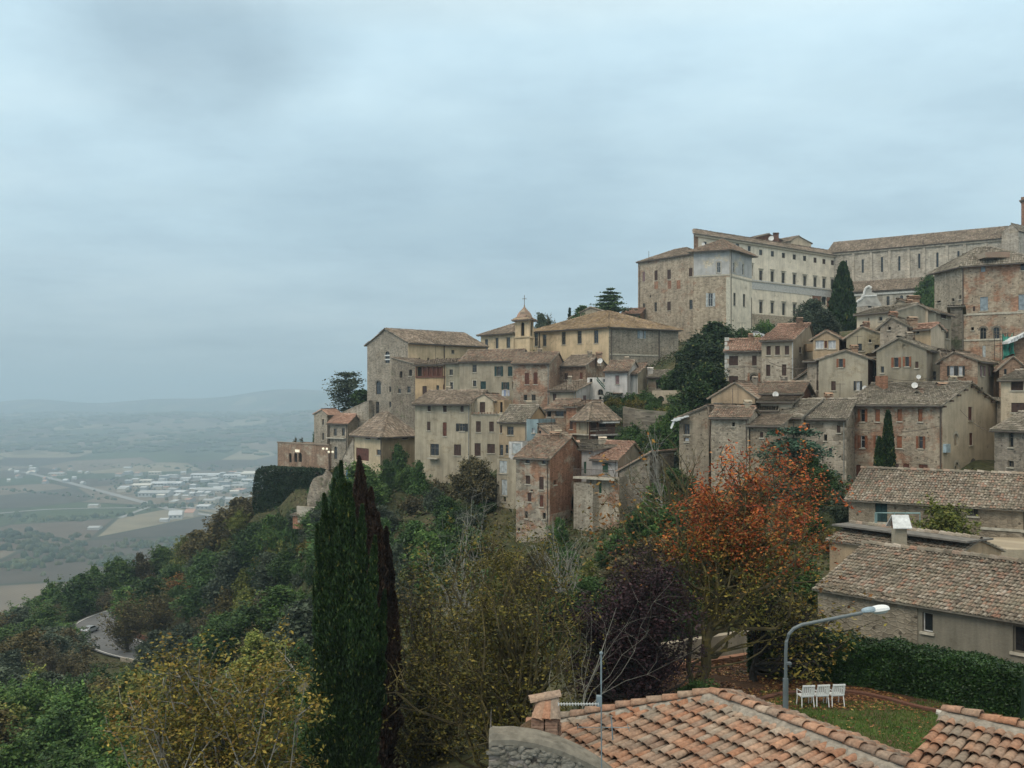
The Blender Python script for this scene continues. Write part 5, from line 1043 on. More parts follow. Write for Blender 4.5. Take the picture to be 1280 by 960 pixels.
def lens(m,c,ax,sd,up,flat=.35,n=12,k=8):
    for i in range(k):
        for j in range(n):
            P=[]
            for a,b_ in((i,j),(i+1,j),(i+1,j+1),(i,j+1)):
                t=math.pi*a/k; q=2*math.pi*b_/n; s=math.sin(q); s=s*flat if s<0 else s
                P.append(c+ax*(-math.cos(t))+math.sin(t)**.7*(sd*math.cos(q)+up*s))
            m.poly(P)
lens(hd,c+[.1,0,.0],ax*.62,sd,up*1.05); hb=hd.build('lamp_head',plain('lamp_white',(.72,.74,.74),.35,var=.04),lp,lp.location,True)
hd=MB(); lens(hd,c+[-.2,0,-.02],ax*.5,sd*.8,up*.8); hd.build('ballast_cover',plain('lamp_blue_grey',(.25,.33,.38),.45),hb,lp.location,True)
hd=MB(); lens(hd,c+[.13,0,-.035],ax*.45,sd*.75,-up*.6,1.0,10,6); hd.build('lamp_glass',plain('lamp_glass',(.5,.55,.56),.15,spec=.6),hb,lp.location,True)
# ------------------------------------------------------------------ near roofs (real barrel tiles)
def nearroof(name,label,planes,ridges,w,l,mat,thick=.12,seg=6,rr=None,cat='roof',mort=True,eavecap=False):
    allp=[];sv=MB(); org=planes[0][0]; root=empty(name,org); tag(root,label,cat)
    for pl in planes:
        pl=[np.asarray(p,float) for p in pl]; allp.append(tiles(pl,w,l,seg,1.1,lift=.0,r=w*.495)); 
        bot=[p-np.array([0,0,thick]) for p in pl]; sv.poly(pl); sv.poly(bot[::-1])
        for i in range(len(pl)): j=(i+1)%len(pl); sv.poly([bot[i],bot[j],pl[j],pl[i]])
    V,Fq=join(allp); Vb=np.array(sv.v); nb=len(Vb)
    # thickness lip on tiles: duplicate slightly lower (gives visible clay edge)
    o=mk('tiles',V,Fq,T[mat],root,org); 
    s=o.modifiers.new('thick','SOLIDIFY'); s.thickness=.018; s.offset=-1
    sv.build('roof_deck',plain('roof_deck_clay',(.17,.115,.085)),root,org)
    if ridges:
        rp=[]; mo=MB()
        for a,b_ in ridges:
            a=np.asarray(a,float);b_=np.asarray(b_,float); up=np.array([0,0,.09]); rp.append(ridge_tiles(a+up,b_+up,rr or w*.62,l*1.0,6))
            d=(b_-a)/np.linalg.norm(b_-a); sdv=np.cross(d,[0,0,1]); sdv/=np.linalg.norm(sdv); nn=int(np.linalg.norm(b_-a)/.12)+2
            for s in(-1,1):
                pr=None
                for i in range(nn+1):
                    c=a+(b_-a)*i/nn; wob=.03*math.sin(i*1.7+s)+.03*rng.normal(); q=(c+[0,0,.13],c+sdv*s*(.2+wob)+[0,0,.075-.02],c+sdv*s*(.27+wob)+[0,0,-.03])
                    if pr: mo.poly([pr[0],q[0],q[1],pr[1]]); mo.poly([pr[1],q[1],q[2],pr[2]])
                    pr=q
        V,Fq=join(rp); o=mk('ridge_tiles',V,Fq,T[mat],root,org); s=o.modifiers.new('thick','SOLIDIFY'); s.thickness=.02; s.offset=-1
        if mort: mo.build('ridge_mortar',plain('mortar',(.27,.24,.2),.95,var=.3,scale=9),root,org)
    return root
sl=.36
A=np.array([4.4,22.0,-6.51]); u=np.array([.493,-.87,0]); d=np.array([-.87,-.493,0])
Lr=9.0; t=2.95; dz=np.array([0,0,-sl])
E0=A+(d+dz)*t-u*t; E1=A+(d+dz)*t+u*Lr; R1=A+u*Lr
right=-d; F0=A+(right+dz)*3.0-u*3.0; F1=A+(right+dz)*3.0+u*Lr
rt_=nearroof('near_tiled_roof','nearest roof of worn terracotta barrel tiles with a mortared hip at lower centre',[[E0,E1,R1,A],[F1,F0,A,R1]],[(R1,A),(E0,A)],.185,.40,'near')
m=MB(); zb=-13.0; lo=E0+np.array([.35,.1,-.1]); 
cs=[E0+ (u-d)*.35,E1-d*.35,F1+d*.35,F0+(u+d)*.35]
# walls of that house
for i in range(4):
    a,b_=cs[i],cs[(i+1)%4]; m.poly([(a[0],a[1],zb-3),(b_[0],b_[1],zb-3),(b_[0],b_[1],b_[2]-.02),(a[0],a[1],a[2]-.02)])
m.build('wall',W['stonelt'],rt_,E0)
# back gable slope so the roof is closed
m=MB(); 
bk=[F0,E0,A]; m.poly([bk[0]+[0,0,-.05],bk[1]+[0,0,-.05],A+[0,0,-.06]]); m.build('rear_slope',T['near2'],rt_,E0)
# second near roof right
def onray(px,py,Y): return PT(px,py,Y)
Q0=onray(1180,893,20.5); Q1d=u
zq=Q0[2]; QR=Q0+u*6+np.array([0,0,0])
Yr=(zq*-1)/((957-500)/F)
q_far=Q0; q_near=Q0+np.array([2.05,-2.1,0])*2.4
dd=np.array([-.72,-.70,0]); 
P0=Q0; P1=q_near; rdir=(P1-P0)/np.linalg.norm(P1-P0); dn=np.array([-rdir[1]*-1,rdir[0]*-1,0]); dn=np.array([rdir[1],-rdir[0],0]); 
if dn[0]>0: dn=-dn
S0=P0+(dn+dz)*4.2; S1=P1+(dn+dz)*4.2
up2=-dn; U0=P0+(up2+dz)*3; U1=P1+(up2+dz)*3
rt2=nearroof('near_tiled_roof','second near terracotta roof cut by the lower right corner',[[S0,S1,P1,P0],[U1,U0,P0,P1]],[(P1,P0)],.185,.40,'near')
m=MB(); 
for a,b_ in ((S0-dn*.3,S1-dn*.3),(S0-dn*.3+rdir*.2,U0+dn*.3+rdir*.2)): m.poly([(a[0],a[1],-14),(b_[0],b_[1],-14),(b_[0],b_[1],b_[2]-.15),(a[0],a[1],a[2]-.15)])
G0=P0+rdir*.2; m.poly([(S0[0]-dn[0]*.3,S0[1]-dn[1]*.3,S0[2]-.15),(U0[0],U0[1],U0[2]-.15),(G0[0],G0[1],P0[2]-.12)]); m.build('wall',W['stonelt'],rt2,S0)
# rubble wall with mortar cap, bottom left of the near roof
rw=empty('rubble_wall',PT(680,960,17.5)); tag(rw,'rough rubble wall with a grey mortar cap beside the near roof','wall')
yw=18.2; top=[(611,927),(615,922),(640,923),(672,928),(700,935),(726,946),(750,960),(778,982)]
m=MB(); cp=MB(); bk=.55
T_=[PT(x,y,yw+.0) for x,y in top]
for a,b_ in zip(T_,T_[1:]):
    m.poly([(a[0],a[1],-9.5),(b_[0],b_[1],-9.5),tuple(b_),tuple(a)],[(a[0],-9.5),(b_[0],-9.5),(b_[0],b_[2]),(a[0],a[2])])
m.poly([(T_[0][0],yw,-9.5),(T_[0][0],yw+2.2,-9.5),(T_[0][0],yw+2.2,T_[0][2]),tuple(T_[0])],[(0,-9.5),(2.2,-9.5),(2.2,-6),(0,-6)])
m.build('masonry',W['mortarstone'],rw,rw.location)
N_=40
xs=np.linspace(T_[0][0],T_[-1][0],N_); zs=np.interp(xs,[p[0] for p in T_],[p[2] for p in T_])
nd=7; Gp=[[np.array([xs[i],yw-.05+j/(nd)*.42,zs[i]+.02+.05*vnoise(np.array([xs[i]]),np.array([j*.5]),.3,3)[0]+ (.0 if j<nd else 0)-(.06 if j==0 else 0)+.05*j/nd]) for j in range(nd+1)] for i in range(N_)]
for i in range(N_-1):
    for j in range(nd): cp.poly([Gp[i][j],Gp[i+1][j],Gp[i+1][j+1],Gp[i][j+1]])
    cp.poly([Gp[i][0]-[0,0,.1],Gp[i+1][0]-[0,0,.1],Gp[i+1][0],Gp[i][0]])
cp.build('mortar_cap',plain('cap_mortar',(.175,.16,.13),.95,var=.35,scale=6),rw,rw.location,True)
st=MB(); 
for k in range(330):
    x=rng.uniform(T_[0][0]+.05,T_[-1][0]-.1); zt=float(np.interp(x,[p[0] for p in T_],[p[2] for p in T_]))-.12; z=zt-rng.random()*1.3; r=rng.uniform(.05,.12)
    c=np.array([x,yw+.02,z]); n_=7; k_=4; ph=rng.random()*6; sxx,szz=rng.uniform(.8,1.5),rng.uniform(.6,1.0)
    for i in range(k_):
        for j in range(n_):
            P=[]
            for a,b_ in((i,j),(i+1,j),(i+1,j+1),(i,j+1)):
                tt=math.pi/2*a/k_; q=2*math.pi*(b_%n_)/n_; rr=r*(1+.18*math.sin(q*3+ph)+.12*math.sin(q*2-ph)); P.append((c[0]+rr*sxx*math.sin(tt)*math.cos(q),c[1]-.09*math.cos(tt),c[2]+rr*szz*math.sin(tt)*math.sin(q)))
            st.poly(P)
gm2,t_=nt('field_stones'); g=N(t_); ge=g.n('ShaderNodeNewGeometry'); n=g.noise(ge.outputs['Position'],4,6,.7); cc=g.ramp(n,[(.3,(.05,.048,.035)),(.5,(.17,.16,.135)),(.7,(.30,.28,.24))]); g.finish(cc,.95,n,.7,.03); 
st.build('face_stones',gm2,rw,rw.location)
# chimney on near roof
chn=empty('tiled_chimney',PT(682,912,21)); tag(chn,'crooked little chimney of leaning tiles and red bricks on the near roof','chimney')
Yc=21.0; c0=PT(682,0,Yc); bm=MB()
def brick(x,y,z,lx,ly,lz,a=0): bm.box((x,y,z),np.array([lx*math.cos(a),lx*math.sin(a),0]),np.array([-ly*math.sin(a),ly*math.cos(a),0]),np.array([0,0,lz]))
z0=PT(0,922,Yc)[2]; z1=PT(0,901,Yc)[2]; zt=PT(0,872,Yc)[2]
k=0; z=z0-.3
while z<z1+.13:
    for s,(ox,oy) in enumerate(((-.2,-.2),(.08,-.2),(.22,.05),(-.05,.22),(-.24,.06))):
        brick(c0[0]+.03+ox+rng.normal(0,.01),Yc+oy,z,.13,.07,.03,(0 if s<2 or s==3 else 1.57)+rng.normal(0,.05))
    z+=.068
bm.build('brick_base',T['red'],chn,chn.location)
pz=MB(); pz.abox(c0[0]-.2,c0[0]+.26,Yc-.15,Yc+.15,z0-.4,z1-.02); pz.build('flue',DARK,chn,chn.location)
V0=[];F0_=[]
def bigtile(p,q,r0,r1,nrm):
    d_=np.asarray(q)-np.asarray(p); L_=np.linalg.norm(d_); d_/=L_; s_=np.cross(d_,nrm); s_/=np.linalg.norm(s_); n_=np.cross(s_,d_); b=len(V0)
    for c,r in((p,r0),(q,r1)):
        for j in range(9): th=math.pi*j/8; V0.append(np.asarray(c)+s_*math.cos(th)*r+n_*math.sin(th)*r*.7)
    for j in range(8): F0_.append([b+j,b+j+1,b+9+j+1,b+9+j])
for i,(x0,x1) in enumerate(((-.16,-.05),(.02,.06),(.19,.17))):
    bigtile((c0[0]+x0-.02,Yc-.27,z1+.10),(c0[0]+x1,Yc-.02,zt-.02),.115,.10,np.array([0,-1,.4])); bigtile((c0[0]+x0,Yc+.3,z1+.1),(c0[0]+x1,Yc+.02,zt-.02),.115,.10,np.array([0,1,.4]))
bigtile((c0[0]-.34,Yc-.05,zt-.06),(c0[0]+.0,Yc,zt+.0),.14,.12,np.array([0,0,1])); bigtile((c0[0]-.02,Yc,zt-.01),(c0[0]+.32,Yc+.03,zt+.05),.14,.12,np.array([0,0,1]))
o=mk('hood_tiles',V0,F0_,T['near'],chn,chn.location); s=o.modifiers.new('t','SOLIDIFY'); s.thickness=.02
pm=MB(); 
for i in range(14):
    a0,a1=2*math.pi*i/14,2*math.pi*(i+1)/14; cx_,cy_,cz_=PT(663,905,Yc-.1); 
    pm.poly([(cx_+.0,cy_,cz_+.1),(cx_+.22*math.cos(a0),cy_+.2*math.sin(a0),cz_-.05),(cx_+.22*math.cos(a1),cy_+.2*math.sin(a1),cz_-.05)]); pm.poly([(cx_+.22*math.cos(a0),cy_+.2*math.sin(a0),cz_-.05),(cx_+.3*math.cos(a0),cy_+.28*math.sin(a0),cz_-.35),(cx_+.3*math.cos(a1),cy_+.28*math.sin(a1),cz_-.35),(cx_+.22*math.cos(a1),cy_+.2*math.sin(a1),cz_-.05)])
pm.build('moss_clump',plain('moss_brown',(.09,.06,.035),.95,var=.5,scale=20),chn,chn.location)
# antenna
Ya=17.4; an=empty('tv_antenna',PT(752,958,Ya)); tag(an,'thin tv antenna mast with toothed crossbars standing before the near roof','antenna'); am=plain('antenna_grey',(.22,.27,.29),.5,.5); al=plain('antenna_alu',(.55,.57,.57),.4,.5,.1)
m=MB(); m.tube([PT(752,975,Ya),PT(751.5,855,Ya)],.011,8); m.tube([PT(751.5,855,Ya),PT(751.5,818,Ya)],.016,8); sphere(m,PT(751.5,816.5,Ya),.035); m.build('mast',am,an,an.location)
def yagi(x0,x1,y,tilt,sign,elen,nm):
    m=MB(); a=PT(x0,y,Ya-.05); b_=PT(x1,y+tilt,Ya-.05); m.tube([a,b_],.009,5); n=14
    for i in range(n+1):
        c=a+(b_-a)*i/n; e=elen*(1-.3*i/n); m.tube([c+[0,-e,0.012],c+[0,e,-.012]],.005,4); m.tube([c+[0,0,-.03],c+[0,0,.03]],.006,4)
    m.build(nm,al,an,an.location)
yagi(698,748,880,.0,1,.12,'aerial_boom'); 
m=MB(); m.tube([PT(722,909,Ya),PT(788,909.5,Ya)],.006,5); m.tube([PT(764,896,Ya),PT(766,925,Ya)],.012,5); m.tube([PT(784,905,Ya),PT(787,914,Ya)],.006,4)
m.tube([PT(722,906,Ya-.3),PT(722,912,Ya+.3)],.006,4); m.build('lower_aerial',am,an,an.location)
m=MB(); p=PT(748.5,876,Ya); m.abox(p[0]-.04,p[0]+.05,Ya-.05,Ya+.05,p[2]-.09,p[2]+.09); m.build('clamp_box',am,an,an.location)
# ------------------------------------------------------------------ right hand houses near
def neartile_house(name,label,L,C,depth,ez,rise,rt,w,l,m,win,by=None,below=4):
    b=house(name,label,L,C,depth=depth,ey=ez[1],er=ez[0],bz=by,roof='gx',rise=rise,m=m,rt=rt,win=win,tw=w,below=below,ctrl=False,over=.5)
    return b
b=house('long_barn','long low house under a big weathered barrel tile roof behind the hedge',(1023,52.5),(1296,44.3),depth=9.6,ey=734.5,er=0,bz=-14.5,roof='gx',rise=1.75,m=('pldark','stone2'),rt='near2',tw=.2,ctrl=False,over=.35,slabth=.08,
   win=[(0,1153,766,1166,790,'gt','w'),(0,1266,783,1284,816,'gb')],cat='house')
f=b.f[0]; m=MB(); u0,u1,z0,z1=f.rect(1020,740,1147,800); f.box(m,0.0,u1,-16,z1+.1,.003,.04); m.build('rough_stone_facing',W['stone'],b.root,b.org)
b2=house('rooftop_annex','low annex with a grey slab and brown tile rows behind the barn ridge',(1037,61),(1193,54),depth=4.4,ey=697,er=1,bz=-11,roof='gx',rise=.75,m=('ptan','ptan'),rt='near2',tw=.2,ctrl=False,over=.25,cat='house',slabth=.07)
m=MB(); c=b2.XYZ(.5,.42,.82); f=b2.f[0]; m.box(c,np.array([*((f.b-f.a)*.54),0]),np.array([*(-f.n*1.25),0])+np.array([0,0,.0]),np.array([0,0,.05])); m.build('concrete_slab',plain('slab_grey',(.15,.14,.125),.9,var=.3,scale=2),b2.root,b2.org)
ch_=empty('roof_chimney',PT(1124,690,56)); tag(ch_,'square grey chimney with a white pitched cap on the barn roof','chimney'); Yc=56.; m=MB(); p=PT(1124,0,Yc)
zt=PT(0,660,Yc)[2]; zb=PT(0,700,Yc)[2]; m.abox(p[0]-.32,p[0]+.32,Yc-.3,Yc+.3,zb,zt); m.build('stack',W['plgrey'],ch_,ch_.location)
m=MB(); zz=zt
for i in range(3): m.abox(p[0]-.28,p[0]+.3,Yc-.3,Yc+.3,zz+.12*i,zz+.12*i+.05); 
for s in(-1,1): m.abox(p[0]+s*.29-.04,p[0]+s*.29+.04,Yc-.28,Yc+.28,zz,zz+.36)
m.build('vent',W['brickdk'],ch_,ch_.location)
m=MB(); za=PT(0,655,Yc)[2]; zp=PT(0,643.5,Yc)[2]
for s,(ya,yb) in enumerate(((-.55,0),(.55,0))):
    a=[(p[0]-.55,Yc+ya,za-.15),(p[0]+.5,Yc+ya,za-.15),(p[0]+.52,Yc+yb,zp),(p[0]-.42,Yc+yb,zp)]; m.poly(a); m.poly([(x,y,z-.05) for x,y,z in a][::-1])
    for i in range(4): j=(i+1)%4; q=a[i];r_=a[j]; m.poly([q,r_,(r_[0],r_[1],r_[2]-.05),(q[0],q[1],q[2]-.05)])
m.build('cap',plain('cap_white',(.6,.62,.62),.5),ch_,ch_.location)
b3=house('terrace_stone_house','stone house with a lichen grey tile roof behind the fruit bush terrace',(1061,76),(1296,68.5),depth=8,ey=622,er=0,bz=-11.5,roof='gx',rise=1.9,m=('stone','stone2'),rt='near2',tw=.22,ctrl=False,over=.5,slabth=.08,
   win=[(0,1094,628,1109,652.5,'st'),(0,1209,633,1223,645,'gt'),(0,1279,640,1290,664,'gt')],cat='house')
band(b3,0,1226,1290,660,.18); 
# frame pergola on terrace
pg=empty('metal_pergola',PT(1120,680,67)); tag(pg,'thin pale metal pergola frame in front of the stone house window','pergola'); m=MB()
for x,y in((1094,66),(1118,66),(1132,66.5),(1150,67),(1096,70),(1150,70)): m.tube([PT(x,682,y),PT(x,641,y)],.035,5)
for y in(641,):
    m.tube([PT(1094,y,66),PT(1150,y+1,67)],.035,5); m.tube([PT(1096,y,70),PT(1150,y,70)],.03,5); m.tube([PT(1094,y,66),PT(1096,y,70)],.03,5); m.tube([PT(1150,y,67),PT(1150,y,70)],.03,5); m.tube([PT(1118,y,66),PT(1119,y,70)],.03,5)
m.tube([PT(1094,664,66),PT(1118,668,66)],.025,5); m.build('frame',plain('pergola_teal',(.2,.3,.3),.5),pg,pg.location)
m=MB(); m.box(PT(1118,675,66.2),np.array([1.6,.2,0]),np.array([0,.05,0]),np.array([0,0,.22])); m.build('glass_panel',plain('pergola_glass',(.12,.2,.2),.2,spec=.6),pg,pg.location)
# terrace block the bush stands on
tb=MB(); a=PT(1090,690,64); tb.abox(a[0],a[0]+12,63,68.6,-13,PT(0,684,64)[2]); tag(tb.build('bush_terrace',W['plgrey']),'plain terrace behind the barn ridge carrying the fruit bush','terrace')
# small red vent tiles on the right of barn ridge
vt=MB(); 
for i in range(4):
    p=PT(1262+i*6,705,50.5); vt.tube([p+[0,-.15,0],p+[0,.15,0]],.09,8)
p=PT(1270,701,50.5); vt.abox(p[0]-.5,p[0]+.5,50.3,50.7,p[2]-.02,p[2]+.05); tag(vt.build('ridge_vent',T['red']),'little red tile vent on the barn ridge at the right edge','vent')
# wall with coping between the trunks
gw=MB(); a,b_=PT(866,842,47),PT(940,806,50); 
parapet(np.array([[4+.0,45.2,-12.6],[11.7,48.2,-12.2]]),0,1.15,.4,W['plgrey'],'coping_wall','grey garden wall with tile coping seen between the tree trunks','wall',1.0)
parapet(np.array([[6.5,43.9,-12.0],[11.3,46.6,-12.0]]),0,.25,.35,W['brick'],'low_brick_wall','low red brick wall at the back of the leaf covered ground','wall',.5)
ob=MB(); p=PT(1170,890,36.5); ob.tube([p,p+[.9,-.35,-.12]],.1,8); tag(ob.build('white_pipe',plain('pipe_white',(.5,.48,.42),.6)),'pale pipe lying on the kerb near the right roof','pipe')
# ------------------------------------------------------------------ vegetation
L={ 'dkgreen':leafmat('leaves_dark_green',[(0,(.018,.042,.012)),(.5,(.038,.082,.021)),(1,(.078,.13,.036))]),
 'green':leafmat('leaves_green',[(0,(.028,.062,.015)),(.5,(.058,.12,.026)),(1,(.12,.18,.045))]),
 'olive':leafmat('leaves_grey_olive',[(0,(.025,.038,.022)),(.5,(.05,.07,.042)),(1,(.095,.12,.08))]),
 'yelgreen':leafmat('leaves_yellow_green',[(0,(.06,.085,.02)),(.5,(.13,.155,.034)),(1,(.23,.225,.055))]),
 'rust':leafmat('leaves_rust',[(0,(.04,.036,.015)),(.5,(.095,.078,.028)),(.8,(.15,.115,.038)),(1,(.07,.08,.03))]),
 'brown':leafmat('leaves_brown',[(0,(.04,.036,.02)),(.5,(.085,.075,.036)),(1,(.14,.115,.055))]),
 'yellow':leafmat('leaves_yellow',[(0,(.05,.05,.014)),(.4,(.13,.105,.022)),(.75,(.25,.175,.035)),(.9,(.15,.08,.025)),(1,(.07,.09,.025))]),
 'yelolive':leafmat('leaves_olive_yellow',[(0,(.045,.05,.014)),(.45,(.10,.095,.02)),(.8,(.20,.165,.03)),(1,(.28,.21,.045))]),
 'red':leafmat('leaves_red_orange',[(0,(.12,.025,.012)),(.35,(.27,.055,.018)),(.65,(.38,.095,.025)),(.88,(.42,.17,.04)),(1,(.16,.12,.04))]),
 'orange':leafmat('leaves_orange_brown',[(0,(.10,.04,.015)),(.4,(.24,.10,.025)),(.75,(.33,.18,.04)),(1,(.12,.11,.03))]),
 'purple':leafmat('leaves_purple',[(0,(.012,.008,.010)),(.5,(.032,.017,.022)),(1,(.06,.03,.035))]),
 'redbrown':leafmat('needles_red_brown',[(0,(.03,.013,.010)),(.5,(.04,.026,.018)),(1,(.075,.047,.03))]),
 'cypress':leafmat('cypress_needles',[(0,(.010,.020,.008)),(.5,(.020,.042,.014)),(.9,(.035,.065,.02)),(.97,(.07,.09,.025)),(1,(.14,.13,.03))]),
 'hedge':leafmat('hedge_leaves',[(0,(.012,.03,.010)),(.5,(.026,.062,.016)),(1,(.052,.10,.028))],rough=.4),
 'ivy':leafmat('ivy_leaves',[(0,(.010,.022,.010)),(.5,(.018,.038,.016)),(1,(.035,.06,.025))]),
 'cedar':leafmat('cedar_needles',[(0,(.02,.04,.028)),(.5,(.035,.07,.045)),(1,(.06,.105,.06))]) }
BARK=plain('bark_grey_brown',(.085,.07,.055),.95,var=.4,scale=5); BARKD=plain('bark_dark',(.03,.026,.022),.95,var=.3,scale=5)
bl,t_=nt('bark_yellow_lichen'); g=N(t_); ge=g.n('ShaderNodeNewGeometry'); n=g.noise(ge.outputs['Position'],2.2,6,.7); g.finish(g.ramp(n,[(.3,(.04,.034,.026)),(.52,(.085,.07,.034)),(.68,(.20,.155,.045))]),.95,n,.5,.03); BARKY=bl
BARKP=plain('bark_pale',(.23,.22,.19),.95,var=.35,scale=3)
def skel(base,crown,nat,r0,R,lean=(0,0),fork=.35,bend=.25,twigs=4,tl=.16,trunk_top=.6,up=.35):
    """crown: list of ellipsoids (x,y,z,rx,ry,rz) relative to base. returns mesh builder + cluster centres"""
    m=MB(); base=np.asarray(base,float); cr=np.array(crown,float); vol=cr[:,3]*cr[:,4]*cr[:,5]; pr=vol**.8/ (vol**.8).sum()
    ctr=(cr[:,:3]*pr[:,None]).sum(0); H=(cr[:,2]+cr[:,5]).max(); top=np.array([ctr[0],ctr[1],ctr[2]+(H-ctr[2])*.55])*[1,1,1]
    npt=9; tr=[]
    for i in range(npt):
        t=i/(npt-1); p=top*t*np.array([t,t,1]) ; p=p*[1,1,1]+np.array([lean[0]*math.sin(t*math.pi),lean[1]*math.sin(t*math.pi),0])+R.normal(0,.012*H,3)*[1,1,.2]*(i>0); tr.append(p)
    rad=[r0*(1.25 if i==0 else 1)*(1-.82*i/(npt-1)) for i in range(npt)]
    m.tube([base+p for p in tr],rad,8); tips=[]
    tr=np.array(tr)
    for k in range(nat):
        e=cr[R.choice(len(cr),p=pr)]; v=R.normal(size=3); v/=np.linalg.norm(v); q=e[:3]+v*e[3:6]*(R.random()**.33)*.96
        if q[2]<.06*H: continue
        tz=np.clip(q[2]/H*.75-fork*R.random()*.5,.12,.95); 
        fi=tz*(npt-1); i=int(min(fi,npt-2)); s=tr[i]+(tr[i+1]-tr[i])*(fi-i); rs=r0*(1-.82*tz)*.5
        d=q-s; Ld=np.linalg.norm(d); 
        if Ld<.3: continue
        n=6; pts=[]; off=R.normal(0,bend*.3*Ld,3); off[2]+=-up*Ld*.3*R.random()
        for j in range(n): t=j/(n-1); pts.append(s+d*t+off*math.sin(t*math.pi)+R.normal(0,.02*Ld,3)*(j>0))
        rs=min(rs,.03*Ld+.012); m.tube([base+p for p in pts],[rs*(1-.8*j/(n-1)) for j in range(n)],5,cap=False); tips.append(q)
        for _ in range(twigs):
            j=R.integers(2,n); a=pts[j]; dd=R.normal(size=3)+.7*d/Ld+np.array([0,0,.3]); dd/=np.linalg.norm(dd); ll=Ld*tl*(.5+R.random())
            mid=a+dd*ll*.5+R.normal(0,.08*ll,3); b=a+dd*ll+R.normal(0,.12*ll,3); m.tube([base+a,base+mid,base+b],[rs*.35,rs*.22,rs*.1],4,cap=False); tips.append(b)
            if R.random()<.5: tips.append(mid)
    return m,np.array(tips)
def leaves_at(tips,n,spread,size,R,asp=1.5,up=.5,flat=1.0):
    sub=tips[R.integers(0,len(tips),len(tips)*3)]+R.normal(0,spread,(len(tips)*3,3)); wt=R.random(len(sub))**2+.05; C=sub[R.choice(len(sub),n,p=wt/wt.sum())]+R.normal(0,spread*.45,(n,3))*[1,1,flat]
    return quads(C,size*(.45+1.1*R.random(n)**1.6),up,asp,R)
def tree(name,label,cat,base,crown,nat,r0,seed,leaf,nl,lsize,spread,bark=BARK,group=None,extra=None,filt=None,**kw):
    R=np.random.default_rng(seed); m,tips=skel(base,crown,nat,r0,R,**kw); r=empty(name,base); tag(r,label,cat,group)
    m.build('trunk',bark,r,base)
    if nl:
        V,Fq=leaves_at(np.array([t for t in tips if filt is None or filt(t)]),nl,spread,lsize,R); o=mk('crown',V+np.asarray(base),Fq,leaf,r,base)
        for lm2,n2,fil in (extra if isinstance(extra,list) else [extra] if extra else []):
            T2=np.array([t for t in tips if fil(t)]); V,Fq=leaves_at(T2,n2,spread,lsize,R); mk('crown',V+np.asarray(base),Fq,lm2,r,base)
    return r,tips
def at(px,Y): return (px-640)/F*Y
def Zp(py,Y): return (500-py)/F*Y
def crown_px(base,Y,ells):
    """ellipsoids given in measured px: (px,py,rx_px,ry_px,dy metres,depth radius factor)"""
    out=[]
    for px,py,rx,ry,dy,kf in ells:
        s=(Y+dy)/F; out.append((at(px,Y+dy)-base[0],dy,Zp(py,Y+dy)-base[2],rx*s,rx*s*kf,ry*s))
    return out
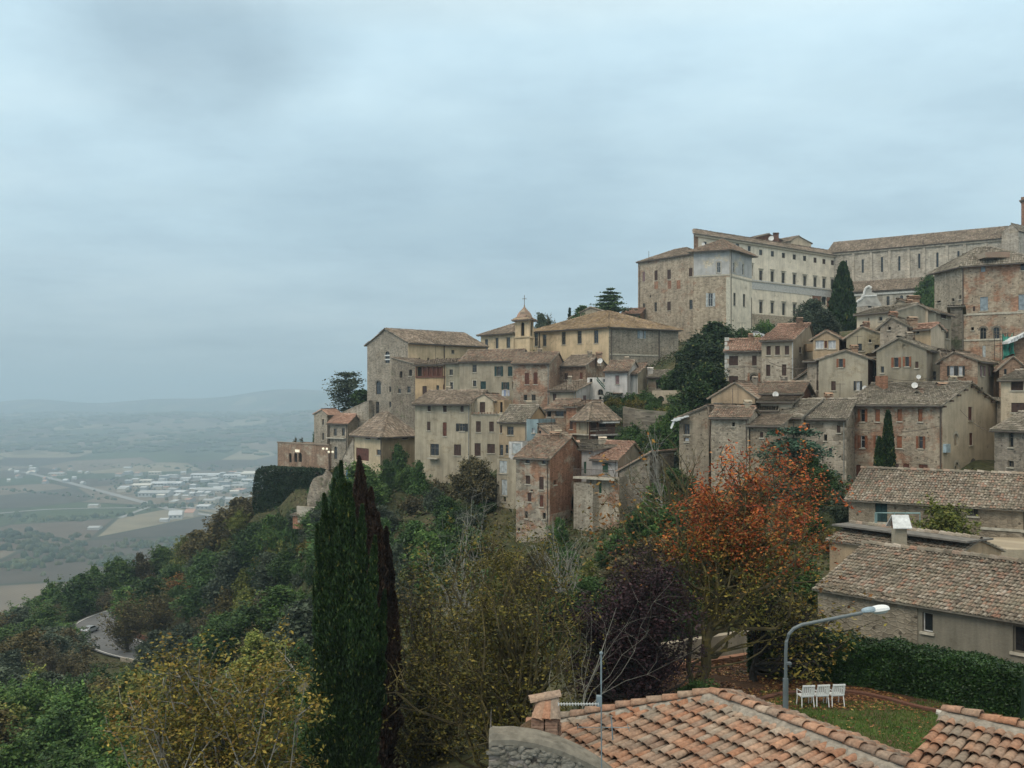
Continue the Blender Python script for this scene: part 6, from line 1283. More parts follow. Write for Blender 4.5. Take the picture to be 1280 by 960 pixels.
# --- big foreground cypress
def cypress(name,label,px,Y,ytop,ybot,wpx,leaf,n,seed,lobes=5,cat='tree',size=.09,core=(.01,.018,.008),base_z=None,taper=.75,group=None,ragged=.12,leanpx=0,subs=()):
    R=np.random.default_rng(seed); x=at(px,Y); z0=base_z if base_z is not None else g1(x,Y); z1=Zp(ytop,Y); H=z1-z0; rad=wpx/2/F*Y; base=np.array([x,Y,z0]); r=empty(name,base); tag(r,label,cat,group)
    def prof(t): return np.where(t<.12,.55+.45*t/.12,np.clip((1-t)/(1-.12),0,1)**taper)*(1)
    def lump(th,t): return 1+ragged*np.sin(3*th+seed+t*2)+ragged*.9*np.sin(7*th+seed*2-t*5)+ragged*.8*np.sin(t*23+2*th+seed)+ragged*.7*np.sin(t*61-3*th)
    lean=leanpx/F*Y
    V=[];nt_,nz=16,22
    for i in range(nz+1):
        t=i/nz
        for j in range(nt_):
            th=2*math.pi*j/nt_; q=rad*float(prof(np.array(t)))*.72*float(lump(th,t)); V.append((x+lean*t+q*math.cos(th),Y+q*math.sin(th),z0+.5+(H-.5)*.97*t))
    Fc=[[i*nt_+j,i*nt_+(j+1)%nt_,(i+1)*nt_+(j+1)%nt_,(i+1)*nt_+j] for i in range(nz) for j in range(nt_)]
    t=R.random(n)**.85; th=R.random(n)*2*math.pi; q=rad*prof(t)*lump(th,t)*(.72+.34*R.random(n)**1.5); s=size*(.7+.7*R.random(n))
    C=np.stack([x+lean*t+q*np.cos(th),Y+q*np.sin(th),z0+.3+(H-.3)*t],1)
    upv=np.stack([np.cos(th)*.35,np.sin(th)*.35,np.ones(n)],1)+R.normal(0,.28,(n,3)); upv/=np.linalg.norm(upv,axis=1)[:,None]
    sd=np.cross(upv,R.normal(size=(n,3))); sd/=np.linalg.norm(sd,axis=1)[:,None]; s=s[:,None]
    V2=np.stack([C-upv*s*1.3,C+sd*s*.55,C+upv*s*1.5,C-sd*s*.55],1).reshape(-1,3)
    F2=np.arange(4*n).reshape(n,4)+len(V)
    parts=[(np.array(V),np.array(Fc)),(V2,F2-len(V))]
    for dx,yt,yb,wp,nn in subs:   # side spires growing out of the main column
        cx=x+dx/F*Y; za,zb_=Zp(yb,Y),Zp(yt,Y); rr=wp/2/F*Y; t=R.random(nn)**.9; th=R.random(nn)*6.283; q=rr*np.minimum(1,.4+t*3)*np.clip(1-t,0,1)**.7*(1+.25*np.sin(t*31+2*th+dx))*(.25+.8*R.random(nn)**.6)
        oy=R.uniform(-.5,.2)*rad; C=np.stack([cx+(x-cx)*.35*(1-t)+q*np.cos(th),Y+oy+q*np.sin(th),za+(zb_-za)*t],1); u_=np.stack([np.cos(th)*.4,np.sin(th)*.4,np.ones(nn)],1)+R.normal(0,.3,(nn,3)); u_/=np.linalg.norm(u_,axis=1)[:,None]
        sd=np.cross(u_,R.normal(size=(nn,3))); sd/=np.linalg.norm(sd,axis=1)[:,None]; s=(size*(.7+.7*R.random(nn)))[:,None]
        parts.append((np.stack([C-u_*s*1.3,C+sd*s*.55,C+u_*s*1.5,C-sd*s*.55],1).reshape(-1,3),np.arange(4*nn).reshape(nn,4)))
    Vj,Fj=join(parts); mk('crown',Vj,Fj,leaf,r,base)
    m=MB(); m.tube([base-[0,0,.5],base+[0,0,H*.5]],[rad*.18,rad*.08],8); m.build('trunk',BARK,r,base); return r
cypress('cypress','tall dark green cypress standing full height left of centre',436,35,600,1000,92,L['cypress'],110000,3,size=.052,ragged=.13,taper=.50,leanpx=-8,base_z=-18,
  subs=[(-11,578,720,20,12000),(-30,618,800,30,15000),(-38,655,850,26,13000),(20,630,800,30,15000),(36,668,860,28,13000),(2,604,740,28,12000),(-44,720,900,24,11000),(44,740,920,26,11000),(-20,600,760,22,10000)])
cypress('conifer','narrow red brown conifer right behind the tall dark cypress',461,42,572,1000,84,L['redbrown'],60000,11,size=.062,ragged=.2,taper=.8,leanpx=-12,base_z=-19,
  subs=[(14,640,760,34,12000),(-8,590,700,22,8000),(26,690,860,38,12000),(32,740,900,38,12000),(4,610,720,30,9000),(22,660,780,30,9000),(-16,640,760,26,8000),(38,780,930,34,10000)])
# --- red / orange tree
b0=np.array([at(868,41),41,-12.05])
rt,tp=tree('red_leaved_tree','tall tree with fiery red and orange top leaves behind the lamp',
 'tree',b0,crown_px(b0,41,[(905,605,50,46,0,.8),(965,598,58,46,.8,.8),(940,655,82,42,-.5,.8),(880,670,42,46,.3,.8),(1010,660,36,50,.5,.8),(920,735,55,30,-.8,.7),(850,650,30,24,0,.7),(1000,590,30,26,0,.7)]),90,.26,21,L['red'],17000,.088,.25,BARKY,filt=lambda t:t[2]>5.4,
 extra=[(L['orange'],3600,lambda t:4.6<t[2]<7.6),(L['yelolive'],5200,lambda t:t[2]<6.4)],twigs=6,tl=.2,lean=(.6,0),bend=.5,up=.2)
R_=np.random.default_rng(77); m,tips=skel(b0,crown_px(b0,41,[(760,640,70,50,0,.6),(800,610,45,62,.5,.5),(1000,760,60,30,0,.6),(840,560,40,40,0,.5)]),16,.12,R_,twigs=5,tl=.25,bend=.35,up=.3); m.build('bare_limb',BARKY,rt,b0)
V,Fq=leaves_at(tips,700,.25,.12,R_); mk('crown',V+b0,Fq,L['orange'],rt,b0)
# second trunk with hanging yellow leaves
b1=np.array([at(942,42.5),42.5,-12.05])
tree('yellow_leaved_tree','slim dark trunked tree with sparse yellow brown leaves above the hedge','tree',b1,crown_px(b1,42.5,[(960,755,60,35,-.5,.8),(1020,790,55,32,-1.2,.7),(1000,820,45,28,-1.8,.6),(930,740,40,30,0,.8)]),50,.17,22,L['yelolive'],1800,.12,.3,BARKD,
  extra=(L['yellow'],900,lambda t:t[0]>.8),twigs=5,tl=.25,bend=.5,up=.1)
# purple plum
b2_=np.array([at(800,40),40,-12.8])
tree('purple_leaved_tree','dense dark purple leaved tree in the centre foreground','tree',b2_,crown_px(b2_,40,[(790,760,75,62,0,.9),(745,790,52,50,0,.8),(835,810,52,55,.4,.8),(790,715,48,28,0,.8),(760,840,70,38,0,.8),(700,765,34,34,.5,.8)]),120,.2,23,L['purple'],42000,.085,.30,BARKD,twigs=4)
# sparse yellow olive tree with lichened limbs
b3_=np.array([at(652,38),38,-16.2])
tree('lichen_limbed_tree','thinning tree with yellow olive leaves and lichen gold limbs right of the cypress','tree',b3_,crown_px(b3_,38,[(640,740,82,60,0,.8),(590,790,70,70,.5,.8),(680,800,60,70,0,.8),(640,690,52,30,0,.8),(560,850,60,60,0,.8),(650,880,70,60,-.5,.8)]),130,.22,24,L['yelolive'],21000,.085,.3,BARKY,twigs=6,tl=.22,bend=.55)
b4=np.array([at(540,45),45,-18.])
tree('autumn_tree','brownish yellow tree filling the gap between red conifer and lichen limbed tree','tree',b4,crown_px(b4,45,[(530,740,45,45,0,.8),(520,820,55,60,0,.8),(560,880,60,60,0,.8),(500,880,40,60,0,.8),(590,700,35,28,0,.8)]),100,.2,25,L['yelolive'],22000,.10,.36,BARK,extra=(L['brown'],9000,lambda t:True),twigs=4)
# bare grey twiggy tree
def bare(px,Y,z,ells,nat,seed,label,bark=BARKP,r0=.09,tw=6):
    b=np.array([at(px,Y),Y,z]); R=np.random.default_rng(seed); m,t=skel(b,crown_px(b,Y,ells),nat,r0*.8,R,twigs=tw,tl=.24,bend=.3,up=-.1); r=empty('bare_tree',b); tag(r,label,'tree'); m.build('trunk',bark,r,b)
bare(715,36,-16,[(770,770,80,45,0,.6),(740,830,60,40,0,.5),(820,830,50,35,0,.5)],11,31,'leafless pale twigs reaching across the dark purple tree',r0=.055)
bare(575,60,-20,[(590,660,50,60,0,.5),(560,700,50,40,0,.5),(615,720,40,50,0,.5)],30,32,'leafless white limbed tree above the lichen limbed tree',r0=.13)
bare(865,92,-12,[(850,570,40,42,0,.6),(800,620,50,45,0,.6),(830,650,50,30,0,.6)],46,33,'bare crooked branched tree before the ruined stone house',BARKY,.28,5)
bare(832,100,-15,[(818,560,26,45,0,.5),(800,590,30,30,0,.5)],18,34,'bare silvery tree below the garden wall with pale upright limbs',BARKP,.2,5)
bare(700,62,-17,[(690,690,60,40,0,.5),(660,650,50,30,0,.5),(730,700,50,25,0,.5)],26,35,'leafless grey branched tree under the brick tower house',BARKP,.14,5)
# yellow plane tree bottom left
b5=np.array([at(290,30),30,-17.5])
tree('yellow_plane_tree','yellow and green leaved plane tree with pale limbs at the bottom left','tree',b5,crown_px(b5,30,[(250,880,75,52,0,.8),(200,930,60,60,0,.8),(330,890,55,55,0,.8),(290,960,80,50,0,.8),(230,840,45,22,0,.7),(355,840,40,30,.5,.7),(300,1010,90,60,0,.7)]),110,.2,26,L['yellow'],25000,.088,.28,BARKP,extra=(L['yelolive'],13000,lambda t:True),twigs=5,bend=.5)
# fruit bush on terrace
b6=np.array([at(1186,64.5),64.5,Zp(684,64.5)])
tree('fruit_bush','round leafy bush with yellowing leaves on the terrace behind the barn','bush',b6,crown_px(b6,64.5,[(1185,655,30,24,0,.8),(1165,650,18,20,0,.8),(1207,662,18,20,0,.8)]),45,.08,27,L['yelgreen'],6500,.16,.24,BARK)
# cedar behind the red tree
def pads(name,label,px,Y,ytop,ybot,wpx,leaf,seed,npads=16,nl=9000,group=None,cat='tree',sz=.2,fl=.22,droop=0,shape='cone'):
    R=np.random.default_rng(seed); x=at(px,Y); z1=Zp(ytop,Y); z0=g1(x,Y); z0=min(z0,Zp(ybot,Y)+.5) if ybot else z0; H=z1-z0; zb=Zp(ybot,Y)-z0 if ybot else H*.15
    base=np.array([x,Y,z0]); r=empty(name,base); tag(r,label,cat,group); m=MB(); m.tube([base,base+[0,0,H*.97]],[H*.022+.06,.04],7); W_=wpx/2/F*Y; P=[]
    for k in range(npads):
        t=(k+.3*R.random())/npads; z=zb+(H-zb)*t*.97
        w=W_*((1-t)**.8*.95+.08) if shape=='cone' else W_*math.sqrt(max(0,1-(2*t-1)**2*.9))*.9
        for q in range(4 if w>1 else 2):
            th=R.random()*6.28; e=w*(.75+.3*R.random()); tip=np.array([math.cos(th)*e,math.sin(th)*e,z-droop*e]); m.tube([base+[0,0,z-.12*e],base+tip*[.6,.6,1],base+tip],[.06,.04,.02],4,cap=False)
            for s in np.linspace(.25,1,6): P.append((tip[0]*s,tip[1]*s,z-droop*e*s,e*.26))
    P=np.array(P); i=R.integers(0,len(P),nl); C=P[i,:3]+R.normal(0,1,(nl,3))*np.stack([P[i,3],P[i,3],P[i,3]*fl],1)
    m.build('trunk',BARKD,r,base); V,Fq=quads(C,sz,.75,1.6,R); mk('crown',V+base,Fq,leaf,r,base); return r
pads('cedar','drooping dark cedar rising behind the red leaved tree',992,93,522,665,100,L['cedar'],41,12,16000,sz=.2,droop=.3,fl=.28,shape='round')
pads('cedar','flat layered cedar on the skyline left of the palace wing',763,262,357,398,54,L['dkgreen'],42,9,9000,sz=.42,fl=.16)
pads('pine','open crowned pine at the far left of the town beside the church',436,232,462,520,50,L['olive'],43,9,5200,sz=.4,fl=.45,shape='round')
pads('pine','shorter dense pine tucked against the left church wall',450,228,484,520,30,L['dkgreen'],44,6,4500,sz=.45,fl=.5,shape='round')
tag(cypress('conifer','',1054,200,329,416,34,L['cypress'],9000,5,size=.32,ragged=.12,taper=.55),'tall solitary dark conifer standing before the palace corner')
tag(cypress('cypress','',1110,98,514,590,19,L['cypress'],6000,6,size=.12,ragged=.06,taper=.5),'slender dark cypress in front of the long brick house')
tag(cypress('cypress','',1099,97.5,547,590,16,L['cypress'],4000,7,size=.12,ragged=.06,taper=.5),'shorter cypress touching the slender one before the brick house')
tag(cypress('cypress','',712,250,386,400,5,L['cypress'],600,8,size=.3,ragged=.06,taper=.5),'tiny cypress on the skyline above the yellow convent')
tag(cypress('cypress','',421,150,585,690,26,L['dkgreen'],4000,9,size=.2,ragged=.15,taper=.6),'green narrow cypress left of the blue tank')
tag(cypress('cypress','',241,118,658,0,0.1,L['dkgreen'],10,9),'x') if False else None
# copies for the slopes -----------------------------------------------------------------
def proto(kind,seed):
    R=np.random.default_rng(seed)
    if kind=='broad': cr=[(0,0,5.6,3.0,3.0,2.6),(1.7,.6,4.4,2.2,2.2,1.8),(-1.8,-.5,4.7,2.1,2.2,1.9),(.2,-1.6,4.0,2.2,2,1.8),(-.3,.3,7.4,1.7,1.7,1.7),(.8,.2,2.8,2.6,2.6,1.6)]; nat,nl,ls,sp=80,17000,.23,.40
    elif kind=='broad2': cr=[(0,0,6.2,2.2,2.2,2.6),(1.2,.6,4.2,2.4,2.2,1.9),(-1.2,-.5,3.6,2.6,2.2,2.1),(.2,-1.6,3.0,2.4,2,1.8),(.4,.3,8.2,1.1,1.1,1.2)]; nat,nl,ls,sp=80,14000,.23,.4
    elif kind=='shrub': cr=[(0,0,1.6,2.2,2.0,1.5),(1.4,.3,1.2,1.5,1.5,1.1),(-1.4,.1,1.3,1.4,1.5,1.2)]; nat,nl,ls,sp=50,6500,.2,.28
    elif kind=='sparse': cr=[(0,0,5.6,2.6,2.6,2.6),(1.5,.6,4.6,2.0,2.2,1.8),(-1.5,-.5,5.2,2.0,2.2,1.9),(-.3,.3,7.6,1.4,1.4,1.6),(.2,0,3,2,2,1.5)]; nat,nl,ls,sp=90,6500,.2,.38
    Rr=np.random.default_rng(seed); m,tips=skel((0,0,0),cr,nat,.2 if kind!='shrub' else .08,Rr,twigs=3)
    V,Fq=leaves_at(tips,nl,sp,ls,Rr,asp=1.4,up=.4)
    if kind!='sparse':   # shaded inner mass of leaves so that the crown is not see-through
        cc=np.array(cr); k=nl//3; e=cc[Rr.integers(0,len(cc),k)]; v=Rr.normal(size=(k,3)); v/=np.linalg.norm(v,axis=1)[:,None]; C=e[:,:3]+v*e[:,3:]*(Rr.random(k)**.5)[:,None]*.75
        V2,F2=quads(C,ls*1.6,.2,1.2,Rr); Fq=np.concatenate([Fq,F2+len(V)]); V=np.concatenate([V,V2])
    V=V[:]; me=mk('crown',V,Fq,L['green']); tr=m.build('trunk',BARK); H=float(np.percentile(V[:,2],99.5)); Wd=float(np.percentile(np.abs(V[:,0]),98))
    return me,tr,H,Wd
PR={k:[proto(k,s) for s in ss] for k,ss in {'broad':(1,2,3),'broad2':(4,5),'shrub':(6,7),'sparse':(8,9)}.items()}
LAND=[('the hairpin bend',130,795),('the ivy covered wall',360,612),('the tall dark cypress',434,760),('the cream farmhouse',480,590),('the grey apartment house',553,600),('the brick tower house',680,640),('the red leaved tree',930,640),
      ('the dark evergreens',885,450),('the white house',775,505),('the porch house',745,545),('the palace tower',915,420),('the yellow plane tree',270,900),('the ruined gable house',905,520),('the green shutter house',760,620)]
TREES=[]
CN={'dkgreen':'dark green','green':'mid green','olive':'grey olive','yelgreen':'yellow green','rust':'rusty brown','brown':'dull brown','yellow':'bright yellow','yelolive':'olive yellow','orange':'orange brown','cypress':'blackish green','purple':'dark purple'}
KN={'broad':'round crowned tree','broad2':'bushy upright tree','shrub':'low shrub','sparse':'thin crowned tree'}
def place(kind,px,ytop,Y,wpx,lf,grp='trees on the wooded slope',world=None):
    me,tr,H,Wd=PR[kind][random.randrange(len(PR[kind]))]
    if world is None:
        asp={'shrub':.62,'broad':1.12,'broad2':1.6,'sparse':1.3}[kind]
        Ys=np.linspace(.62*Y,1.45*Y,90); hs=wpx/F*Ys*asp; zg=ground((px-640)/F*Ys,Ys); f=500-(zg+hs)/Ys*F-ytop
        k=[i for i in range(89) if f[i]*f[i+1]<=0]
        i=min(k,key=lambda i:abs(Ys[i]-Y)) if k else int(np.abs(f).argmin()); Yn=Ys[i]; x=at(px,Yn); zg=float(zg[i]); h=max(Zp(ytop,Yn)-zg,wpx/F*Yn*asp*.7); Y=Yn; s=wpx/2/F*Y/Wd; sz=h/H
    else:
        x,Y,h,wd=world; zg=g1(x,Y); s=wd/2/Wd; sz=h/H; px=640+x/Y*F; ytop=500-(zg+h)/Y*F
    r=empty({'broad':'broadleaf_tree','broad2':'broadleaf_tree','shrub':'shrub','sparse':'autumn_tree'}[kind],(x,Y,zg-.15)); r['group']=grp if kind!='shrub' else 'shrubs on the slope'
    r.scale=(s,s,sz); r.rotation_euler=(0,0,random.random()*6.28)
    for nm,o in (('crown',me),('trunk',tr)):
        c=o.copy(); c.name=nm; col.objects.link(c); c.parent=r
        if nm=='crown': c.material_slots[0].link='OBJECT'; c.material_slots[0].material=L[lf]
    TREES.append((r,kind,lf,px,ytop+h/Y*F*.4)); POS.append((x,Y))
POS=[]
def many(lst): 
    for a in lst: place(*a)
many([ # silhouette trees on the left crest
 ('broad',15,762,235,60,'green'),('broad',60,728,240,62,'green'),('broad',100,718,243,50,'dkgreen'),('broad2',120,708,246,34,'green'),('broad',75,745,225,48,'dkgreen'),('broad',150,700,250,50,'green'),('broad2',178,692,250,34,'brown'),
 ('broad',205,684,252,44,'green'),('broad2',228,672,250,36,'yelgreen'),('broad',250,664,250,44,'rust'),('broad',275,645,246,50,'rust'),('broad',300,624,242,56,'brown'),('broad2',322,614,238,40,'brown'),('broad',262,690,236,50,'dkgreen'),
 ('broad',222,706,240,44,'dkgreen'),('broad',185,722,238,48,'dkgreen'),('sparse',200,735,226,52,'rust'),('broad',160,735,238,44,'green'),('sparse',130,735,238,40,'brown'),('broad',315,655,226,52,'dkgreen'),('broad',340,646,222,40,'green'),
 ('broad',290,690,222,54,'olive'),('broad',255,722,218,52,'dkgreen'),('broad2',285,735,210,46,'rust'),('broad',330,690,212,50,'dkgreen'),('broad',355,672,208,44,'yelgreen'),('broad',305,712,200,44,'yelgreen'),('broad',335,718,196,50,'olive'),
 ('broad',372,688,192,46,'yelgreen'),('broad2',372,655,205,26,'dkgreen'),('broad',390,700,182,50,'olive'),('broad',355,740,178,54,'olive'),('broad',385,745,168,52,'dkgreen'),('sparse',340,752,150,60,'orange'),('broad',300,752,188,50,'dkgreen'),
 ('broad2',262,760,196,46,'brown'),('broad',400,670,180,44,'green'),('broad',410,725,150,54,'dkgreen'),('sparse',160,742,212,56,'rust'),('broad',225,782,190,48,'olive'),('broad',255,788,182,44,'olive'),('broad',285,790,178,46,'olive'),('sparse',322,785,160,50,'rust'),
 ('broad',350,790,158,50,'olive'),('broad',195,790,196,40,'olive'),('broad',380,800,150,50,'dkgreen'),
 # below the road
 ('broad',180,818,172,52,'olive'),('broad',205,835,150,60,'dkgreen'),('sparse',60,800,190,60,'brown'),('sparse',90,812,180,50,'brown'),('broad',30,790,200,60,'rust'),('broad',8,815,180,56,'olive'),('broad',45,845,140,72,'green'),('broad',100,850,135,70,'dkgreen'),
 ('broad',145,865,125,64,'green'),('broad',10,860,120,80,'dkgreen'),('broad',70,890,105,96,'dkgreen'),('broad',130,905,100,90,'green'),('broad',180,880,110,70,'dkgreen'),('broad',20,925,90,110,'green'),('broad',90,945,85,110,'dkgreen'),('broad',160,950,80,100,'green'),
 ('broad',230,900,95,90,'dkgreen'),('broad',300,860,110,80,'dkgreen'),('broad',360,850,110,70,'dkgreen'),('broad',350,900,80,90,'dkgreen'),('broad',250,850,130,60,'dkgreen'),('broad',400,860,90,80,'dkgreen'),
])
many([ # under the town
 ('broad2',500,556,160,34,'dkgreen'),('broad2',486,575,158,30,'dkgreen'),('broad2',523,577,156,34,'dkgreen'),('shrub',470,598,160,26,'dkgreen'),('broad',594,573,152,52,'brown'),('broad',604,578,150,34,'dkgreen'),('shrub',607,624,140,26,'dkgreen'),('shrub',560,582,156,24,'dkgreen'),
 ('shrub',545,600,156,40,'brown'),('shrub',570,610,154,44,'brown'),('shrub',520,618,154,44,'brown'),('shrub',590,632,146,40,'olive'),('broad',560,640,140,56,'dkgreen'),('broad',520,652,135,54,'dkgreen'),('broad',540,665,122,60,'green'),('broad',500,680,118,60,'olive'),
 ('broad',590,660,128,54,'dkgreen'),('broad2',480,650,140,44,'dkgreen'),('shrub',610,668,122,40,'yelolive'),('broad',570,690,110,60,'dkgreen'),('broad',610,700,104,54,'yelolive'),('broad',640,690,100,50,'yelolive'),('broad2',700,648,112,40,'dkgreen'),('broad',670,690,98,50,'brown'),
 ('broad',715,690,100,56,'dkgreen'),('broad2',735,700,96,40,'yelgreen'),('broad',770,660,108,54,'dkgreen'),('broad',800,640,112,56,'dkgreen'),('broad',835,630,110,60,'dkgreen'),('broad',820,672,102,60,'brown'),('broad',860,655,100,60,'dkgreen'),('broad',780,695,92,60,'brown'),
 ('broad',850,700,86,70,'dkgreen'),('broad',740,720,84,60,'dkgreen'),('shrub',700,672,112,40,'olive'),('broad',900,690,82,70,'dkgreen'),('broad',950,690,78,70,'dkgreen'),('broad',1000,700,72,60,'dkgreen'),
 ('broad',815,570,128,44,'dkgreen'),('broad',830,550,135,48,'dkgreen'),('broad',800,546,138,40,'dkgreen'),('broad',845,585,122,48,'dkgreen'),('broad',825,605,118,50,'green'),('broad',790,530,145,44,'dkgreen'),('shrub',770,548,138,34,'dkgreen'),('shrub',790,560,132,40,'dkgreen'),('shrub',758,558,134,30,'green'),
 ('shrub',800,514,152,40,'dkgreen'),('shrub',825,510,152,36,'yelolive'),('shrub',850,506,152,40,'dkgreen'),('shrub',785,520,148,30,'rust'),('broad2',812,506,154,22,'dkgreen'),('shrub',835,520,146,44,'green'),('shrub',860,520,142,44,'dkgreen'),('shrub',745,506,156,36,'dkgreen'),('shrub',775,512,152,30,'olive'),
 ('broad2',870,490,150,36,'dkgreen'),('broad',875,420,178,50,'cypress'),('broad',895,404,182,64,'cypress'),('broad',865,440,172,50,'cypress'),('broad',900,430,165,60,'cypress'),('broad',880,455,158,56,'cypress'),('broad',850,455,164,40,'dkgreen'),('broad',925,412,184,40,'dkgreen'),('broad',842,462,160,34,'green'),
 ('broad',895,460,150,40,'cypress'),('shrub',940,418,178,40,'yelgreen'),('shrub',958,400,200,30,'green'),('shrub',948,407,198,24,'dkgreen'),('shrub',967,406,205,20,'olive'),('shrub',980,409,212,22,'yelolive'),('shrub',992,410,212,18,'yelolive'),
 ('broad',1013,375,208,42,'olive'),('broad',1030,388,204,34,'olive'),('shrub',1035,400,195,24,'dkgreen'),('broad',1160,346,170,30,'dkgreen'),('shrub',1165,362,165,26,'dkgreen'),('broad',730,383,252,34,'dkgreen'),('broad',678,392,250,22,'olive'),('broad',684,396,250,20,'brown'),('shrub',740,388,250,30,'dkgreen'),
 ('broad',905,550,100,40,'olive'),('broad',935,556,98,40,'dkgreen'),('broad',962,552,98,36,'olive'),('broad',1030,585,96,44,'dkgreen'),('broad',1052,612,90,40,'olive'),('shrub',1010,640,90,44,'dkgreen'),('shrub',1040,660,84,44,'rust'),('broad',870,543,96,50,'olive'),('broad',850,570,94,44,'olive'),('broad',940,530,98,44,'cypress'),('broad',1020,560,92,40,'cedar') if 'cedar' in CN else ('broad',1015,570,90,40,'dkgreen'),('shrub',350,640,212,30,'dkgreen'),('shrub',372,636,206,34,'olive'),('shrub',392,640,200,30,'dkgreen'),('shrub',345,660,210,36,'green'),('shrub',395,655,196,30,'yelgreen'),('shrub',360,672,196,34,'dkgreen'),('shrub',385,668,192,30,'green'),('broad',340,664,206,36,'yelolive'),('shrub',415,602,186,22,'rust'),('shrub',412,615,184,26,'dkgreen'),('shrub',396,535,220,10,'dkgreen'),('shrub',372,549,226,22,'brown'),
 ('shrub',440,604,170,30,'yelgreen'),('shrub',425,620,180,26,'green'),('shrub',400,628,190,30,'dkgreen'),('shrub',380,640,200,34,'dkgreen'),('shrub',360,650,205,34,'dkgreen'),('shrub',410,640,185,30,'green'),('shrub',460,620,165,30,'brown'),('broad',700,740,60,60,'dkgreen'),('broad',760,880,44,60,'green'),('shrub',905,878,41,46,'green'),
 ('broad',690,880,44,50,'green'),('broad',840,720,60,70,'dkgreen'),('broad',990,740,58,40,'brown'),('shrub',875,845,50,50,'dkgreen'),
])
# fill the wooded slopes
Rf=np.random.default_rng(12); HB=np.array([(c[0],c[1]) for c in CTRL[:-1]]); hc=[]
for f_ in bpy.data.objects:
    if f_.get('category') in ('house','church','palace','convent','mansion','wall','turret'): hc.append((f_.location[0],f_.location[1]))
hc=np.array(hc)
def fill(n,xr,yr,sp,hr,mix,ok,hd=8,rule=True):
    c=0
    for _ in range(6000):
        if c>=n: break
        x=Rf.uniform(*xr); y=Rf.uniform(*yr); px=640+x/y*F; h=Rf.uniform(*hr); 
        if not ok(px,y): continue
        if min((math.hypot(x-a,y-b_) for a,b_ in POS[-400:]),default=99)<sp: continue
        if np.hypot(RD[:,0]-x,RD[:,1]-y).min()<9: continue
        if np.hypot(hc[:,0]-x,hc[:,1]-y).min()<hd: continue
        zg=g1(x,y); pt=500-(zg+h)/y*F; pg=500-zg/y*F
        if rule and 92<px<270 and pt<835 and pg>792: continue
        if rule and 300<px<440 and pt<648: continue
        if rule and 560<px<840 and pt<610+70*(px<800) : continue
        kd,lf=mix[Rf.integers(0,len(mix))]; 
        if kd=='shrub': h*=.45
        place(kd,0,0,0,0,lf,world=(x,y,h,h*(1.0 if kd!='shrub' else 1.7)*Rf.uniform(.85,1.15))); c+=1
    return c
MX=[('broad','dkgreen')]*4+[('broad','green')]*5+[('broad','olive')]*4+[('broad2','rust')]+[('sparse','rust')]*1+[('broad2','brown')]*1+[('broad','yelgreen')]*4+[('broad2','yelgreen')]*2+[('shrub','dkgreen')]*2+[('sparse','orange')]
fill(130,(-135,-22),(85,262),4.6,(5,8.5),MX,lambda px,y:-60<px<468)
fill(55,(-30,45),(95,162),4.2,(2.6,5),MX+[('shrub','brown')]*6+[('shrub','dkgreen')]*5,lambda px,y:440<px<900 and y<165-(px-440)*.1)
SX=[('shrub','dkgreen')]*4+[('shrub','green')]*2+[('shrub','olive')]*2+[('shrub','yelolive'),('shrub','rust'),('shrub','yelgreen')]
fill(48,(-56,-28),(140,203),2.6,(3.2,6),SX,lambda px,y:300<px<445,5,False)
fill(48,(14,36),(118,166),2.3,(3,5.5),SX,lambda px,y:765<px<885,4,False)
# undergrowth over the slopes
n=170000; X=rng.uniform(-150,48,n); Y=rng.uniform(52,270,n); keep=(vnoise(X,Y,5,31)*.6+vnoise(X,Y,1.8,32)*.4>.36)&(X<4+(Y-52)*.9); X=X[keep];Y=Y[keep]
dd=np.concatenate([np.hypot(X[i:i+5000,None]-RD[None,:,0],Y[i:i+5000,None]-RD[None,:,1]).min(1) for i in range(0,len(X),5000)]); keep=(dd>7)&(np.abs(X/Y)<.62); X=X[keep];Y=Y[keep]; Zg=ground(X,Y); hb=vnoise(X,Y,3,33)
V,Fq=quads(np.stack([X,Y,Zg+.05+rng.random(len(X))*(.25+1.0*hb)],1),.34,.3,1.3); tag(mk('undergrowth',V,Fq,leafmat('undergrowth_leaves',[(0,(.02,.035,.012)),(.35,(.04,.055,.02)),(.6,(.07,.065,.03)),(.8,(.10,.075,.035)),(1,(.05,.085,.02))])),'brambles and rough undergrowth covering the slopes',None,None,'stuff')
from collections import defaultdict
grp=defaultdict(list)
for r,k,lf,px,py in TREES:
    d=[(math.hypot(px-a,py-b),n,a,b) for n,a,b in LAND]; d.sort(); dist,n,a,b=d[0]
    dx,dy=px-a,py-b; dr=('right of' if dx>0 else 'left of') if abs(dx)>abs(dy) else ('below' if dy>0 else 'above')
    grp[(CN.get(lf,'dark green'),KN[k],dr,n)].append((dist,r,k,lf))
ORD=lambda i:OD[i] if i<10 else f'number {i+1} outward from it'
OD=['nearest to it','second nearest to it','third nearest to it','fourth nearest to it','fifth nearest to it','sixth nearest to it','seventh nearest to it','eighth nearest to it','ninth nearest to it','tenth nearest to it']
for (cn,kn,dr,n),l in grp.items():
    l.sort(key=lambda t:t[0])
    for i,(dist,r,k,lf) in enumerate(l):
        r['label']=f'{cn} {kn} {dr} {n}'+(f', {ORD(i)}' if len(l)>1 else ''); r['category']='shrub' if k=='shrub' else 'tree'
for k in PR:
    for me,tr,_,_ in PR[k]:
        for o in (me,tr): bpy.data.objects.remove(o)
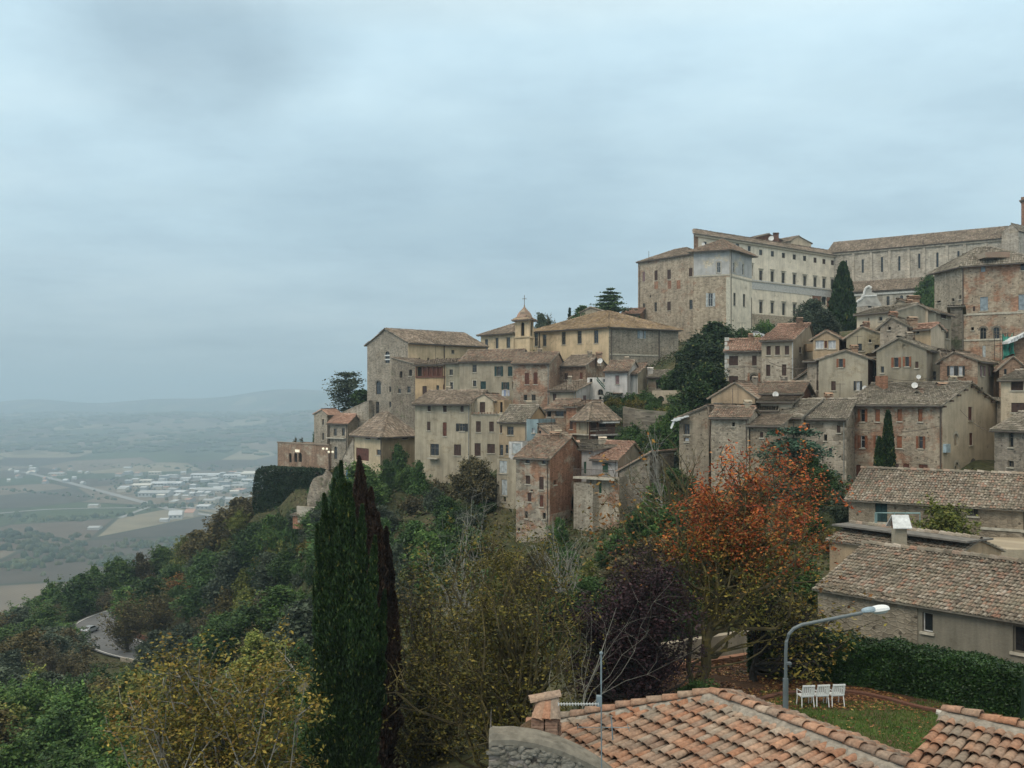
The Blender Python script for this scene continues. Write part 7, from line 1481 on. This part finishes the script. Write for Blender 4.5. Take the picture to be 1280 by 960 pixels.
# hedge ---------------------------------------------------------------------------
def leafbox(name,label,cat,P,h,w,leaf,n,size,core=(.012,.03,.01),rag=.12,z0=None):
    """hedge along polyline P (x,y,z)"""
    P=np.asarray(P,float); r=empty(name,P[0]); tag(r,label,cat); m=MB(); seg=np.linalg.norm(np.diff(P,axis=0),axis=1); cum=np.concatenate([[0],np.cumsum(seg)]); Lh=cum[-1]
    def pos(s): return np.array([np.interp(s,cum,P[:,i]) for i in range(3)])
    for a,b_ in zip(P,P[1:]):
        d=(b_-a)/np.linalg.norm(b_-a); s=np.array([-d[1],d[0],0]); c=(a+b_)/2+[0,0,h*.47]; m.box(c,(b_-a)/2*1.02,s*w*.42,np.array([0,0,h*.46]))
    m.build('inner_branches',plain('hedge_core',core,.95),r,r.location)
    R=rng; s=R.random(n)*Lh; i=np.clip(np.searchsorted(cum,s)-1,0,len(seg)-1); t=((s-cum[i])/seg[i])[:,None]; c=P[i]*(1-t)+P[i+1]*t; d=(P[i+1]-P[i])/seg[i][:,None]; sd=np.stack([-d[:,1],d[:,0],0*s],1)
    kind=R.random(n); top=kind<.28; v=R.random(n)
    wob=rag*(fbm(s,v*h+3,1.1,5,3)-.5)*2.2+R.normal(0,.035,n)
    off=np.where(top,(R.random(n)*2-1)*w*.5,np.where(R.random(n)<.75,-1,1)*(w*.5+wob)); zz=np.where(top,h+wob*1.2,v*h)
    C=c+sd*off[:,None]; C[:,2]+=zz; V,Fq=quads(C,size,.35,1.5,R); mk('foliage',V,Fq,leaf,r,r.location); return r
hp=[]
for x,y,Y in ((945,853,43.6),(1000,857,42.8),(1062,861,42.0),(1130,874,40.6),(1200,889,39.2),(1300,914,37.0)): hp.append((at(x,Y),Y+.9,-12.05))
leafbox('hedge','long clipped dark green hedge between the lawn and the barn','hedge',hp,1.8,1.6,L['hedge'],60000,.08,rag=.28)
# ivy covered wall
iw=empty('ivy_wall',PT(360,640,213)); tag(iw,'terrace retaining wall wholly covered in dark ivy at the far left of the town','wall')
m=MB(); a=PT(324,586,216); b_=PT(398,586,206); d=b_-a; nn=np.array([d[1],-d[0],0]); nn/=np.linalg.norm(nn); 
m.box((a+b_)/2+[0,0,-5.9]-nn*2.4,d*.44,nn*1.8,np.array([0,0,5.2])); m.build('masonry',W['stonedk'],iw,iw.location)
n=17000; s=rng.random(n); v=rng.random(n)**.9; bul=.9*(fbm(s*14,v*9,3,2,3)); top=rng.random(n)<.2
edge=np.clip(np.minimum(s,1-s)*9,0,1)
hh=9.6*(1-.55*np.clip((s-.75)/.25,0,1)*(1)); 
C=a[None]+d[None]*(s[:,None]*1.08-.04); C=C+nn[None]*(np.where(top,-rng.random(n)*3,.3+bul*(.4+.6*edge)))[:,None]; C[:,2]=a[2]+.25+rng.normal(0,.12,n)-1.6*(1-edge)**2+np.where(top,.25*bul,-v*hh); C+=d[None]/np.linalg.norm(d)*(np.sign(s-.5)*.9*np.sin(v*3.1)*(1-edge))[:,None]
V,Fq=quads(C,.42,.2,1.2,rng); mk('ivy',V,Fq,L['ivy'],iw,iw.location)
# retaining wall below the grey apartment house
parapet(np.array([PT(495,640,163),PT(560,632,158),PT(622,640,150)]),0,1.8,.5,W['stonedk'],'retaining_wall','mossy grey retaining wall on the slope under the apartment house','wall',4)
parapet(np.array([PT(845,528,140),PT(800,524,146),PT(780,520,150)]),0,1.4,.4,W['stonedk'],'retaining_wall','dark low retaining wall among shrubs right of the porch house','wall',3)
parapet(np.array([PT(372,640,196),PT(395,642,190),PT(425,650,184)]),0,1.2,.4,W['stonelt'],'retaining_wall','pale terrace wall stump below the ivy covered wall','wall',2)
b=house('ruined_hut','small ruined hut with a reddish wall below the ivy covered wall',(366,196),(380,195),depth=3,ey=644,er=0,by=652,roof='sx+',rise=.3,m=('brick','stone'),rt='grey',ctrl=False,group=G,simple=True,below=1.5)

def rock(name,label,c,rx,ry,rz,seed,mat='rock'):
    n_,k_=26,16; V=[];Fl=[];uv=[]
    for i in range(k_+1):
        for j in range(n_):
            t=math.pi*i/k_; q=2*math.pi*j/n_; dx,dy,dz=math.sin(t)*math.cos(q),math.sin(t)*math.sin(q),math.cos(t)
            r_=1+.75*(fbm(np.array([dx*2.3+dz]),np.array([dy*2.3-dz*1.7]),1.1,seed,4)[0]-.5)*1.6; V.append((c[0]+dx*rx*r_,c[1]+dy*ry*r_,c[2]+dz*rz*r_))
    for i in range(k_):
        for j in range(n_):
            a_=(i*n_+j,i*n_+(j+1)%n_,(i+1)*n_+(j+1)%n_,(i+1)*n_+j); Fl.append(a_); uv+=[(V[x][0]+V[x][1]*.5,V[x][2]) for x in a_]
    return tag(mk(name,V,Fl,W[mat],uv=uv),label,'rock')
rock('rock_outcrop','beige rock outcrop right of the ivy covered wall',PT(414,632,196),4.4,3.6,6.4,3,'stonedk')
# ------------------------------------------------------------------ valley: roads, factories, houses, woods
ZV=-250.0
def vp(px,py): Y=250*F/(py-500.); return np.array([(px-640)/F*Y,Y,ZV])
rm=plain('pale_road',(.25,.25,.24),.9,var=.1,scale=.02)
for pts,w in (([(28,590),(75,601),(125,614),(190,631),(240,642),(330,650)],22),([(-10,643),(50,638),(104,636),(167,635),(205,632)],15),([(190,631),(250,636),(345,640)],20),([(205,606),(240,618),(290,622)],14),([(150,648),(170,640),(190,633)],12)):
    P=spl(np.array([vp(*p) for p in pts]),6); V,Fq=ribbon(P,w,1.2); tag(mk('valley_road',V,Fq,rm),'pale straight road crossing the valley floor',None,None,'structure')
R=np.random.default_rng(5)
wl=[plain('shed_wall_%d'%i,c,.8,var=.1,scale=.05) for i,c in enumerate([(.42,.42,.40),(.30,.31,.31),(.45,.40,.32),(.24,.27,.29)])]
rf=[plain('shed_roof_%d'%i,c,.6,var=.1,scale=.03) for i,c in enumerate([(.5,.52,.53),(.38,.39,.385),(.34,.34,.33),(.38,.22,.16),(.6,.57,.5)])]
def shed(px,py,wpx,d,h,rot,roofm,wallm,label,name='factory_shed',cat='factory',pitch=.12,group=None):
    c=vp(px,py); w=wpx/F*c[1]; r=empty(name,c); tag(r,label,cat,group); ca,sa=math.cos(rot),math.sin(rot); A=np.array([ca,sa,0])*w/2; Bv=np.array([-sa,ca,0])*d/2; Z=np.array([0,0,1.])
    q=lambda i,j,z: c+A*i+Bv*j+Z*z; m=MB(); rs=h+pitch*d/2
    m.poly([q(-1,-1,-1),q(1,-1,-1),q(1,-1,h),q(-1,-1,h)]); m.poly([q(1,1,-1),q(-1,1,-1),q(-1,1,h),q(1,1,h)])
    for i in(-1,1): m.poly([q(i,-1,-1),q(i,1,-1),q(i,1,h),q(i,0,rs),q(i,-1,h)])
    m.build('wall',wallm,r,c); o=MB(); 
    for j in(-1,1): o.poly([q(-1.03,j*1.04,h-.02),q(1.03,j*1.04,h-.02),q(1.03,0,rs+.3),q(-1.03,0,rs+.3)]); o.poly([q(-1.03,j*1.04,h-.5),q(1.03,j*1.04,h-.5),q(1.03,j*1.04,h-.02),q(-1.03,j*1.04,h-.02)])
    o.build('roof',roofm,r,c)
    if wpx>14:
        wd=MB(); n=int(w/9)
        for i in range(n):
            u=-1+(i+.5)*2/n; p=q(u,-1.004,h*.55); wd.box(p,np.array([ca,sa,0])*2.2,Bv/np.linalg.norm(Bv)*.05,Z*h*.16)
        wd.build('window',GLASS,r,c)
shed(210,607,36,60,9,.1,rf[0],wl[1],'big white roofed factory at the left edge of the valley estate')
shed(258,596,34,50,9,.05,rf[0],wl[0],'long white roofed factory at the back of the valley estate')
shed(292,597,22,50,9,.05,rf[0],wl[0],'white roofed factory left of the cream warehouse at the estate back')
shed(314,597,18,80,16,.0,rf[4],wl[2],'tall cream warehouse beside the ivy covered wall')
shed(179,609,22,50,8,.1,rf[4],wl[2],'long beige shed at the far left of the valley estate')
shed(195,620,36,60,11,.08,rf[1],wl[0],'large pale warehouse in front of the big white roofed factory')
shed(264,615,34,55,9,.0,rf[1],wl[0],'long light roofed hall in the middle of the estate')
shed(257,636,16,40,8,-.1,rf[0],wl[1],'bright white roofed hall nearest to the hillside trees')
shed(220,648,16,30,9,.2,rf[0],wl[0],'white gabled house group building left of the red roofed valley house','valley_house','house',.5)
shed(239,645,12,26,9,-.1,rf[3],wl[2],'red roofed valley house near the hillside trees','valley_house','house',.5)
shed(206,652,10,22,6,.1,rf[0],wl[0],'low white shed at the near left of the valley houses')
shed(118,638-4,12,26,6,.1,rf[1],wl[2],'small hall beside the straight valley road')
shed(119,661,14,26,4,.1,rf[1],wl[0],'lonely pale farm building in the fields below the road')
shed(72,594,18,40,7,.1,rf[1],wl[2],'pale building by the far end of the straight valley road')
shed(42,590,8,30,14,.1,rf[0],wl[0],'white block at the very start of the straight valley road')
shed(160,584+2,9,30,6,.1,rf[0],wl[0],'solitary white farm in the middle distance of the valley')
used=[]
for k in range(150):
    px=R.uniform(150,335); py=R.uniform(593,632); 
    if px<200 and py>615: continue
    if any(abs(px-a)<8 and abs(py-b)<3.2 for a,b in used): continue
    used.append((px,py)); 
    if len(used)>70: break
    shed(px,py,R.uniform(6,15),R.uniform(20,45),R.uniform(6,11),R.normal(.05,.15),rf[R.choice(5,p=[.3,.3,.2,.1,.1])],wl[R.integers(0,4)],'pale factory shed packed among others in the valley industrial estate',group='factory sheds in the valley estate')
for k in range(26):
    px=R.uniform(10,110); py=R.uniform(588,606) if k%2 else R.uniform(575,592); shed(px,py,R.uniform(3,6),R.uniform(12,22),R.uniform(5,8),R.normal(0,.4),rf[R.choice([0,3,4])],wl[R.integers(0,3)],'tiny scattered farmhouse on the far valley floor','valley_house','house',.4,group='farmhouses on the far valley floor')
# valley woods: low crowns gathered in belts
wm=leafmat('valley_foliage',[(0,(.02,.035,.016)),(.5,(.035,.055,.022)),(1,(.07,.075,.03))])
def blob(V,Fl,c,r,h,R):
    n=9;k=5;b=len(V);ph=R.random(4)*6
    for i in range(k+1):
        t=math.pi*i/k*.62
        for j in range(n):
            th=2*math.pi*j/n; q=r*math.sin(t+.25)*(1+.25*math.sin(2*th+ph[0])+.2*math.sin(3*th+ph[1]+i)); V.append((c[0]+q*math.cos(th),c[1]+q*math.sin(th),c[2]-1+h*math.cos(t)*(1+.12*math.sin(3*th+ph[2]))+0*R.random()))
    for i in range(k):
        for j in range(n): Fl.append([b+i*n+j,b+i*n+(j+1)%n,b+(i+1)*n+(j+1)%n,b+(i+1)*n+j])
belts=[([(0,646),(60,650),(110,648),(150,645)],70,8,16,'dark belt of trees along the second valley road'),([(10,680),(60,688),(110,696),(150,704)],110,9,20,'broad wood in the middle of the near valley fields'),
 ([(0,668),(40,672),(90,684)],70,9,26,'wood left of the lonely farm building'),([(130,665+20),(170,683),(200,678),(225,686)],60,8,22,'scattered trees nearest to the hillside'),([(180,634),(230,632),(330,630)],80,8,30,'trees along the front of the estate'),
 ([(0,712),(25,708),(40,700),(70,716)],30,9,20,'few trees at the left edge of the lowest field'),([(0,612),(70,618),(140,626)],40,6,14,'thin tree line between far fields'),([(0,585),(100,583),(200,584),(335,586)],160,9,60,'far tree belt closing the valley floor'),([(200,576),(300,578),(345,572)],120,9,60,'far wood right of the solitary white farm'),([(150,600),(330,604)],90,7,60,'trees between the factory sheds'),([(160,612),(340,622)],90,7,60,'trees among the front factory sheds')]
for i,(pts,n,h,sp,lab) in enumerate(belts):
    P=spl(np.array([vp(*p) for p in pts]),8); V=[];Fl=[]
    for k in range(n):
        c=P[R.integers(0,len(P)-1)]; c=c+ (P[min(len(P)-1,R.integers(0,len(P)))]-c)*0; j=R.integers(0,len(P)-1); c=P[j]+(P[j+1]-P[j])*R.random()+np.array([R.normal(0,sp),R.normal(0,sp*1.2),0]); hh=h*R.uniform(.5,1.2); blob(V,Fl,c,hh*R.uniform(.5,.9),hh,R)
    tag(mk('woodland',np.array(V),np.array(Fl),wm),lab,None,None,'stuff')
for i in range(5):
    V=[];Fl=[]
    for k in range(420):
        px=R.uniform(-60,420); Y=R.uniform(4200,8500); x=(px-640)/F*Y
        if fbm(np.array([x]),np.array([Y]),700,20+i,3)[0]<.56: continue
        blob(V,Fl,(x,Y,g1(x,Y)),R.uniform(14,34),R.uniform(9,15),R)
    if V: tag(mk('woodland',np.array(V),np.array(Fl),wm),'woods scattered over the far rolling hills',None,None,'stuff')
# ------------------------------------------------------------------ haze, sky, sun, camera
hz=MB(); hz.abox(-16500,16500,-120,16500,-253,330); m_,t_=nt('haze_air'); o=t_.nodes.new('ShaderNodeOutputMaterial'); v=t_.nodes.new('ShaderNodeVolumePrincipled'); v.inputs['Color'].default_value=(.60,.79,.94,1); v.inputs['Density'].default_value=HAZE; v.inputs['Anisotropy'].default_value=.2; t_.links.new(v.outputs[0],o.inputs['Volume'])
hb=hz.build('haze',m_); hb['kind']='stuff'; hb['label']='bluish autumn haze over the valley'
sc_=bpy.context.scene; w=bpy.data.worlds.new('World'); sc_.world=w; w.use_nodes=True; t=w.node_tree; t.nodes.clear(); g=N(t)
tc=g.n('ShaderNodeTexCoord').outputs['Generated']; sky=g.n('ShaderNodeTexSky',sky_type='NISHITA'); sky.sun_disc=False; sky.sun_elevation=math.radians(48); sky.sun_rotation=math.radians(-140); sky.altitude=400
sx=g.n('ShaderNodeSeparateXYZ'); g.l(tc,sx.inputs[0]); z=sx.outputs[2]
# cloud deck: project direction on a plane so that clouds flatten towards the horizon
dv=g.n('ShaderNodeVectorMath',operation='DIVIDE'); zz=g.math('ADD',g.math('MAXIMUM',z,0.0),.12); cb=g.n('ShaderNodeCombineXYZ'); 
for i in range(3): g.l(zz,cb.inputs[i])
g.l(tc,dv.inputs[0]); g.l(cb.outputs[0],dv.inputs[1])
c1=g.noise(g.mapping(dv.outputs[0],scale=(.7,.8,0),loc=(3.1,1.7,0)),.8,6,.55); c2=g.noise(g.mapping(dv.outputs[0],scale=(.9,.9,0),loc=(9.3,4.4,0)),1.9,7,.62)
def S(c): return tuple(x*SKYK for x in c)
basec=g.ramp(z,[(0,S((3.2,3.85,4.25))),(.06,S((3.4,4.25,4.7))),(.16,S((3.85,5.1,5.75))),(.34,S((4.75,6.25,7.0))),(.55,S((7.8,7.7,6.8))),(1,S((11.0,10.3,8.9)))])
sh=g.ramp(c1,[(.34,(.80,.82,.84)),(.52,(1,1,1)),(.68,(1.1,1.06,1.04))]); sh2=g.ramp(c2,[(.32,(.90,.91,.925)),(.5,(1,1,1)),(.64,(1.06,1.045,1.03))])
cc=g.mix(1,g.mix(1,basec,sh,'MULTIPLY'),sh2,'MULTIPLY')
# the one dark cloud bank high on the left
nrm=g.n('ShaderNodeVectorMath',operation='SUBTRACT'); g.l(tc,nrm.inputs[0]); dcl=np.array([(230-640)/F,1,(500-75)/F]); dcl/=np.linalg.norm(dcl); nrm.inputs[1].default_value=tuple(dcl)
mp=g.mapping(nrm.outputs[0],scale=(5.2,3,11)); ln=g.n('ShaderNodeVectorMath',operation='LENGTH'); nn2=g.n('ShaderNodeTexNoise'); nn2.inputs['Scale'].default_value=5; nn2.inputs['Detail'].default_value=5; g.l(tc,nn2.inputs['Vector'])
ad=g.n('ShaderNodeVectorMath',operation='MULTIPLY_ADD'); g.l(nn2.outputs['Color'],ad.inputs[0]); ad.inputs[1].default_value=(1.3,1.3,1.3); g.l(mp,ad.inputs[2]); sb=g.n('ShaderNodeVectorMath',operation='SUBTRACT'); g.l(ad.outputs[0],sb.inputs[0]); sb.inputs[1].default_value=(.65,.65,.65); g.l(sb.outputs[0],ln.inputs[0])
dk=g.ramp(ln.outputs['Value'],[(.2,(.72,.73,.745)),(1.0,(1,1,1))],'EASE'); cc=g.mix(1,cc,dk,'MULTIPLY')
mixs=g.mix(.06,cc,sky.outputs[0]); bg=g.n('ShaderNodeBackground'); g.l(mixs,bg.inputs[0]); bg.inputs[1].default_value=.1; wo=g.n('ShaderNodeOutputWorld'); g.l(bg.outputs[0],wo.inputs[0])
w.cycles.sampling_method='MANUAL'; w.cycles.sample_map_resolution=512
sl_=bpy.data.lights.new('sun','SUN'); sl_.energy=SUNE; sl_.angle=math.radians(25); sl_.color=(1,.93,.82); so_=bpy.data.objects.new('sun',sl_); col.objects.link(so_)
dirv=Vector((math.sin(math.radians(140))*1*-1*math.cos(math.radians(48))*-1*-1, math.cos(math.radians(140))*math.cos(math.radians(48)), math.sin(math.radians(48))))  # towards the sun: behind left
so_.rotation_euler=dirv.to_track_quat('Z','Y').to_euler()
cam=bpy.data.cameras.new('camera'); co=bpy.data.objects.new('camera',cam); col.objects.link(co); cam.sensor_width=36; cam.lens=36*F/1280; cam.shift_y=20/1280; cam.clip_start=.5; cam.clip_end=60000
co.location=(0,0,0); co.rotation_euler=(math.pi/2,0,0); sc_.camera=co
vs=sc_.view_settings; vs.view_transform='Standard'; vs.look='None'; vs.exposure=EXPO; vs.gamma=1; vs.use_curve_mapping=False
cy=sc_.cycles; cy.max_bounces=5; cy.diffuse_bounces=3; cy.glossy_bounces=2; cy.transmission_bounces=2; cy.volume_bounces=1; cy.transparent_max_bounces=4; cy.use_denoising=True
try: cy.denoiser='OPENIMAGEDENOISE'
except Exception: pass
cy.use_adaptive_sampling=True; cy.adaptive_threshold=.02
